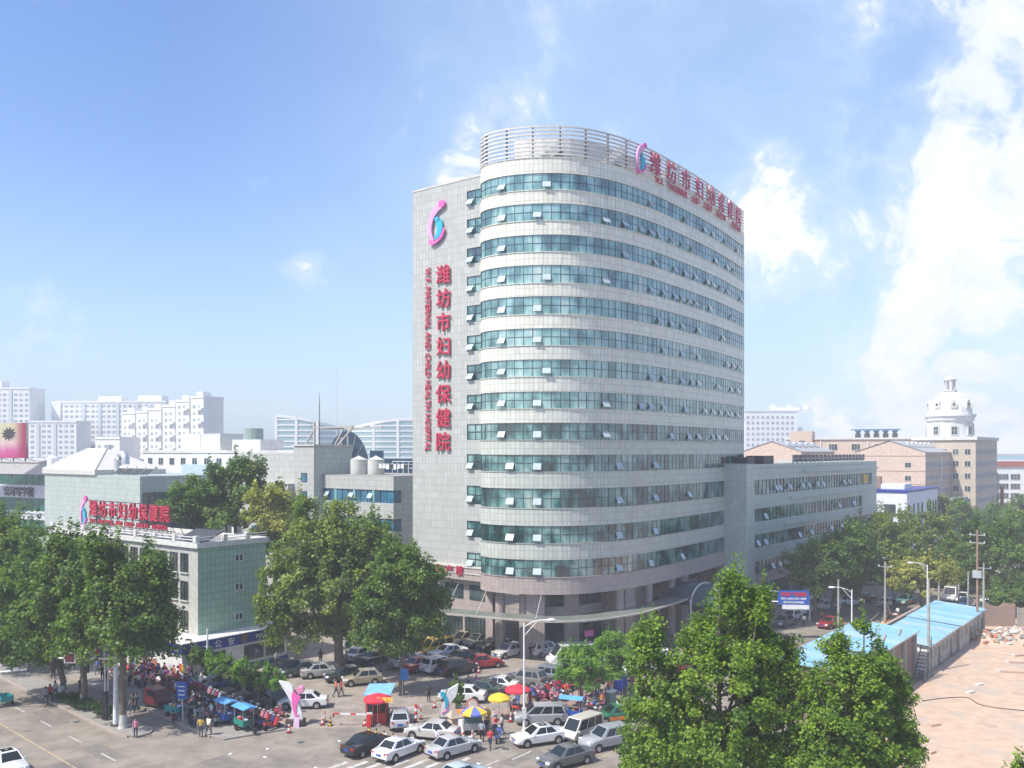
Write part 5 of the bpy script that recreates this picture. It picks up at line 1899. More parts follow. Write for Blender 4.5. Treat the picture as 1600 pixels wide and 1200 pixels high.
# street trees on the right
GR = 'trees along the right-hand street'
for i, (px, py, d, items, n_, m_, lbl) in enumerate((
        (1273, 969, 0, [(1262, 880, 3.4, 2.8), (1290, 890, 3.4, 3.0), (1245, 905, 2.2, 2.2), (1278, 915, 3.4, 2.0), (1300, 868, 2.6, 2.4)], 16000, LF_STREET, 'dark street tree by the hoarding, first along the clinic block'),
        (1301, 959, 0, [(1325, 865, 3.8, 3.0), (1345, 890, 3.6, 2.8), (1310, 895, 3.4, 2.4), (1345, 850, 2.8, 2.4), (1320, 920, 2.6, 1.6)], 16000, LF_STREET, 'dark street tree second along the clinic block, beside the white car'),
        (1342, 941, 0, [(1380, 835, 4.2, 3.4), (1400, 860, 4.0, 3.4), (1362, 860, 3.6, 3.0), (1385, 895, 4.2, 2.8), (1350, 890, 3, 2.4)], 18000, LF_CENT, 'tall street tree in front of the white and blue block'),
        (1420, 916, 0, [(1440, 830, 5.0, 3.8), (1465, 850, 5.0, 3.6), (1425, 860, 4.4, 3.6), (1450, 885, 4.5, 2.8), (1410, 840, 3.4, 3)], 15000, LF_CENT, 'street tree below the domed tower'),
        (1440, 965, 0, [(1420, 900, 3.0, 1.9), (1455, 895, 3.2, 1.9), (1440, 915, 3.6, 1.8), (1475, 905, 1.9, 1.5), (1405, 918, 1.8, 1.3)], 13000, LF_YEL, 'yellowing low street tree beside the power poles'),
        (1497, 925, 0, [(1500, 870, 4.0, 3.2), (1520, 885, 4.0, 3.0), (1485, 890, 3.2, 2.6), (1510, 910, 3.6, 2.4)], 13000, LF_STREET, 'street tree hanging over the parked pickup truck'),
        (1546, 941, 0, [(1545, 850, 4.4, 3.6), (1565, 880, 4.4, 3.2), (1530, 880, 3.6, 3.0), (1555, 910, 3.6, 2.2)], 13000, LF_STREET, 'street tree with a dark bare trunk behind the leaning poles'),
        (1566, 919, 0, [(1590, 840, 5.4, 4.0), (1615, 870, 5, 4.0), (1570, 850, 4, 3.4), (1600, 890, 4.6, 3)], 13000, LF_STREET, 'street tree at the right edge over the parked vans'))):
    g_ = G(px, py)
    tree('street_tree', lbl, (g_.x, g_.y), lob(g_, g_.y, items), n_, .36, m_, 70 + i, .3, None, 26, 1.05, group=GR)
for i, (px, d, items, lbl) in enumerate(((1545, 235, [(1545, 822, 7, 5), (1560, 815, 6, 4), (1535, 832, 5, 4)], 'distant street tree left of two below the red-trimmed block'),
                                         (1585, 225, [(1580, 818, 7, 5), (1605, 812, 7, 5), (1570, 832, 6, 4)], 'distant street tree right of two below the red-trimmed block'),
                                         (1480, 215, [(1475, 800, 4.5, 4), (1495, 815, 4.5, 4)], 'distant street tree at the foot of the domed tower'))):
    bb_ = (X(px, d), d)
    tree('street_tree', lbl, bb_, lob(bb_, d, items), 9000, .55, LF_STREET, 90 + i, .3, 4, 4, 1.5, group=GR)
g_ = G(1590, 965)
tree('round_bush', 'rounded dark bush at the right edge behind the site fence', (g_.x, g_.y), lob(g_, g_.y, [(1590, 940, 3.6, 2.6), (1570, 950, 2.2, 2.0), (1612, 935, 3.5, 3)]), 14000, .28, LF_PLANE, 97, .15, .8, 4, .8)

# clipped hedge on the island
ha, hb = G(90, 1098), G(163, 1124)
hd = (hb - ha).normalized()
items = []
n_ = 9
for k in range(n_):
    p = ha.lerp(hb, k / (n_ - 1)) - ha + NL * .3
    items.append((p.x, p.y, .42, .75, .75, .42))
hed = thing('clipped_hedge', 'low dark clipped hedge on the traffic island', 'hedge', (ha.x, ha.y, ISL), 0)
me, cc = leaf_mesh('foliage', items, 9000, .12, LF_HEDGE, 99, 0, .34)
put('foliage', me, hed)
b = MB()
for k in range(n_):
    p = items[k]
    for q in range(3):
        b.tube([(p[0] + q * .2 - .2, p[1], -.05), (p[0] + q * .25 - .25, p[1], .5)], .02, 4)
b.build('stems', M_BARK, hed)

# ================================================================ vehicles
VZ = .006
KINDS_CAR = {
    'sedan': dict(L=4.55, W=.88, hull=[(-2.27, .36, .74, .76), (-2.2, .3, .95, .83), (-1.6, .24, 1.02, .88), (-.6, .22, .97, .885), (.7, .22, .94, .885), (1.1, .22, .93, .88), (1.75, .24, .84, .87), (2.12, .28, .70, .82), (2.27, .34, .52, .72)],
                  base=(-1.72, 1.08, .93, .80), roof=(-.95, .28, 1.45, .60)),
    'hatch': dict(L=4.0, W=.85, hull=[(-1.98, .36, .80, .76), (-1.93, .3, .98, .82), (-1.4, .24, 1.0, .85), (0, .22, .97, .855), (.75, .22, .95, .85), (1.3, .24, .88, .84), (1.8, .28, .72, .80), (1.98, .34, .54, .7)],
                  base=(-1.9, .92, .95, .78), roof=(-1.4, .2, 1.5, .60)),
    'suv': dict(L=4.55, W=.91, hull=[(-2.26, .42, .9, .8), (-2.2, .36, 1.08, .87), (-1.6, .3, 1.1, .91), (0, .28, 1.07, .915), (.9, .28, 1.05, .91), (1.6, .3, .99, .9), (2.1, .34, .84, .86), (2.27, .4, .62, .76)],
                base=(-2.15, 1.08, 1.05, .83), roof=(-1.75, .35, 1.68, .66)),
    'mpv': dict(L=4.6, W=.9, hull=[(-2.29, .38, .86, .8), (-2.24, .3, 1.0, .86), (-1.6, .24, 1.03, .9), (0, .22, 1.0, .905), (1.3, .22, .97, .9), (1.85, .26, .88, .87), (2.18, .3, .74, .82), (2.3, .36, .56, .72)],
                base=(-2.2, 1.5, .98, .82), roof=(-1.85, .55, 1.66, .66)),
    'microvan': dict(L=3.9, W=.79, hull=[(-1.95, .4, .9, .74), (-1.9, .32, 1.0, .77), (0, .28, 1.0, .79), (1.3, .28, 1.0, .785), (1.75, .3, .95, .77), (1.92, .36, .72, .72), (1.96, .42, .5, .66)],
                     base=(-1.88, 1.72, .98, .76), roof=(-1.7, 1.02, 1.88, .68)),
    'minibus': dict(L=5.6, W=.98, hull=[(-2.8, .42, 1.0, .92), (-2.76, .34, 1.15, .96), (0, .3, 1.15, .98), (1.9, .3, 1.13, .98), (2.45, .32, 1.02, .95), (2.72, .38, .8, .88), (2.8, .44, .56, .8)],
                    base=(-2.74, 2.3, 1.12, .95), roof=(-2.55, 1.35, 2.3, .84)),
}
wheel_t = MB().tube([(0, -.1, 0), (0, -.085, 0), (0, .085, 0), (0, .1, 0)], [.27, .315, .315, .27], 16).build('tyre', M_TYRE, link=False, smooth=50)
wheel_r = MB().tube([(0, -.104, 0), (0, .104, 0)], .19, 12).build('rim', M_RIM, link=False)


def make_car(kind):
    K = KINDS_CAR[kind]
    o = put('car', None)
    b = MB()
    rings = []
    for x_, zb, zt, w_ in K['hull']:
        zm = zb + (zt - zb) * .55
        half = [(w_ * .82, zb), (w_ * .98, zb + .1), (w_, zm), (w_ * .975, zt - .07), (w_ * .87, zt)]
        rings.append([(x_, -y_, z_) for y_, z_ in half] + [(x_, 0, zt + .03)] + [(x_, y_, z_) for y_, z_ in half[::-1]])
    n_ = len(rings[0])
    vs = [p for r_ in rings for p in r_]
    fs = []
    for i in range(len(rings) - 1):
        for k in range(n_):
            fs.append((i * n_ + k, (i + 1) * n_ + k, (i + 1) * n_ + (k + 1) % n_, i * n_ + (k + 1) % n_))
    fs.append(tuple(range(n_)))
    fs.append(tuple((len(rings) - 1) * n_ + k for k in range(n_))[::-1])
    b.add(vs, fs)
    x0, x1, zb, wb = K['base']
    r0, r1, zr, wr = K['roof']
    zb -= .04
    Bq = [Vector(p) for p in ((x0, -wb, zb), (x1, -wb, zb), (x1, wb, zb), (x0, wb, zb))]
    Tq = [Vector(p) for p in ((r0, -wr, zr), (r1, -wr, zr), (r1, wr, zr), (r0, wr, zr))]
    xm = (r0 + r1) / 2
    b.add(Bq + Tq + [Vector((xm, 0, zr + .05)), Vector((r0 + .1, 0, zr + .03)), Vector((r1 - .1, 0, zr + .03))],
          [(0, 1, 5, 4), (1, 2, 6, 5), (2, 3, 7, 6), (3, 0, 4, 7), (4, 5, 10, 8), (4, 8, 9), (5, 6, 10), (6, 7, 8), (6, 8, 10), (7, 4, 9), (7, 9, 8), (4, 10, 8)][:4] + [(4, 5, 8), (5, 6, 8), (6, 7, 8), (7, 4, 8)])
    body = b.build('body', PAINT, o, smooth=38)

    def pane(a, b_, c, d, u0, u1, v0, v1, nm):
        def q(u, v):
            return a.lerp(b_, u).lerp(d.lerp(c, u), v)
        P = [q(u0, v0), q(u1, v0), q(u1, v1), q(u0, v1)]
        nr = (P[1] - P[0]).cross(P[3] - P[0]).normalized()
        cen = (P[0] + P[2]) / 2
        if nr.dot(cen - Vector((xm, 0, zb))) < 0:
            nr = -nr
        MB().add([p + nr * .015 for p in P] + [p - nr * .02 for p in P], [(0, 1, 2, 3), (7, 6, 5, 4)] + [(i, 4 + i, 4 + (i + 1) % 4, (i + 1) % 4) for i in range(4)]).build(nm, M_CARGLASS, o)
    pane(Bq[1], Bq[2], Tq[2], Tq[1], .07, .93, .10, .93, 'windscreen')
    pane(Bq[3], Bq[0], Tq[0], Tq[3], .08, .92, .22, .92, 'rear_window')
    big = kind in ('mpv', 'microvan', 'minibus')
    cuts = ((.06, .33), (.37, .62), (.66, .95)) if big else ((.13, .47), (.51, .86)) if kind != 'suv' else ((.07, .27), (.31, .58), (.62, .89))
    for c0, c1 in cuts:
        pane(Bq[0], Bq[1], Tq[1], Tq[0], c0, c1, .14, .9, 'side_window')
        pane(Bq[3], Bq[2], Tq[2], Tq[3], c0, c1, .14, .9, 'side_window')
    L, W = K['L'], K['W']
    xf, xr = L * .305, -L * .295
    for x_ in (xf, xr):
        for s_ in (-1, 1):
            wh = put('wheel', None, o, (x_, s_ * (W - .085), .315))
            put('tyre', wheel_t, wh)
            put('rim', wheel_r, wh)
            MB().tube([(x_, s_ * (W - .1), .36), (x_, s_ * (W + .004), .36)], .37, 14).build('wheel_arch', M_BLACKP, o)
    hf = K['hull'][-3]
    for s_ in (-1, 1):
        MB().cbox((L / 2 - .17, s_ * W * .7, hf[2] - .17), (.2, .34, .15), s_ * R(22)).build('headlight', M_HEAD, o)
        MB().cbox((-L / 2 + .12, s_ * W * .76, K['hull'][1][2] - .16), (.2, .3 if not big else .16, .17 if not big else .4), s_ * R(-18)).build('taillight', M_TAIL, o)
        MB().cbox((x1 - .25, s_ * (W + .07), zb + .1), (.12, .18, .12)).build('wing_mirror', PAINT, o)
    MB().cbox((-L / 2 - .0, 0, .66), (.05, .46, .15)).build('number_plate', M_PLATE, o)
    MB().cbox((L / 2 - .02, 0, .46), (.06, .44, .13)).build('number_plate', M_PLATE, o)
    MB().cbox((L / 2 - .06, 0, .60), (.08, .8, .1)).build('grille', M_BLACKP, o)
    MB().cbox((-L / 2 + .02, 0, .38), (.06, W * 1.5, .1)).build('bumper_strip', M_BLACKP, o)
    return o


PROTO = {}


def car(kind, px, py, h, colr, label, name='car', group=None, z=VZ, cat='car'):
    if kind not in PROTO:
        PROTO[kind] = make_car(kind)
        o = PROTO[kind]
    else:
        o = copy_tree(PROTO[kind])
    o.name = name
    p = G(px, py)
    o.location = (p.x, p.y, z)
    o.rotation_euler = (0, 0, R(h))
    for ch in o.children:
        if ch.name.startswith(('body', 'wing_mirror')):
            ch.color = (*colr, 1)
    return tag(o, label, cat, group)


WHT, SIL, BLK, GRY, REDC, CRM = (.80, .80, .78), (.50, .51, .51), (.012, .013, .014), (.13, .135, .14), (.40, .012, .02), (.66, .62, .52)
DGRN, BLU, TANC, DRED = (.02, .05, .04), (.02, .05, .20), (.36, .31, .22), (.16, .01, .015)
CARS = [
    ('sedan', 577, 1174, 48, BLK, 'black saloon waiting at the gate, leftmost of the front three'),
    ('sedan', 624, 1181, 54, WHT, 'white saloon waiting at the gate between black and silver ones'),
    ('sedan', 709, 1178, 42, SIL, 'silver saloon in front of the gate with a person beside its bonnet'),
    ('sedan', 675, 1153, 163, (.56, .55, .5), 'pale champagne saloon turning in towards the barrier'),
    ('hatch', 625, 1134, 97, SIL, 'silver hatchback stopped beside the red gate kiosk'),
    ('sedan', 722, 1224, 44, (.45, .55, .62), 'pale blue car roof cut by the bottom edge'),
    ('sedan', 842, 1161, 203, WHT, 'white saloon with sunroof driving left past the lamp post'),
    ('mpv', 845, 1130, 184, (.34, .35, .36), 'silver-grey people carrier parked beyond the lamp post'),
    ('microvan', 911, 1154, 226, CRM, 'cream microvan coming towards the camera'),
    ('sedan', 884, 1195, 214, (.12, .125, .12), 'dark grey saloon near the bottom edge'),
    ('suv', 948, 1167, 210, (.36, .37, .38), 'silver off-roader half hidden by the poplar'),
    ('sedan', 963, 1127, 198, (.02, .16, .08), 'green and orange taxi behind the cream microvan'),
    ('sedan', 447, 1051, 205, BLK, 'black saloon nose-on under the big plane, first of five'),
    ('sedan', 472, 1055, 205, DGRN, 'dark green saloon nose-on under the big plane, second of five'),
    ('sedan', 503, 1057, 22, (.46, .46, .43), 'champagne saloon seen from behind left of the thick trunk'),
    ('sedan', 541, 1063, 204, (.015, .03, .03), 'black saloon tight beside the thick plane trunk'),
    ('hatch', 565, 1069, 200, TANC, 'beige notchback right of the thick plane trunk'),
    ('sedan', 473, 1105, 186, WHT, 'white saloon behind the mother sculpture'),
    ('hatch', 331, 1068, 226, WHT, 'white car farthest along the planted strip'),
    ('sedan', 352, 1077, 226, BLU, 'blue car parked nose to the planted strip'),
    ('sedan', 376, 1086, 226, BLK, 'black car next to the blue one at the planted strip'),
    ('suv', 402, 1094, 226, (.05, .05, .05), 'dark off-roader at the planted strip'),
    ('sedan', 430, 1102, 226, BLK, 'black car nearest the mother sculpture at the planted strip'),
    ('sedan', 563, 1031, 60, (.55, .53, .5), 'silver saloon behind the big plane, seen from behind'),
    ('sedan', 587, 1036, 55, BLK, 'black saloon with bright rear lamps behind the two planes'),
    ('suv', 637, 1041, 50, WHT, 'white off-roader behind the slimmer plane'),
    ('sedan', 657, 1047, 48, REDC, 'red saloon seen from behind, nearer the slimmer plane'),
    ('suv', 687, 1049, 46, WHT, 'white off-roader between red saloon and black off-roader'),
    ('suv', 715, 1053, 44, BLK, 'black off-roader in the middle of the car park'),
    ('sedan', 725, 1036, 30, (.05, .05, .05), 'dark saloon behind the black off-roader'),
    ('sedan', 755, 1043, 22, REDC, 'red saloon side-on at the end of the row'),
    ('sedan', 700, 1027, 210, WHT, 'white saloon right of the yellow van'),
    ('microvan', 684, 1021, 218, (.75, .50, .04), 'yellow van with roof gutter in the car park'),
    ('sedan', 660, 1014, 40, DRED, 'dark red car half hidden behind the yellow van'),
    ('mpv', 728, 1007, 222, TANC, 'tan people carrier under the entrance canopy'),
    ('mpv', 752, 1010, 222, (.22, .22, .19), 'grey people carrier under the entrance canopy'),
    ('sedan', 772, 1015, 222, BLK, 'black saloon against the round column'),
    ('hatch', 794, 1026, 222, (.6, .58, .55), 'silver hatchback between the two round columns'),
    ('suv', 854, 1024, 32, WHT, 'white off-roader by the granite pier'),
    ('suv', 820, 1071, 152, (.20, .19, .17), 'brown-grey estate in the right row, nearest the red umbrella'),
    ('suv', 850, 1064, 152, (.22, .25, .27), 'blue-grey off-roader second in the right row'),
    ('sedan', 868, 1057, 152, WHT, 'white saloon third in the right row'),
    ('sedan', 775, 1079, 165, WHT, 'white saloon parked behind the yellow booth'),
    ('sedan', 752, 1086, 160, DGRN, 'dark green saloon behind the child sculpture'),
    ('sedan', 723, 1095, 170, WHT, 'white saloon directly behind the child sculpture'),
    ('minibus', 893, 1038, 196, WHT, 'white minibus with raised roof near the granite piers'),
    ('minibus', 1002, 1053, 205, WHT, 'white minibus seen through the locust trees'),
    ('sedan', 975, 1040, 200, SIL, 'silver car behind the second locust tree'),
    ('sedan', 1068, 1047, 60, DRED, 'dark red car seen through the poplar branches'),
    ('sedan', 1040, 1035, 210, WHT, 'white car glimpsed behind the poplar'),
    ('sedan', 12, 1204, -44, WHT, 'white saloon with sunroof at the bottom left corner'),
    ('sedan', 1297, 980, 222, (.30, .015, .02), 'wine-red car driving towards the camera in the right street'),
    ('minibus', 1261, 958, 228, WHT, 'white minibus parked under the hoarding'),
    ('sedan', 1289, 953, 185, WHT, 'white car between the two dark street trees'),
    ('hatch', 1236, 970, 226, WHT, 'white hatchback parked at the clinic pavement'),
    ('sedan', 1225, 978, 226, GRY, 'grey car parked behind the white hatchback at the clinic'),
    ('sedan', 1386, 948, 52, SIL, 'silver saloon driving away past the hoarding lamp'),
    ('sedan', 1327, 946, 190, WHT, 'white saloon in the shade beyond the street trees'),
    ('sedan', 1345, 941, 190, DRED, 'dark red saloon in the shade beyond the street trees'),
    ('hatch', 1396, 978, 225, (.25, .08, .03), 'orange and dark taxi by the low wall'),
    ('sedan', 1428, 968, 52, BLK, 'black saloon with lit red rear lamps beside the sheds'),
    ('sedan', 1414, 944, 225, (.12, .3, .25), 'light green taxi in mid street'),
    ('minibus', 1487, 938, 235, (.5, .48, .42), 'pale pickup truck parked in the street bend'),
    ('sedan', 1505, 940, 235, WHT, 'white car beside the pale pickup'),
    ('sedan', 1508, 949, 235, BLU, 'blue car in front of the white one beside the pole'),
    ('minibus', 1563, 945, 180, WHT, 'white minibus parked beyond the brick wall'),
    ('sedan', 1547, 953, 178, BLU, 'dark blue car behind the brick wall'),
    ('sedan', 1567, 958, 178, WHT, 'white car half hidden by the round bush'),
    ('minibus', 1578, 929, 182, WHT, 'white minibus second row behind the brick wall'),
    ('minibus', 1553, 920, 54, (.5, .1, .04), 'orange-red truck far up the street'),
    ('sedan', 1588, 915, 180, WHT, 'white car far up at the right edge'),
    ('sedan', 1590, 922, 180, DRED, 'dark red car far up at the right edge'),
    ('sedan', 1472, 915, 52, BLK, 'dark car far up the street under the trees'),
    ('sedan', 1481, 914, 232, WHT, 'white car far up the street under the trees'),
    ('minibus', 1520, 890, 232, WHT, 'white minibus far away below the domed tower'),
]
for kind, px, py, h, c_, lbl in CARS:
    nm = {'microvan': 'van', 'minibus': 'minibus', 'suv': 'off_roader', 'mpv': 'people_carrier'}.get(kind, 'car')
    ct = {'microvan': 'van', 'minibus': 'minibus'}.get(kind, 'car')
    o = car(kind, px, py, h, c_, lbl, nm, 'cars and vans around the hospital', cat=ct)
    if 'taxi' in lbl:
        MB().cbox((-.3, 0, 1.56), (.25, .8, .16)).build('taxi_sign', M_WPAINT, o)
        MB().cbox((2.14, 0, .52), (.24, 1.5, .2)).build('orange_bumper', M_YEL, o)
        for s_ in (-1, 1):
            MB().cbox((0, s_ * .888, .52), (2.0, .02, .3)).build('side_stripe', mat('taxi_orange', (.65, .2, .02), .4), o)
    if 'sunroof' in lbl:
        MB().cbox((-.25, 0, 1.487), (.7, .8, .012)).build('sunroof', M_CARGLASS, o)

# ---------------------------------------------------------------- scooters
sw = MB().tube([(0, -.05, 0), (0, .05, 0)], .23, 12).build('wheel', M_TYRE, link=False)
SCO = objcol('scooter_paint', .35, 0, .5)


def make_scooter():
    o = put('scooter', None)
    b = MB()
    b.plate([(-.75, .5), (-.2, .42), (-.05, .22), (.35, .22), (.5, .45), (.62, .95), (.5, .98), (.36, .5), (.25, .33), (.0, .36), (-.12, .72), (-.75, .78)], -.13, .13)
    b.plate([(.42, .35), (.72, .95), (.6, 1.0), (.36, .45)], -.22, .22)
    b.build('body', SCO, o)
    put('wheel', sw, o, (.68, 0, .23))
    put('wheel', sw, o, (-.58, 0, .23))
    MB().cbox((-.42, 0, .82), (.68, .26, .1)).build('seat', M_BLACKP, o)
    MB().tube([(.52, -.34, 1.02), (.58, -.1, 1.0), (.58, .1, 1.0), (.52, .34, 1.02)], .025, 5).build('handlebar', M_DARK, o)
    MB().cbox((.66, 0, .98), (.1, .2, .16)).build('headlight', M_HEAD, o)
    return o


SC0 = None
SCOL = [((.45, .03, .04), 'red'), ((.6, .6, .58), 'white'), ((.02, .02, .025), 'black'), ((.05, .1, .3), 'blue'), ((.55, .2, .25), 'pink'), ((.3, .3, .3), 'grey'), ((.35, .05, .12), 'maroon')]


def scooter(p, h, where, z=PAV):
    global SC0
    if SC0 is None:
        SC0 = make_scooter()
        o = SC0
    else:
        o = copy_tree(SC0)
    o.location = (p.x, p.y, z)
    o.rotation_euler = (0, 0, R(h))
    c_, nm = rnd.choice(SCOL)
    for ch in o.children:
        if ch.name.startswith('body'):
            ch.color = (*c_, 1)
    tag(o, '%s scooter %s' % (nm, where), 'scooter', 'parked scooters')


for i in range(36):
    p = Q1 - QD * (i * .62 - .2) - nq * rnd.uniform(1.0, 1.25)
    scooter(p, math.degrees(math.atan2(nq.y, nq.x)) + rnd.uniform(-10, 10), 'in the packed row along the planted strip')
for i in range(16):
    p = Q1 - QD * (4 + i * .95) - nq * rnd.uniform(2.6, 3.6)
    scooter(p, math.degrees(math.atan2(nq.y, nq.x)) + rnd.uniform(-40, 40), 'loosely parked on the stall pavement')
wa, wb = G(835, 1086), G(985, 1047)
for i in range(20):
    p = wa.lerp(wb, i / 20) + Vector((rnd.uniform(-.2, .2), -1.2 + rnd.uniform(-.3, .3), 0))
    scooter(p, 118 + rnd.uniform(-15, 15), 'in the row along the low pink wall', .01)
for px, py in ((862, 1098), (872, 1094), (925, 1098), (932, 1096), (945, 1098), (978, 1080), (985, 1075), (935, 1120), (928, 1121), (850, 1095), (797, 1108), (806, 1106)):
    scooter(G(px, py), rnd.uniform(0, 360), 'among the stalls on the brick pavement', .01)
for px, py, h in ((431, 1127, 100), (424, 1132, 110), (440, 1122, 120), (778, 1159, 80)):
    scooter(G(px, py), h, 'near the gate, parked on its own', .02)


# ---------------------------------------------------------------- three-wheeled carts
def trike(px, py, h, bed, roof, label, z=PAV, load=True):
    p = G(px, py)
    o = thing('cargo_tricycle', label, 'tricycle', (p.x, p.y, z), R(h), 'pedlars tricycles')
    b = MB()
    b.box(-1.3, .25, -.5, .5, .45, .52)
    for s_ in (-1, 1):
        b.box(-1.3, .25, s_ * .5 - .03, s_ * .5 + .03, .521, .95)
    b.box(-1.33, -1.27, -.47, .47, .521, .95)
    b.box(.22, .28, -.47, .47, .521, .95)
    b.build('cargo_bed', bed, o)
    for s_ in (-1, 1):
        put('wheel', sw, o, (-.75, s_ * .58, .25), 0, (1.1, 1.2, 1.1))
    put('wheel', sw, o, (1.25, 0, .25), 0, (1.1, 1.2, 1.1))
    MB().tube([(.25, 0, .5), (.8, 0, .45), (1.1, 0, .9), (1.25, 0, .25)], .04, 6).tube([(1.0, -.32, 1.0), (1.1, 0, .95), (1.0, .32, 1.0)], .025, 5).build('frame', M_DARK, o)
    MB().cbox((.55, 0, .85), (.4, .28, .12)).build('seat', M_BLACKP, o)
    if roof:
        for x_ in (-1.25, .2):
            for y_ in (-.48, .48):
                MB().tube([(x_, y_, .9), (x_, y_, 1.95)], .025, 5).build('canopy_post', M_STEEL, o)
        MB().add([(-1.5, -.7, 1.93), (.6, -.7, 1.93), (.6, .7, 1.93), (-1.5, .7, 1.93), (-1.5, 0, 2.12), (.6, 0, 2.12)], [(0, 1, 5, 4), (4, 5, 2, 3), (1, 2, 5), (0, 4, 3), (3, 2, 1, 0)]).build('canopy', roof, o)
    if load:
        for k in range(5):
            MB().cbox((-1.1 + k * .28, rnd.uniform(-.2, .2), .75), (.3, .36, .5), rnd.random()).build('goods', [M_WPAINT, M_REDP, M_YEL, M_BLUES, M_WPAINT][k], o)
    return o


M_TARP = mat('blue_tarpaulin', (.10, .33, .62), .5, bump=.1)
M_TEALP = mat('teal_paint', (.02, .30, .30), .45)
trike(357, 1134, -45, M_BLUES, M_TARP, 'blue pedlar tricycle under a blue canopy, farther of two on the pavement corner')
trike(386, 1144, -45, M_GREENP, M_TARP, 'green pedlar tricycle under a blue canopy, nearer of two on the pavement corner')
trike(280, 1122, -30, M_TEALP, None, 'teal open tricycle loaded with fruit boxes by the kerb')
trike(4, 1100, 138, M_TEALP, None, 'teal open tricycle riding at the left edge', 0.006, False)
trike(886, 1124, 160, M_BLUES, M_TARP, 'blue canopied pedlar cart below the locust tree', .008)
p = G(246, 1107)
o = thing('motor_tricycle', 'dark red cabin motor tricycle parked by the kerb', 'tricycle', (p.x, p.y, PAV), R(-38), 'pedlars tricycles')
b = MB()
b.plate([(-1.4, .35), (.9, .35), (1.15, .7), (.95, 1.0), (.6, 1.75), (-1.0, 1.8), (-1.4, 1.2)], -.62, .62)
b.build('cabin', mat('maroon_paint', (.13, .02, .025), .4, coat=.4), o)
MB().plate([(.62, 1.02), (.9, 1.02), (.62, 1.62)], -.55, .55).build('windscreen', M_CARGLASS, o)
for s_ in (-1, 1):
    MB().box(-.8, .4, s_ * .63 - .01, s_ * .63 + .01, 1.1, 1.6).build('side_window', M_CARGLASS, o)
    put('wheel', sw, o, (-.85, s_ * .55, .25))
put('wheel', sw, o, (1.0, 0, .25))

# ================================================================ people
M_SKIN = mat('skin', (.50, .30, .21), .55, var=.05, coords='Object')
M_HAIR = mat('black_hair', (.012, .011, .010), .5, coords='Object')
M_SHOE = mat('dark_shoe', (.03, .03, .03), .6, coords='Object')
m = bpy.data.materials.new('trousers')
m.use_nodes = True
t = NT(m.node_tree)
c_ = t.ramp(t.n('ShaderNodeObjectInfo').outputs['Random'], [(0, (.012, .012, .014)), (.35, (.02, .03, .07)), (.6, (.06, .06, .065)), (.78, (.05, .07, .12)), (.92, (.22, .19, .15))], 'CONSTANT')
p_ = t.n('ShaderNodeBsdfPrincipled', i_Base_Color=c_, i_Roughness=.85)
m.node_tree.links.new(p_.outputs[0], t.n('ShaderNodeOutputMaterial').inputs[0])
M_TROUSER = m


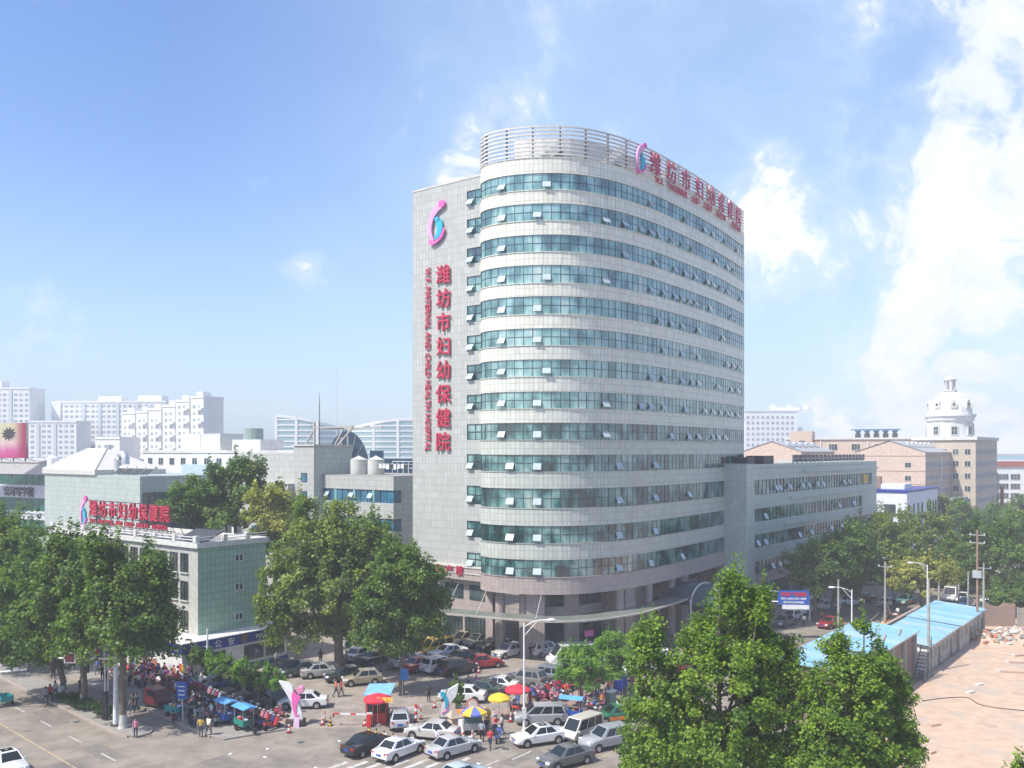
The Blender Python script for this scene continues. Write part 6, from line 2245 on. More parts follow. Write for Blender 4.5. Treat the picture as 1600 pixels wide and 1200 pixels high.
def body_mesh(pose):
    """one continuous figure grown over a jointed skeleton (facing +X, about 1.7 m)"""
    J = {}

    def j(n_, x_, y_, z_, r_):
        J[n_] = (Vector((x_, y_, z_)), r_)
    lean, drop = 0.0, 0.0
    sit = pose == 'crouch'
    hz_ = .93 if not sit else .34
    lx = .10 if pose == 'lean' else (.22 if sit else 0)
    j('pelvis', 0, 0, hz_, .135)
    j('waist', lx * .4, 0, hz_ + .16, .125)
    j('chest', lx, 0, hz_ + .38, .15)
    j('neck', lx * 1.25, 0, hz_ + .53, .055)
    j('jaw', lx * 1.35 + .03, 0, hz_ + .60, .075)
    j('head', lx * 1.4 + .01, 0, hz_ + .69, .098)
    j('crown', lx * 1.4, 0, hz_ + .76, .07)
    sw_ = {'stand': (0.03, -.03), 'walk': (.24, -.26), 'stroll': (-.2, .2), 'lean': (.05, -.05), 'crouch': (0, 0)}[pose]
    for s_, nm, st in ((1, 'l', sw_[0]), (-1, 'r', sw_[1])):
        j('hip' + nm, 0, s_ * .09, hz_ - .05, .10)
        if sit:
            j('knee' + nm, .40, s_ * .16, .44, .07)
            j('ankle' + nm, .18, s_ * .13, .09, .045)
            j('toe' + nm, .34, s_ * .15, .035, .035)
        else:
            j('knee' + nm, st * .62 + .03, s_ * .10, .50, .068)
            j('ankle' + nm, st * 1.1 - (.06 if st < -.1 else 0), s_ * .10, .085 + (.06 if st < -.1 else 0), .045)
            j('toe' + nm, st * 1.1 + .15, s_ * .12, .035, .036)
        j('sho' + nm, lx, s_ * .185, hz_ + .46, .065)
        fw = -st * .55
        if sit or pose == 'lean':
            j('elb' + nm, lx + .16, s_ * .25, hz_ + .24, .045)
            j('wri' + nm, lx + .36, s_ * .16, hz_ + .20, .032)
            j('hand' + nm, lx + .45, s_ * .14, hz_ + .20, .038)
            j('tip' + nm, lx + .51, s_ * .13, hz_ + .18, .02)
        else:
            j('elb' + nm, fw * .6 - .03, s_ * .25, hz_ + .18, .045)
            j('wri' + nm, fw * 1.1 + .04, s_ * .25, hz_ - .07, .032)
            j('hand' + nm, fw * 1.2 + .06, s_ * .24, hz_ - .15, .038)
            j('tip' + nm, fw * 1.2 + .08, s_ * .23, hz_ - .23, .02)
    E = [('pelvis', 'waist'), ('waist', 'chest'), ('chest', 'neck'), ('neck', 'jaw'), ('jaw', 'head'), ('head', 'crown')]
    for s_ in 'lr':
        E += [('pelvis', 'hip' + s_), ('hip' + s_, 'knee' + s_), ('knee' + s_, 'ankle' + s_), ('ankle' + s_, 'toe' + s_), ('chest', 'sho' + s_), ('sho' + s_, 'elb' + s_), ('elb' + s_, 'wri' + s_), ('wri' + s_, 'hand' + s_), ('hand' + s_, 'tip' + s_)]
    names = list(J)
    me = bpy.data.meshes.new('skeleton')
    me.from_pydata([J[k][0] for k in names], [(names.index(a), names.index(c)) for a, c in E], [])
    o = bpy.data.objects.new('skeleton', me)
    col.objects.link(o)
    md = o.modifiers.new('skin', 'SKIN')
    for i, k in enumerate(names):
        sv = me.skin_vertices[0].data[i]
        r_ = J[k][1]
        sv.radius = (r_, r_)
        if k in ('pelvis', 'waist', 'chest'):
            sv.radius = (r_ * .78, r_ * 1.15)
        sv.use_root = k == 'pelvis'
    ss = o.modifiers.new('sub', 'SUBSURF')
    ss.levels = 1
    ev = o.evaluated_get(bpy.context.evaluated_depsgraph_get())
    out_ = bpy.data.meshes.new_from_object(ev)
    bpy.data.objects.remove(o)
    out_.materials.clear()
    for mm in (CLOTH, M_TROUSER, M_SKIN, M_SHOE):
        out_.materials.append(mm)
    segs = [(J[a][0], J[c][0], a, c) for a, c in E]

    def kind(a, c):
        if 'toe' in c or 'toe' in a:
            return 3
        if a in ('neck', 'jaw', 'head') or c in ('jaw', 'head', 'crown'):
            return 2
        if a.startswith(('wri', 'hand')) or (a.startswith('elb')):
            return 2
        if a.startswith(('hip', 'knee')) or (a == 'pelvis' and c.startswith('hip')):
            return 1
        return 0
    for f in out_.polygons:
        c = f.center
        best, bk = 9, 0
        for p, q, a, e in segs:
            d = q - p
            t_ = max(0, min(1, (c - p).dot(d) / max(1e-9, d.length_squared)))
            dist = (c - (p + d * t_)).length
            if dist < best:
                best, bk = dist, kind(a, e)
        f.material_index = bk
        f.use_smooth = True
    zmin = min(v.co.z for v in out_.vertices)
    for v in out_.vertices:
        v.co.z -= zmin
    hd = J['head'][0] - Vector((0, 0, zmin))
    hair = MB().sphere((hd.x - .022, hd.y, hd.z + .035), .108, 10, 7, 0, (1, .95, 1.0))
    hair.box(hd.x - .10, hd.x - .045, -.075, .075, hd.z - .10, hd.z + .03)
    hm = hair.build('hair', M_HAIR, link=False, smooth=80)
    return out_, hm


POSES = {}


def person(px, py, pose, face_, shirt, label, z=None, group=None, s=1.0, p=None):
    if pose not in POSES:
        POSES[pose] = body_mesh(pose)
    bm_, hm = POSES[pose]
    p = p or G(px, py)
    if z is None:
        z = .008
    o = put('person', bm_, None, (p.x, p.y, z), R(face_), (s, s, s))
    o.color = (*shirt, 1)
    put('hair', hm, o)
    tag(o, label, 'person', group)
    return o


cW, cB, cR, cP, cY, cG, cN, cO, cS = (.7, .7, .68), (.02, .02, .025), (.5, .03, .04), (.65, .22, .32), (.55, .36, .05), (.03, .25, .12), (.05, .12, .35), (.6, .2, .08), (.35, .36, .38)
PEOPLE = [
    (71, 1101, 'walk', 140, cS, 'walker in grey, left of three crossing to the hedge', 0),
    (78, 1098, 'walk', 140, cR, 'walker in red, middle of three crossing to the hedge', 0),
    (86, 1091, 'walk', 140, cW, 'walker in white shirt, right of three crossing to the hedge', 0),
    (126, 1086, 'stroll', 140, cB, 'person in black in the side lane behind the hedge', 0),
    (113, 1048, 'walk', 30, cB, 'person in black striding across the lane under the planes', 0),
    (83, 1061, 'walk', 130, cB, 'person in dark clothes under the hanging traffic signals', 0),
    (212, 1153, 'stand', -70, cP, 'person in pink jacket alone at the island tip', 0),
    (207, 1114, 'walk', 230, cB, 'person in black walking in step beside the plane trunk, left one', 0),
    (213, 1112, 'walk', 230, (.04, .05, .05), 'person in dark green walking in step beside the plane trunk, right one', 0),
    (314, 1152, 'stand', 100, cY, 'person in mustard jacket standing at the kerb', 0),
    (326, 1151, 'stroll', 60, (.75, .72, .6), 'person in cream top standing at the kerb corner', 0),
    (305, 1139, 'stand', 190, cS, 'person in grey top facing the crouching vendor', PAV),
    (295, 1137, 'crouch', 20, cB, 'crouching person in dark top with pale trousers at the kerb', PAV),
    (276, 1132, 'crouch', 200, (.1, .02, .03), 'crouching person in dark maroon beside the teal tricycle', PAV),
    (321, 1127, 'stand', 60, cB, 'person in black in the group by the blue carts', PAV),
    (330, 1129, 'stroll', 240, (.45, .6, .68), 'person in pale blue in the group by the blue carts', PAV),
    (306, 1080, 'stand', 250, cG, 'person in green top by the planted strip', PAV),
    (298, 1076, 'stroll', 200, cW, 'person in white beside the one in green', PAV),
    (160, 1066, 'stand', -40, cB, 'person in black behind the white mast', PAV),
    (166, 1065, 'lean', 20, cS, 'person in grey leaning over a stall behind the mast', PAV),
    (217, 1079, 'stand', 60, cW, 'person in white among the stalls', PAV),
    (283, 1061, 'stand', 200, cR, 'stall holder in bright red', PAV),
    (273, 1066, 'lean', 240, cO, 'stall customer in orange', PAV),
    (262, 1072, 'lean', 150, (.55, .05, .35), 'stall customer in magenta', PAV),
    (232, 1068, 'stand', -60, cB, 'stall customer in black beside the white table', PAV),
    (205, 1062, 'stroll', 140, cP, 'stall customer in pink near the plane trunk', PAV),
    (525, 1089, 'walk', 20, cO, 'walker in orange top crossing the car park, left of a pair', None),
    (533, 1089, 'walk', 20, cR, 'walker in red crossing the car park, right of a pair', None),
    (670, 1097, 'stand', 100, cB, 'man in black with a white bag in the car park', None),
    (732, 1073, 'stroll', 250, (.45, .38, .32), 'person in patterned top beside a child', None),
    (744, 1073, 'walk', 250, (.75, .1, .35), 'child in bright pink in the car park', None),
    (753, 1159, 'stand', 90, cS, 'person in grey with pink bag at the snack stall', None),
    (760, 1151, 'stand', 100, cB, 'person in black at the snack stall', None),
    (766, 1171, 'walk', 250, cR, 'person in red jacket stepping off the pavement', None),
    (774, 1149, 'lean', -60, cR, 'person in red leaning over the parked motorbike', None),
    (784, 1148, 'stroll', 170, cW, 'person in white shirt beside the parked motorbike', None),
    (682, 1171, 'stroll', 60, (.6, .52, .6), 'person in pale lilac squeezing between the silver cars', None),
    (704, 1014, 'walk', 60, (.5, .55, .65), 'person in pale blue walking to the hospital entrance', None),
    (690, 1002, 'walk', 60, cN, 'person in blue in the shade of the entrance, left of two', None),
    (697, 1003, 'stroll', 240, (.03, .16, .25), 'person in teal in the shade of the entrance, right of two', None),
    (595, 1050, 'stand', 0, cB, 'person in black under the slimmer plane', None),
    (606, 1048, 'stand', 180, (.05, .05, .06), 'person in charcoal facing another under the slimmer plane', None),
    (541, 1040, 'walk', 200, cP, 'person in pink below the green balloon', None),
    (501, 1038, 'stand', 90, cB, 'person in black far back left of the big plane', None),
    (432, 1041, 'stand', -30, (.55, .65, .75), 'person in pale shirt by the police building', None),
    (954, 1086, 'stand', 200, (.2, .18, .18), 'person in brown among the scooters behind the locusts', None),
    (940, 1110, 'stand', 250, cO, 'stall holder in orange beside the grey cabinet', None),
    (914, 1110, 'lean', -20, (.6, .12, .4), 'person in magenta at the fruit table', None),
    (906, 1121, 'lean', 200, cR, 'person in red beside the blue pedlar cart', None),
    (993, 1079, 'stand', 250, (.6, .3, .35), 'person in salmon at the poplar edge', None),
    (829, 1030, 'stand', -90, cB, 'person in black beside the round column', None),
    (1256, 979, 'stand', 60, cW, 'person in white shirt on the street under the hoarding', None),
    (1284, 972, 'walk', 230, cO, 'person in rust top crossing between street trees', None),
    (1306, 954, 'walk', 50, cB, 'person in black beyond the white car in the street', None),
    (1397, 953, 'stand', 50, cB, 'person in black beside the tall street pole', None),
    (1403, 966, 'walk', 50, cW, 'person in white walking in mid street', None),
    (1388, 966, 'stroll', 230, (.05, .04, .04), 'person in dark clothes at the foot of the power pole', None),
]
for px, py, ps, fc, sh, lb, z in PEOPLE:
    child = 'child' in lb
    person(px, py, ps, fc, sh, lb, z, None, .72 if child else rnd.uniform(.96, 1.04))

names_ = [(cW, 'white'), (cB, 'black'), (cR, 'red'), (cP, 'pink'), (cS, 'grey'), (cN, 'blue'), (cO, 'orange')]
for k in range(52):                                             # shoppers between the stalls
    px = rnd.uniform(150, 300)
    py = 1040 + (px - 150) * .22 + rnd.uniform(-8, 22)
    c_, nm = rnd.choice(names_)
    person(px, py, rnd.choice(('stand', 'lean', 'walk', 'stroll', 'lean')), rnd.uniform(0, 360), c_, 'shopper in %s in the crowd between the pavement stalls' % nm, PAV, 'shoppers between the pavement stalls', rnd.uniform(.93, 1.03))
for k in range(12):
    px = rnd.uniform(825, 985)
    py = 1112 - (px - 825) * .2 + rnd.uniform(-12, 4)
    c_, nm = rnd.choice(names_)
    person(px, py, rnd.choice(('stand', 'lean', 'walk')), rnd.uniform(0, 360), c_, 'shopper in %s among the scooters on the brick pavement' % nm, .01, 'shoppers on the brick pavement', rnd.uniform(.93, 1.03))

# ================================================================ gate, sculptures, stalls, poles, sheds


def spline(pts, k=5, closed=True):
    P = [Vector((a, c, 0)) for a, c in pts]
    n_ = len(P)
    res = []
    for i in range(n_):
        a, b_, c, d = P[i - 1], P[i], P[(i + 1) % n_], P[(i + 2) % n_]
        for j in range(k):
            t = j / k
            v = .5 * ((2 * b_) + (c - a) * t + (2 * a - 5 * b_ + 4 * c - d) * t * t + (3 * b_ - a - 3 * c + d) * t ** 3)
            res.append((v.x, v.y))
    return res


# ---- mother sculpture (left of the gate)
p = G(462, 1133)
S1 = thing('mother_sculpture', 'white winged sculpture with pink bowed figure left of the gate', 'sculpture', (p.x, p.y, .004), R(-6))


def c4(pts, cx, cy, s_=146.0):
    return [((a - cx) / s_, (cy - c) / s_) for a, c in pts]


MB().box(-.82, .82, -.55, .55, 0, .6).build('pedestal', M_BROWN, S1)
outl = c4([(885, 735), (925, 700), (945, 600), (925, 490), (880, 410), (815, 310), (756, 214), (835, 222), (905, 248), (955, 282), (962, 380), (985, 450), (1040, 520), (1085, 640), (1100, 735)], 993, 825)
MB().plate(outl, -.16, .16).build('wing', M_WPAINT, S1)
fig = spline(c4([(970, 345), (1005, 370), (1035, 405), (1075, 410), (1062, 450), (1035, 500), (1015, 560), (1012, 640), (1020, 688), (985, 660), (955, 560), (945, 450), (950, 385)], 993, 825))
MB().plate(fig, -.24, -.165).build('figure', M_PINK, S1)
MB().plate(spline(c4([(965, 650), (985, 690), (1030, 690), (1050, 660), (1020, 672), (990, 662)], 993, 825)), -.22, -.165).build('cradle', M_PINK2, S1)
x0, z0 = c4([(1066, 330)], 993, 825)[0]
MB().plate([(x0 + .36 * math.cos(k * math.pi / 12), z0 + .36 * math.sin(k * math.pi / 12)) for k in range(24)], -.26, .16).build('head', M_PINK2, S1)
MB().plate([(x0 + .3 * math.cos(k * math.pi / 12), z0 + .3 * math.sin(k * math.pi / 12)) for k in range(24)], -.3, -.262).build('face_disc', mat('rose_plastic', (.72, .25, .36), .4), S1)
MB().add([(.02, -.75, .0), (.6, -.75, .0), (.56, -.62, .95), (.06, -.62, .95), (.02, -.7, 0), (.6, -.7, 0), (.56, -.57, .95), (.06, -.57, .95)], [(0, 1, 2, 3), (7, 6, 5, 4), (0, 4, 5, 1), (3, 2, 6, 7), (0, 3, 7, 4), (1, 5, 6, 2)]).build('notice_board', mat('lilac_notice', (.62, .45, .6), .5), S1)

# ---- child sculpture (right of the gate)
p = G(698, 1129)
S2 = thing('child_sculpture', 'white winged sculpture with turquoise small figure right of the gate', 'sculpture', (p.x, p.y, .004), R(8))
MB().box(-.68, .68, -.5, .5, 0, .58).build('pedestal', M_BROWN, S2)
outl = c4([(385, 632), (395, 560), (410, 480), (440, 400), (462, 330), (490, 255), (560, 215), (632, 176), (622, 260), (600, 345), (540, 420), (510, 450), (520, 540), (560, 632)], 470, 718)
MB().plate(outl, -.15, .15).build('wing', M_WPAINT, S2)
fig = spline(c4([(412, 350), (450, 335), (480, 370), (492, 430), (480, 480), (450, 520), (445, 440), (425, 380)], 470, 718))
MB().plate(fig, -.22, -.155).build('figure', M_CYAN, S2)
MB().plate(spline(c4([(398, 572), (440, 552), (480, 505), (496, 440), (500, 480), (485, 530), (450, 562), (410, 582)], 470, 718)), -.2, -.155).build('cradle', M_PINK, S2)
x0, z0 = c4([(414, 318)], 470, 718)[0]
MB().plate([(x0 + .25 * math.cos(k * math.pi / 10), z0 + .25 * math.sin(k * math.pi / 10)) for k in range(20)], -.24, .12).build('head', M_CYAN, S2)


S1.scale = S2.scale = (.9, .9, .9)
# ---- parasols
def parasol(px, py, r_, h_, colr, label, drop=.42, n_=8, z=.01, tilt=0):
    p_ = G(px, py)
    o = thing('parasol', label, 'parasol', (p_.x, p_.y, z), rnd.random(), 'parasols at the gate and stalls')
    MB().lathe([(.28, 0), (.28, .12), (.05, .16)], 12).build('foot', M_CONC, o)
    MB().tube([(0, 0, .1), (0, 0, h_ + .1)], .025, 8).build('pole', M_STEEL, o)
    prof_ = [(0.02, h_ + .02), (r_ * .35, h_ - drop * .14), (r_ * .7, h_ - drop * .48), (r_, h_ - drop), (r_ * 1.0, h_ - drop - .16)]
    for k in range(n_):
        a0, a1 = 2 * math.pi * k / n_, 2 * math.pi * (k + 1) / n_
        vs, fs = [], []
        for r__, z_ in prof_:
            for q in range(4):
                a = a0 + (a1 - a0) * q / 3
                sagr = r__ * (1 - .05 * math.sin(q / 3 * math.pi))
                vs.append((sagr * math.cos(a), sagr * math.sin(a), z_ - .03 * math.sin(q / 3 * math.pi)))
        for i in range(len(prof_) - 1):
            for q in range(3):
                fs.append((i * 4 + q, i * 4 + q + 1, i * 4 + 5 + q, i * 4 + 4 + q))
        MB().add(vs, fs).build('canopy_panel', colr[k % len(colr)], o, smooth=50)
    b_ = MB()
    for k in range(n_):
        a = 2 * math.pi * k / n_
        b_.tube([(.03 * math.cos(a), .03 * math.sin(a), h_ - .7), (r_ * .55 * math.cos(a), r_ * .55 * math.sin(a), h_ - drop * .4)], .012, 4)
    b_.build('strut', M_STEEL, o)
    return o


M_FABR = mat('red_canvas', (.62, .03, .05), .7)
M_FABY = mat('yellow_canvas', (.75, .5, .04), .7)
M_FABB = mat('violet_blue_canvas', (.13, .16, .5), .7)
um = parasol(590, 1134, 1.25, 2.75, [M_FABR], 'red lettered parasol over the gate kiosk')
put('canopy_lettering', text_mesh('保健院', .5, .01, M_YEL, .01), um, (.2, -1.02, 2.42), 0).rotation_euler = (R(-32), 0, -um.rotation_euler.z)
parasol(741, 1148, 1.12, 2.35, [M_FABY, M_FABB], 'yellow and violet striped parasol over the snack stall')
parasol(809, 1115, 1.2, 2.6, [M_FABR], 'red parasol beside the lamp post')
parasol(780, 1124, 1.0, 2.3, [M_FABY], 'plain yellow parasol between booth and red parasol')

# ---- kiosk and barriers
p = G(588, 1133)
k_ = thing('gate_kiosk', 'small red and glass gate kiosk with a pale blue flat roof', 'kiosk', (p.x, p.y, .004), R(4))
MB().box(-.85, .85, .05, 1.3, 0, 1.0).build('lower_wall', M_REDP, k_)
MB().box(-.8, .8, .1, 1.25, 1.0, 2.2).build('glazing', M_CARGLASS, k_)
for x_ in (-.82, -.28, .28, .82):
    MB().box(x_ - .05, x_ + .05, .03, .13, 1.0, 2.2).build('mullion', M_REDP, k_)
    MB().box(x_ - .05, x_ + .05, 1.22, 1.32, 1.0, 2.2).build('mullion', M_REDP, k_)
MB().add([(-1.1, .2, 2.45), (1.2, .2, 2.45), (1.5, 2.2, 2.9), (-.8, 2.2, 2.9), (-1.1, .2, 2.55), (1.2, .2, 2.55), (1.5, 2.2, 3.0), (-.8, 2.2, 3.0)], [(3, 2, 1, 0), (4, 5, 6, 7), (0, 1, 5, 4), (1, 2, 6, 5), (2, 3, 7, 6), (3, 0, 4, 7)]).build('roof', mat('pale_blue_sheet_roof', (.20, .42, .68), .5), k_)
for x_, y_ in ((-.95, .4), (.95, .4), (.9, 1.9), (-.75, 1.9)):
    MB().tube([(x_, y_, 0), (x_, y_, 2.6)], .04, 6).build('post', M_STEEL, k_)
MB().box(-.8, -.3, -.3, .0, 0, 1.1).build('card_machine', M_WPAINT, k_)
for k, (c0, ang, L_, lb) in enumerate(((G(577, 1136), 172, 2.9, 'raised-free white and red barrier arm left of the kiosk'), (G(606, 1125), 3, 2.6, 'white and red barrier arm right of the kiosk'))):
    br_ = thing('barrier', lb, 'barrier', (c0.x, c0.y, .004), R(ang), 'gate barriers')
    MB().box(-.18, .18, -.15, .15, 0, 1.05).build('housing', M_REDP, br_)
    for q in range(6):
        MB().box(.2 + q * L_ / 6, .2 + (q + 1) * L_ / 6 - .003, -.04, .04, .98, 1.1).build('arm_section', M_REDP if q in (2, 5) else M_WPAINT, br_)
    MB().box(L_ + .25, L_ + .28, -.2, .2, .7, 1.05).build('stop_disc', M_REDP, br_)

# ---- cones and bollards
cone_me = MB().box(-.19, .19, -.19, .19, 0, .04, 1).lathe([(.15, .04), (.115, .25)], 12, mi=0).lathe([(.113, .252), (.085, .4)], 12, mi=2).lathe([(.083, .402), (.03, .72)], 12, mi=0)
for i, (px, py, kind_, lb) in enumerate((
        (452, 1145, 0, 'red and white cone in front of the mother sculpture pedestal'), (504, 1133, 0, 'red and white cone right of the mother sculpture'),
        (570, 1134, 0, 'red and white cone tight by the kiosk'), (724, 1155, 0, 'left of two red and white cones in front of the snack stall'), (738, 1155, 0, 'right of two red and white cones in front of the snack stall'),
        (679, 1106, 0, 'orange cone behind the child sculpture'), (748, 1052, 0, 'red and white cone beside the black off-roader'), (798, 1128, 0, 'red cone beside the grey people carrier'),
        (516, 1134, 1, 'yellow and black cone in the gateway, leftmost'), (577, 1149, 1, 'yellow and black cone on the median, first from the kiosk'), (588, 1152, 1, 'yellow and black cone on the median, second from the kiosk'),
        (600, 1155, 1, 'yellow and black cone on the median, third from the kiosk'), (614, 1159, 1, 'yellow and black cone on the median, fourth from the kiosk'), (625, 1163, 1, 'yellow and black cone on the median, fifth from the kiosk'), (662, 1174, 1, 'yellow and black cone beside the silver saloon'))):
    p = G(px, py)
    o = thing('traffic_cone', lb, 'cone', (p.x, p.y, .006), rnd.random(), 'traffic cones')
    A, B_ = (M_REDP, M_WPAINT) if kind_ == 0 else (M_YEL, M_BLACKP)
    MB().box(-.21, .21, -.21, .21, 0, .05).build('foot', M_BLACKP, o)
    z_, r0 = .05, .155
    for k in range(4):
        MB().lathe([(r0, z_), (r0 - .03, z_ + .17)], 12).build('cone_band', (A, B_)[k % 2], o, smooth=60)
        z_ += .172
        r0 -= .03
for i, (px, py, n_) in enumerate(((650, 1129, 5), (658, 1124, 4), (508, 1129, 3))):
    p = G(px, py)
    o = thing('warning_posts', ('stack of red and white lane posts right of the kiosk', 'thin red flexible lane post beside the stack', 'red lane post beside the mother sculpture cones')[i], 'post', (p.x, p.y, .006), .4, 'lane posts')
    MB().lathe([(.2, 0), (.2, .06), (.1, .1)], 12).build('foot', M_BLACKP, o)
    for k in range(n_):
        MB().lathe([(.13 if i == 0 else .05, .1 + k * .3), (.1 if i == 0 else .05, .1 + k * .3 + .28)], 10).build('post_band', M_REDP if k % 2 == 0 else M_WPAINT, o)

# ---- yellow arch booth and snack carts
p = G(757, 1143)
o = thing('arch_booth', 'yellow arched booth with orange top and a round painted sign', 'booth', (p.x, p.y, .008), R(30))
arch = [(-.55, 0), (-.55, 1.35)] + [(-.55 * math.cos(t_ * math.pi / 10), 1.35 + .55 * math.sin(t_ * math.pi / 10)) for t_ in range(1, 10)] + [(.55, 1.35), (.55, 0), (.34, 0), (.34, 1.3)] + [(.34 * math.cos(t_ * math.pi / 10), 1.3 + .34 * math.sin(t_ * math.pi / 10)) for t_ in range(1, 10)] + [(-.34, 1.3), (-.34, 0)]
n_ = 11
b = MB()
outer = [(-.6, 0), (-.6, 1.4)] + [(-.6 * math.cos(t_ * math.pi / 10), 1.4 + .6 * math.sin(t_ * math.pi / 10)) for t_ in range(1, 10)] + [(.6, 1.4), (.6, 0)]
inner = [(-.36, 0), (-.36, 1.35)] + [(-.36 * math.cos(t_ * math.pi / 10), 1.35 + .36 * math.sin(t_ * math.pi / 10)) for t_ in range(1, 10)] + [(.36, 1.35), (.36, 0)]
for i in range(len(outer) - 1):
    q = [outer[i], outer[i + 1], inner[i + 1], inner[i]]
    b.plate(q, -.14, .14)
b.build('arch', M_YEL, o)
MB().box(-1.9, .3, .3, 1.4, 1.55, 1.75).build('awning', mat('orange_canvas', (.72, .22, .04), .6), o)
MB().box(-1.8, -.7, .35, 1.3, 0, .95).build('counter', M_WPAINT, o)
for x_, y_ in ((-1.8, .35), (.2, .35), (-1.8, 1.3), (.2, 1.3)):
    MB().tube([(x_, y_, 0), (x_, y_, 1.6)], .03, 5).build('post', M_STEEL, o)
d_ = MB().lathe([(.62, 0), (.62, .1)], 20).build('round_sign', mat('rust_disc', (.45, .16, .10), .6), o, (-.7, .85, 2.05))
d_.rotation_euler = (R(62), 0, R(10))
f_ = MB().lathe([(.46, .1), (.46, .13)], 20).build('sign_face', mat('cream_disc', (.6, .52, .42), .6), d_)
p = G(773, 1147)
o = thing('arched_mirror_frame', 'white arched frame standing beside the yellow arch', 'frame', (p.x, p.y, .008), R(25))
b = MB()
for i in range(len(outer) - 1):
    q = [(a * .7, c * .85) for a, c in (outer[i], outer[i + 1])] + [(a * .85, c * .88) for a, c in (inner[i + 1], inner[i])]
    b.plate(q, -.04, .04)
b.build('frame', M_WPAINT, o)
MB().box(-.05, .05, -.35, .35, 0, .05).build('foot', M_STEEL, o)
for i, (px, py, h, lb) in enumerate(((738, 1146, 10, 'glass-sided snack cart under the striped parasol'), (716, 1135, 30, 'snack cart with tan tarpaulin next to the child sculpture'))):
    p = G(px, py)
    o = thing('snack_cart', lb, 'cart', (p.x, p.y, .008), R(h), 'snack carts')
    MB().box(-.8, .8, -.45, .45, .4, .95).build('cart_body', (M_STEEL, M_TAN)[i], o)
    if i == 0:
        MB().box(-.75, .75, -.4, .4, .951, 1.45).build('glass_case', mat('greenish_case_glass', (.12, .2, .19), .1), o)
    else:
        MB().add([(-.95, -.6, .9), (.95, -.6, .9), (.95, .6, .9), (-.95, .6, .9), (-.6, 0, 1.5), (.6, .1, 1.4)], [(0, 1, 5, 4), (1, 2, 5), (2, 3, 4, 5), (3, 0, 4), (3, 2, 1, 0)]).build('tarpaulin', mat('tan_tarpaulin', (.45, .36, .28), .8), o)
    for x_ in (-.55, .55):
        for y_ in (-.46, .46):
            put('wheel', sw, o, (x_, y_, .2), 0, (.85, .8, .85))

# ---- market stalls on the left pavement: each table with its own heaps
goods = [(.6, .1, .3), (.7, .66, .62), (.55, .03, .04), (.05, .12, .4), (.7, .45, .05), (.08, .08, .09), (.65, .35, .42), (.2, .35, .15), (.75, .72, .7)]
gm_ = objcol('stall_goods', .8)
STALLS = [(176, 1062, 'farthest stall, nearest the white mast'), (197, 1056, 'stall heaped with pink bundles behind the plane trunk'), (222, 1058, 'stall with white and pink goods under the planes'), (246, 1062, 'stall with a long white cloth'),
          (268, 1056, 'stall with red and orange bundles'), (186, 1074, 'low stall near the kerb beside the white mast'), (226, 1074, 'stall with a dark table in front of the long white one'), (254, 1078, 'small stall with bright clothes behind the motor tricycle'),
          (281, 1072, 'stall with magenta and orange bags'), (205, 1046, 'stall in deep shade below the canopy of planes'), (240, 1044, 'stall beside the blue tarpaulin')]
for i, (px, py, lb) in enumerate(STALLS):
    p = G(px, py)
    o = thing('market_stall', 'pavement ' + lb, 'stall', (p.x, p.y, PAV), R(-43 + rnd.uniform(-10, 10)), 'market stalls on the pavement')
    MB().box(-1.2, 1.2, -.5, .5, .66, .72).build('table_top', M_WPAINT if i in (3, 2, 0) else M_BROWN, o)
    for x_ in (-1.1, 1.1):
        for y_ in (-.4, .4):
            MB().box(x_ - .03, x_ + .03, y_ - .03, y_ + .03, 0, .66).build('leg', M_STEEL, o)
    for k in range(12):
        b_ = MB()
        s_ = rnd.uniform(.16, .3)
        b_.sphere((0, 0, 0), s_, 7, 5, 0, (1, .8, rnd.uniform(.5, .9)))
        q = b_.build('goods', gm_, o, (rnd.uniform(-1.05, 1.05), rnd.uniform(-.38, .38), .72 + s_ * .5))
        q.color = (*rnd.choice(goods), 1)
    if i in (4, 8, 1):
        for k in range(5):
            q = MB().cbox((0, 0, 0), (.42, .1, .75)).build('hung_garment', gm_, o, (-1 + k * .5, .55, 1.45))
            q.color = (*rnd.choice(goods), 1)
        MB().tube([(-1.3, .55, 0), (-1.3, .55, 1.9), (1.3, .55, 1.9), (1.3, .55, 0)], .03, 5).build('rail', M_STEEL, o)
for i, (px, py, z_, lb) in enumerate(((242, 1040, 2.3, 'blue tarpaulin shelter over the stalls beneath the planes'),)):
    p = G(px, py)
    o = thing('tarpaulin_shelter', lb, 'shelter', (p.x, p.y, PAV), R(-43))
    MB().add([(-1.6, -1.2, 2.1), (1.6, -1.2, 2.2), (1.6, 1.2, 2.5), (-1.6, 1.2, 2.4), (0, 0, 2.55)], [(0, 1, 4), (1, 2, 4), (2, 3, 4), (3, 0, 4)]).build('tarpaulin', M_TARP, o)
    for x_, y_ in ((-1.5, -1.1), (1.5, -1.1), (1.5, 1.1), (-1.5, 1.1)):
        MB().tube([(x_, y_, 0), (x_, y_, 2.3)], .03, 5).build('post', M_STEEL, o)
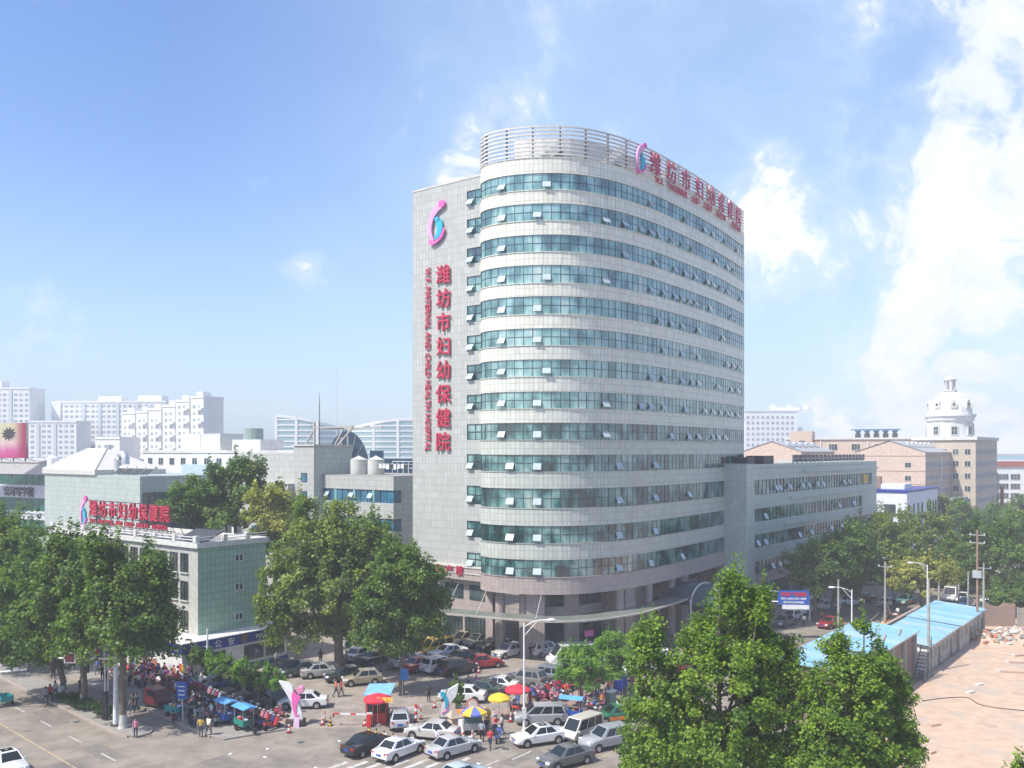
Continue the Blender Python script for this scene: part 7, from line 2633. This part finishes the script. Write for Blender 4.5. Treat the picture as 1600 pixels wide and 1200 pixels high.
for i, (px, py, lb) in enumerate(((880, 1092, 'fruit table among the scooters, left of the young locust'), (924, 1105, 'white-topped table beside the young locust'), (816, 1115, 'red-draped table under the red parasol'), (930, 1113, 'dark table near the grey cabinet'))):
    p = G(px, py)
    o = thing('market_stall', lb, 'stall', (p.x, p.y, .01), R(35 + rnd.uniform(-10, 10)), 'market stalls on the brick pavement')
    MB().box(-.9, .9, -.45, .45, .62, .68).build('table_top', (M_BROWN, M_WPAINT, M_REDP, M_BROWN)[i], o)
    for x_ in (-.8, .8):
        for y_ in (-.35, .35):
            MB().box(x_ - .03, x_ + .03, y_ - .03, y_ + .03, 0, .62).build('leg', M_STEEL, o)
    for k in range(8):
        s_ = rnd.uniform(.13, .22)
        q = MB().sphere((0, 0, 0), s_, 7, 5, 0, (1, .8, .7)).build('goods', gm_, o, (rnd.uniform(-.75, .75), rnd.uniform(-.3, .3), .68 + s_ * .5))
        q.color = (*rnd.choice(goods), 1)
p = G(954, 1106)
o = thing('street_cabinet', 'grey-green electrical cabinet with pale lid by the stalls', 'cabinet', (p.x, p.y, .006), R(40))
MB().box(-.45, .45, -.3, .3, 0, 1.5).build('cabinet_body', mat('cabinet_green', (.16, .22, .19), .5), o)
MB().box(-.5, .5, -.35, .35, 1.5, 1.6).build('lid', M_WPAINT, o)
p = G(543, 1040)
o = thing('balloon', 'big green balloon above the person in pink', 'balloon', (p.x + .1, p.y, 2.2), 0)
MB().sphere((0, 0, .15), .42, 16, 12).build('envelope', mat('green_rubber', (.02, .33, .13), .25, coat=.5), o, smooth=80)
MB().tube([(0, 0, -.3), (0.02, 0, -1.1)], .01, 4).build('string', M_WPAINT, o)

# ---- low pink wall along the right-hand row of cars
wd = (wb - wa).normalized()
o = thing('low_wall', 'low pink-topped wall between the car row and the scooters', 'wall', (wa.x, wa.y, 0), math.atan2(wd.y, wd.x))
LL = (wb - wa).length
MB().box(-1, LL + 6, -.15, .15, 0, .62).build('wall', M_CONC, o)
MB().box(-1, LL + 6, -.22, .22, .62, .78).build('coping', mat('pink_coping', (.50, .36, .30), .7), o)


# ---- lamp posts
def lamp(px, py, top, label, side=1, d=None):
    p_ = G(px, py) if d is None else Vector((X(px, d), d, 0))
    zt_ = H(top, p_.y)
    o = thing('street_lamp', label, 'street lamp', (p_.x, p_.y, 0), 0, 'street lamps')
    MB().lathe([(.22, 0), (.22, .3), (.13, .35), (.11, 1.2)], 10).build('base', M_WPAINT, o)
    MB().tube([(0, 0, 1.2), (0, 0, zt_)], [.1, .07], 10).build('pole', M_WPAINT, o, smooth=60)
    e = 1.9
    MB().tube([(0, 0, zt_ - .35), (side * e * .3, 0, zt_ + .0), (side * e * .65, 0, zt_ + .22), (side * e, 0, zt_ + .25)], .045, 6).tube([(0, 0, zt_ - 1.1), (side * e * .3, 0, zt_ - .45), (side * e * .6, 0, zt_ + .17)], .035, 6).build('arm', M_WPAINT, o)
    MB().sphere((side * (e + .35), 0, zt_ + .23), .42, 12, 8, 0, (1, .45, .32)).build('lamp_head', mat('lamp_shell', (.7, .68, .66), .35), o, smooth=60)
    return o


L_ = lamp(819, 1146, 973, 'white street lamp in front of the round columns', 1)
MB().cbox((0, 0, 1.7), (.35, .35, .9)).build('junction_box', M_OFFW, L_)
lamp(1331, 0, 921, 'white street lamp behind the blue shed roof, arm to the left', -1, 101)
lamp(1118, 0, 911, 'white street lamp behind the poplar top', 1, 104)
lamp(1449, 0, 882, 'white street lamp behind the middle shed, arm to the left', -1, 117)
lamp(1462, 0, 826, 'tall white street lamp against the yellowing tree, arm to the right', 1, 165)
lamp(1265, 0, 881, 'white street lamp in front of the first dark street tree', 1, 125)
lamp(1605, 0, 835, 'street lamp at the right edge, arm to the left', -1, 170)
lamp(1563, 0, 805, 'distant street lamp below the red-trimmed block', 1, 215)

# ---- traffic-signal masts on the left
p = G(181, 1136)
o = thing('signal_mast', 'thick white traffic-signal mast with a long arm on the island tip', 'traffic light', (p.x, p.y, ISL), 0)
MB().lathe([(.42, 0), (.42, .12), (.22, .16)], 14).build('base', M_DARK, o)
MB().tube([(0, 0, .1), (0, 0, 7.2)], [.24, .17], 14).build('mast', M_WPAINT, o, smooth=60)
zz = H(1029, p.y) - ISL
MB().tube([(0, 0, zz), (-5.6, .6, zz - .1)], [.11, .07], 8).build('arm', M_WPAINT, o)
for x_, z_ in ((-5.6, zz - .35), (-2.7, zz - .55)):
    q = put('signal_head', MB().box(-.2, .2, -.14, .14, -.75, .75).build('signal_head', M_BLACKP, link=False), o, (x_, .4, z_))
    for k in range(3):
        MB().lathe([(.14, 0), (.14, .05)], 12).build('lens', mat('signal_lens', (.05, .03, .03), .2), q, (0, -.14, -.5 + k * .5)).rotation_euler = (R(90), 0, 0)
q = MB().box(-.5, .5, -.06, .06, -.45, .45).build('countdown_board', mat('white_board', (.55, .5, .5), .5), o, (-4.05, .3, zz))
MB().box(-.38, .38, -.08, -.062, -.34, .34).build('display', mat('maroon_display', (.12, .02, .03), .3), q)
for i, (px, py, hgt, lb) in enumerate(((164, 1128, 6.5, 'thin grey post with a black lower sleeve beside the white mast'), (169, 1126, 6.2, 'thin grey post behind the sleeved one'))):
    p = G(px, py)
    o = thing('utility_post', lb, 'post', (p.x, p.y, ISL), 0)
    MB().tube([(0, 0, 0), (0, 0, hgt)], .07, 8).build('pole', M_STEEL, o)
    if i == 0:
        MB().box(-.22, .22, -.16, .16, .1, 2.5).build('sleeve', M_BLACKP, o)
p = G(-30, 1110)
o = thing('signal_mast', 'white signal arm reaching in from the left edge', 'traffic light', (p.x, p.y, 0), 0)
MB().tube([(0, 0, 0), (0, 0, 6.4)], [.2, .15], 12).build('mast', M_WPAINT, o)
zz = H(1050, p.y)
MB().tube([(0, 0, zz - .2), (4.2, 0, zz + .25)], [.1, .07], 8).build('arm', M_WPAINT, o)
MB().box(3.1, 3.5, -.15, .15, zz + .2, zz + .45).build('camera_box', M_WPAINT, o)
p = G(324, 1060)
o = thing('signal_mast', 'black signal head on an arm before the police building', 'traffic light', (p.x, p.y, PAV), 0)
MB().tube([(0, 0, 0), (0, 0, 5.0)], .1, 8).build('mast', M_WPAINT, o)
zz = H(1010, p.y) - PAV
MB().tube([(0, 0, zz), (-3.4, 0, zz - .2)], .07, 6).build('arm', M_WPAINT, o)
MB().box(-2.25, -1.75, -.2, .2, zz - .9, zz + .75).build('signal_head', M_BLACKP, o)
p = G(985, 1082)
o = thing('signal_post', 'black traffic signal seen from behind at the locust trees', 'traffic light', (p.x, p.y, .01), R(20))
MB().tube([(0, 0, 0), (0, 0, 2.9)], .08, 8).build('pole', M_DARK, o)
MB().box(-.32, .32, -.2, .2, 2.3, 3.9).build('signal_head', M_BLACKP, o)
# ---- blue boards
p = G(286, 1127)
o = thing('blue_sign', 'blue roadside sign board on a slim white pole above the stalls', 'sign', (p.x, p.y, PAV), R(-8))
MB().tube([(0, 0, 0), (-.12, 0, 3.2)], .04, 6).build('pole', M_WPAINT, o)
MB().box(-.55, .4, -.08, -.04, 1.85, 3.35).build('board', M_BLUES, o)
for k in range(3):
    MB().box(-.4, .2, -.1, -.082, 2.15 + k * .36, 2.25 + k * .36).build('board_line', M_WPAINT, o)
p = G(633, 1086)
o = thing('blue_sign', 'plain blue board fixed before the slimmer plane trunk', 'sign', (p.x, p.y - .45, .01), R(-5))
MB().tube([(-.2, 0, 0), (-.2, 0, 2.5)], .03, 6).build('pole', M_STEEL, o)
MB().box(-.42, .38, -.08, -.04, 1.55, 2.65).build('board', mat('board_blue', (.03, .15, .42), .5), o)
for i, (px, py, lb) in enumerate(((966, 1097, 'blue notice board on two legs behind the locusts, left one'), (974, 1090, 'blue notice board on two legs behind the locusts, right one'))):
    p = G(px, py)
    o = thing('notice_board', lb, 'sign', (p.x, p.y, .01), R(10 + i * 8), 'blue notice boards')
    for x_ in (-.4, .4):
        MB().tube([(x_, 0, 0), (x_, 0, 2.1)], .035, 5).build('leg', M_STEEL, o)
    MB().box(-.4, .4, -.05, .03, 1.0, 2.05).build('board', M_BLUEP, o)
# ---- hoarding over the right-hand street
D_ = 112
o = thing('hoarding', 'blue and white hoarding with red lettering on a white gantry', 'sign', (X(1192, D_), D_, 0), R(-6))
zt, zb_ = H(923, D_), H(944, D_)
MB().tube([(0, 0, 0), (0, 0, zt + .2)], .14, 8).build('post', M_WPAINT, o)
for z_ in (zt, zb_ + .4):
    MB().tube([(0, 0, z_), (2.0, 0, z_ - .05)], .09, 6).build('beam', M_WPAINT, o)
x0, x1 = X(1215, D_) - X(1192, D_), X(1262, D_) - X(1192, D_)
MB().box(x0, x1, -.12, .1, zb_, zt + .05).build('panel', M_BLUES, o)
MB().box(x0 + .5, x1, -.125, .1, zb_ - .55, zb_ - .003).build('lower_panel', M_WPAINT, o)
put('sign_lettering', text_mesh('欢迎广告招租', .52, .01, M_REDP, .02), o, ((x0 + x1) / 2, -.15, zt - .35))
put('sign_lettering', text_mesh('8321-6666 8231-2088', .34, .01, M_WPAINT, .01), o, ((x0 + x1) / 2, -.15, zt - .9))
put('sign_lettering', text_mesh('潍坊市妇幼保健院', .32, .01, M_WPAINT, .005), o, ((x0 + x1) / 2, -.15, zt - 1.35))

# ================================================================ building site and sheds
SH = R(-38)


def ab(a, b_, z=0):
    return UX * a + UY * b_ + Vector((0, 0, z))


def shed(label, a0, a1, b0, b1, hz_, wallm, nwin, frontm=None):
    c = ab(a1, b0)
    o = thing('blue_roof_shed', label, 'shed', c, SH, 'blue-roofed sheds')
    W, L = a1 - a0, b1 - b0
    MB().box(-W, 0, 0, L, 0, hz_ - .12).build('wall', wallm, o)
    if frontm:
        MB().box(-W, -.0, -.05, -.003, 0, hz_ - .13).build('front_panel', frontm, o)
    k = 0
    y_ = -.35
    while y_ < L + .3:                                              # corrugated sheets laid side by side
        y1_ = min(y_ + 1.9, L + .35)
        rise = .35
        vs = []
        nseg = 8
        for q in range(nseg + 1):
            yy = y_ + (y1_ - y_) * q / nseg
            dz = .06 if q % 2 else 0
            vs += [(.35, yy, hz_ - .1 + dz), (-W - .3, yy, hz_ + rise + dz)]
        MB().add(vs, [(2 * q, 2 * q + 2, 2 * q + 3, 2 * q + 1) for q in range(nseg)]).build('roof_sheet', M_ROOFB, o)
        y_ += 1.9
    MB().box(.3, .36, -.35, L + .35, hz_ - .2, hz_ - .06).build('gutter', M_STEEL, o)
    wmm = winmesh(.8, 1.1, 1, 1, GL_DARK, M_OFFW)
    for k in range(nwin):
        yy = L * (k + .5) / nwin
        if k % 3 == 2:
            MB().box(0, .05, yy - .45, yy + .45, .02, 2.0).build('door', mat('grey_door', (.16, .15, .14), .6), o)
        else:
            put('window', wmm, o, (.0, yy, hz_ * .38), R(90))
    return o


M_SHEDW = mat('shed_render', (.46, .40, .34), .85, dirt=((.27, .22, .18), .6, .48, .6))
sa = shed('tall near shed with a blue sheet roof behind the smaller poplar', -30.2, -24.5, 77, 100, 4.75, M_BRICK, 0)
for k in range(6):
    MB().box(.02, .32, 1.0 + k * 4.2, 1.4 + k * 4.2, 0, 4.5).build('pier', M_CONC, sa)
st = MB()
for k in range(9):
    st.box(.45, 1.5, 22.9 - k * .32, 23.2 - k * .32, 2.9 - k * .32, 2.96 - k * .32)
st.beam((.5, 20.2, .2), (.5, 23.4, 3.1), .06, .16)
st.beam((1.5, 20.2, .2), (1.5, 23.4, 3.1), .06, .16)
st.beam((1.5, 20.2, 1.2), (1.5, 23.4, 4.1), .04, .04)
for y_ in (20.4, 21.8, 23.3):
    st.tube([(1.5, y_, 0), (1.5, y_, 1.4 + (y_ - 20.2) * .9)], .035, 5)
st.build('outside_stair', M_DARK, sa)
for k in range(5):                                                   # planks and a hose thrown on the roof
    a_ = rnd.uniform(-5.4, -.4)
    MB().beam((a_, 3 + k * 4, 4.8 - a_ * .06), (a_ - .6, 6 + k * 4, 4.85 - a_ * .06), .14, .06).build('loose_plank', mat('weathered_board', (.36, .29, .22), .9), sa)
shed('middle white-fronted shed with patched blue roof', -29, -23.7, 102.2, 115.2, 2.95, M_SHEDW, 7, M_WPAINT)
shed('farthest long shed with faded blue roof', -29, -23.4, 115.6, 129.5, 3.1, M_SHEDW, 6)
sm = sa
# low wall along the street in front of the sheds
w0 = ab(-31.8, 99)
o = thing('street_wall', 'low weathered wall along the street behind the sheds', 'wall', w0, SH)
MB().box(-.15, .15, 0, 33, 0, 2.0).build('wall', M_CONC, o)
MB().box(-.22, .22, 0, 33, 2.0, 2.12).build('coping', M_KERB, o)
# brick stub and concrete panel fence closing the site
f0 = G(1538, 978)
o = thing('brick_wall', 'broken brick wall at the far corner of the site', 'wall', (f0.x, f0.y, 0), R(-3))
MB().plate([(0, 0), (4.0, 0), (4.0, 3.0), (2.6, 3.1), (1.9, 2.6), (.9, 2.8), (0, 3.3)], -.15, .15).build('wall', M_BRICK, o)
o = thing('site_fence', 'concrete panel fence with dark posts closing the site', 'fence', (f0.x + 4.3, f0.y - .3, 0), R(-3))
M_PANEL = mat('fence_panel', (.33, .30, .24), .85, dirt=((.2, .18, .14), .8, .5, .5))
pm = MB().box(.05, 1.95, -.05, .05, 0, .78).build('fence_panel', M_PANEL, link=False)
for k in range(12):
    for q in range(3):
        put('fence_panel', pm, o, (k * 2.0, 0, .05 + q * .82))
    MB().box(k * 2 - .07, k * 2 + .07, -.1, .1, 0, 2.6).build('post', M_CONC, o)


# ---- power poles and cables
POLES = []
for i, (px, py, top, lb, cr_) in enumerate(((1383, 979, 878, 'concrete power pole left of the black saloon', 1), (1451, 1051, 905, 'concrete pole at the corner of the middle shed', 0), (1467, 971, 890, 'concrete pole rising behind the far blue roof', 1),
                                            (1513, 955, 893, 'concrete pole beside the blue car', 0), (1527, 994, 828, 'tall rusty pole at the end of the far shed', 2), (1537, 988, 880, 'concrete pole with lamp bracket beside the rusty pole', 1),
                                            (1498, 958, 885, 'thin pole behind the far shed', 0), (1310, 990, 905, 'thin pole beside the wine-red car', 0))):
    p = G(px, py)
    zt = H(top, p.y)
    o = thing('power_pole', lb, 'pole', (p.x, p.y, 0), SH, 'power poles on the right-hand street')
    MB().tube([(0, 0, 0), (0, 0, zt)], [.17, .11], 10).build('pole', mat('rusty_pole', (.30, .19, .14), .8) if cr_ == 2 else M_CONC, o, smooth=60)
    for k in range(cr_):
        MB().box(-.9, .9, -.05, .05, zt - .7 - k * 1.0, zt - .6 - k * 1.0).build('cross_arm', M_STEEL, o)
        for x_ in (-.8, 0, .8):
            MB().lathe([(.05, 0), (.07, .1), (.04, .2)], 8, (x_, 0, zt - .6 - k * 1.0)).build('insulator', M_WPAINT, o)
    if cr_ == 2:
        MB().box(-.5, .5, -.35, .35, zt * .55, zt * .55 + .9).build('transformer_box', M_STEEL, o)
    POLES.append(Vector((p.x, p.y, zt - .5)))


def cable(p_, q, sag, label):
    pts = []
    for k in range(13):
        t_ = k / 12
        c = p_.lerp(q, t_)
        c.z -= sag * 4 * t_ * (1 - t_)
        pts.append(c - p_)
    o = thing('overhead_cable', label, 'cable', p_, 0, 'overhead cables')
    MB().tube(pts, .022, 4).build('wire', M_DARK, o)


cable(POLES[0], POLES[2], .8, 'cable from the pole by the black saloon to the pole behind the far roof')
cable(POLES[2], POLES[4], .8, 'cable from the far-roof pole to the rusty pole')
cable(POLES[0] + Vector((0, 0, -.9)), POLES[1], .7, 'cable from the pole by the black saloon to the shed corner pole')
cable(POLES[4], POLES[5], .4, 'short cable between rusty pole and bracket pole')
cable(POLES[0], Vector((X(1200, 110), 110, 11)), 1.2, 'cable running left from the pole over the street')
cable(POLES[5], Vector((X(1660, 112), 112, 11)), .8, 'cable leaving the picture to the right above the fence')

# ---- rubble, bricks and a hose on the bare ground
p = G(1578, 1000)
o = thing('rubble_heap', 'heap of broken brick, boards and earth before the site fence', 'rubble', (p.x, p.y, .004), 0)
rg = np.random.default_rng(5)
nx_, ny_ = 26, 14
vs = []
for j in range(ny_):
    for i in range(nx_):
        x_, y_ = (i / (nx_ - 1) - .5) * 13, (j / (ny_ - 1) - .5) * 7.5
        r2 = (x_ / 6.3) ** 2 + (y_ / 3.5) ** 2
        vs.append((x_, y_, max(-.03, (1 - r2)) * (.9 + .5 * math.sin(x_ * 1.3) + .25 * rg.normal()) if r2 < 1 else -.03))
MB().add(vs, [(j * nx_ + i, j * nx_ + i + 1, (j + 1) * nx_ + i + 1, (j + 1) * nx_ + i) for j in range(ny_ - 1) for i in range(nx_ - 1)]).build('earth_mound', M_SOIL, o)
b = MB()
for k in range(260):
    x_, y_ = rg.normal(0, 2.6), rg.normal(0, 1.5)
    r2 = (x_ / 6.3) ** 2 + (y_ / 3.5) ** 2
    if r2 > 1.3:
        continue
    z_ = max(0, 1 - r2) * (.9 + .5 * math.sin(x_ * 1.3))
    s_ = rg.uniform(.12, .42)
    b.cbox((x_, y_, z_ + .08), (s_ * 1.6, s_, s_ * .6), rg.uniform(0, 6), int(rg.integers(0, 3)), rg.uniform(-.5, .5), rg.uniform(-.5, .5))
oo = b.build('broken_bricks', [M_CONC, mat('brick_red_piece', (.38, .16, .10), .9), M_OFFW], o)
oo['kind'] = 'stuff'
for k in range(14):
    x_, y_ = rnd.uniform(-4.5, 4), rnd.uniform(-1.6, 1.6)
    MB().beam((x_, y_, .7), (x_ + rnd.uniform(-1.4, 1.4), y_ + rnd.uniform(-1, 1), 1.0 + rnd.uniform(0, .8)), .22, .05).build('broken_board', M_OFFW if k % 3 else MATS['weathered_board'], o)
for i, (px, py, s_, lb) in enumerate(((1530, 1071, .8, 'flat block lying on the bare ground, farther of two'), (1516, 1083, .9, 'flat block lying on the bare ground, nearer of two'), (1455, 1177, .8, 'pinkish block lying on the bare ground near the poplar'), (1460, 1134, 1.0, 'crumbled block half sunk in the bare ground'))):
    p = G(px, py)
    o = thing('concrete_block', lb, 'block', (p.x, p.y, .004), rnd.random(), 'loose blocks on the site')
    MB().box(-s_ * .5, s_ * .5, -.2, .2, 0, .18).build('block', M_SOIL if i > 1 else M_OFFW, o)
    MB().cbox((s_ * .7, .1, .05), (.2, .14, .1), .5).build('chip', M_CONC, o)
for i, (px, py, px2, py2) in enumerate(((1576, 1036, 1640, 1037), (1562, 1050, 1640, 1054), (1585, 1026, 1630, 1022))):
    p, q = G(px, py), G(px2, py2)
    o = thing('timber_beam', ('timber lying along the right edge, middle of three', 'timber lying along the right edge, nearest of three', 'timber lying along the right edge, farthest of three')[i], 'timber', (p.x, p.y, .01), 0, 'timbers on the site')
    MB().beam((0, 0, .1), (q.x - p.x, q.y - p.y, .1), .2, .14).build('beam', mat('pale_timber', (.5, .36, .27), .85), o)
    MB().box(-.25, .05, -.1, .25, 0, .22).build('chock', M_OFFW, o)
hp = [G(1440, 1096), G(1470, 1092), G(1500, 1090), G(1515, 1092), G(1530, 1101), G(1560, 1107), G(1610, 1112)]
h0 = hp[0]
o = thing('black_hose', 'black hose snaking across the bare ground', 'hose', h0, 0)
sm_ = catmull([(q.x, q.y) for q in hp], 5)
MB().tube([(q.x - h0.x, q.y - h0.y, .05) for q in sm_], .035, 5).build('hose', M_BLACKP, o)

# ================================================================ summer haze over the city
hb_ = MB().box(-1300, 1300, -60, 900, -1.2, 66)
hz_o = hb_.build('haze', [])
m = bpy.data.materials.new('haze')
m.use_nodes = True
t = NT(m.node_tree)
pv_ = t.n('ShaderNodeVolumePrincipled', i_Density=.0007, i_Anisotropy=-.1)
t.set(pv_.inputs['Color'], (.97, .985, 1.0))
m.node_tree.links.new(pv_.outputs[0], t.n('ShaderNodeOutputMaterial').inputs[1])
hz_o.data.materials.clear()
hz_o.data.materials.append(m)
tag(hz_o, kind='stuff')
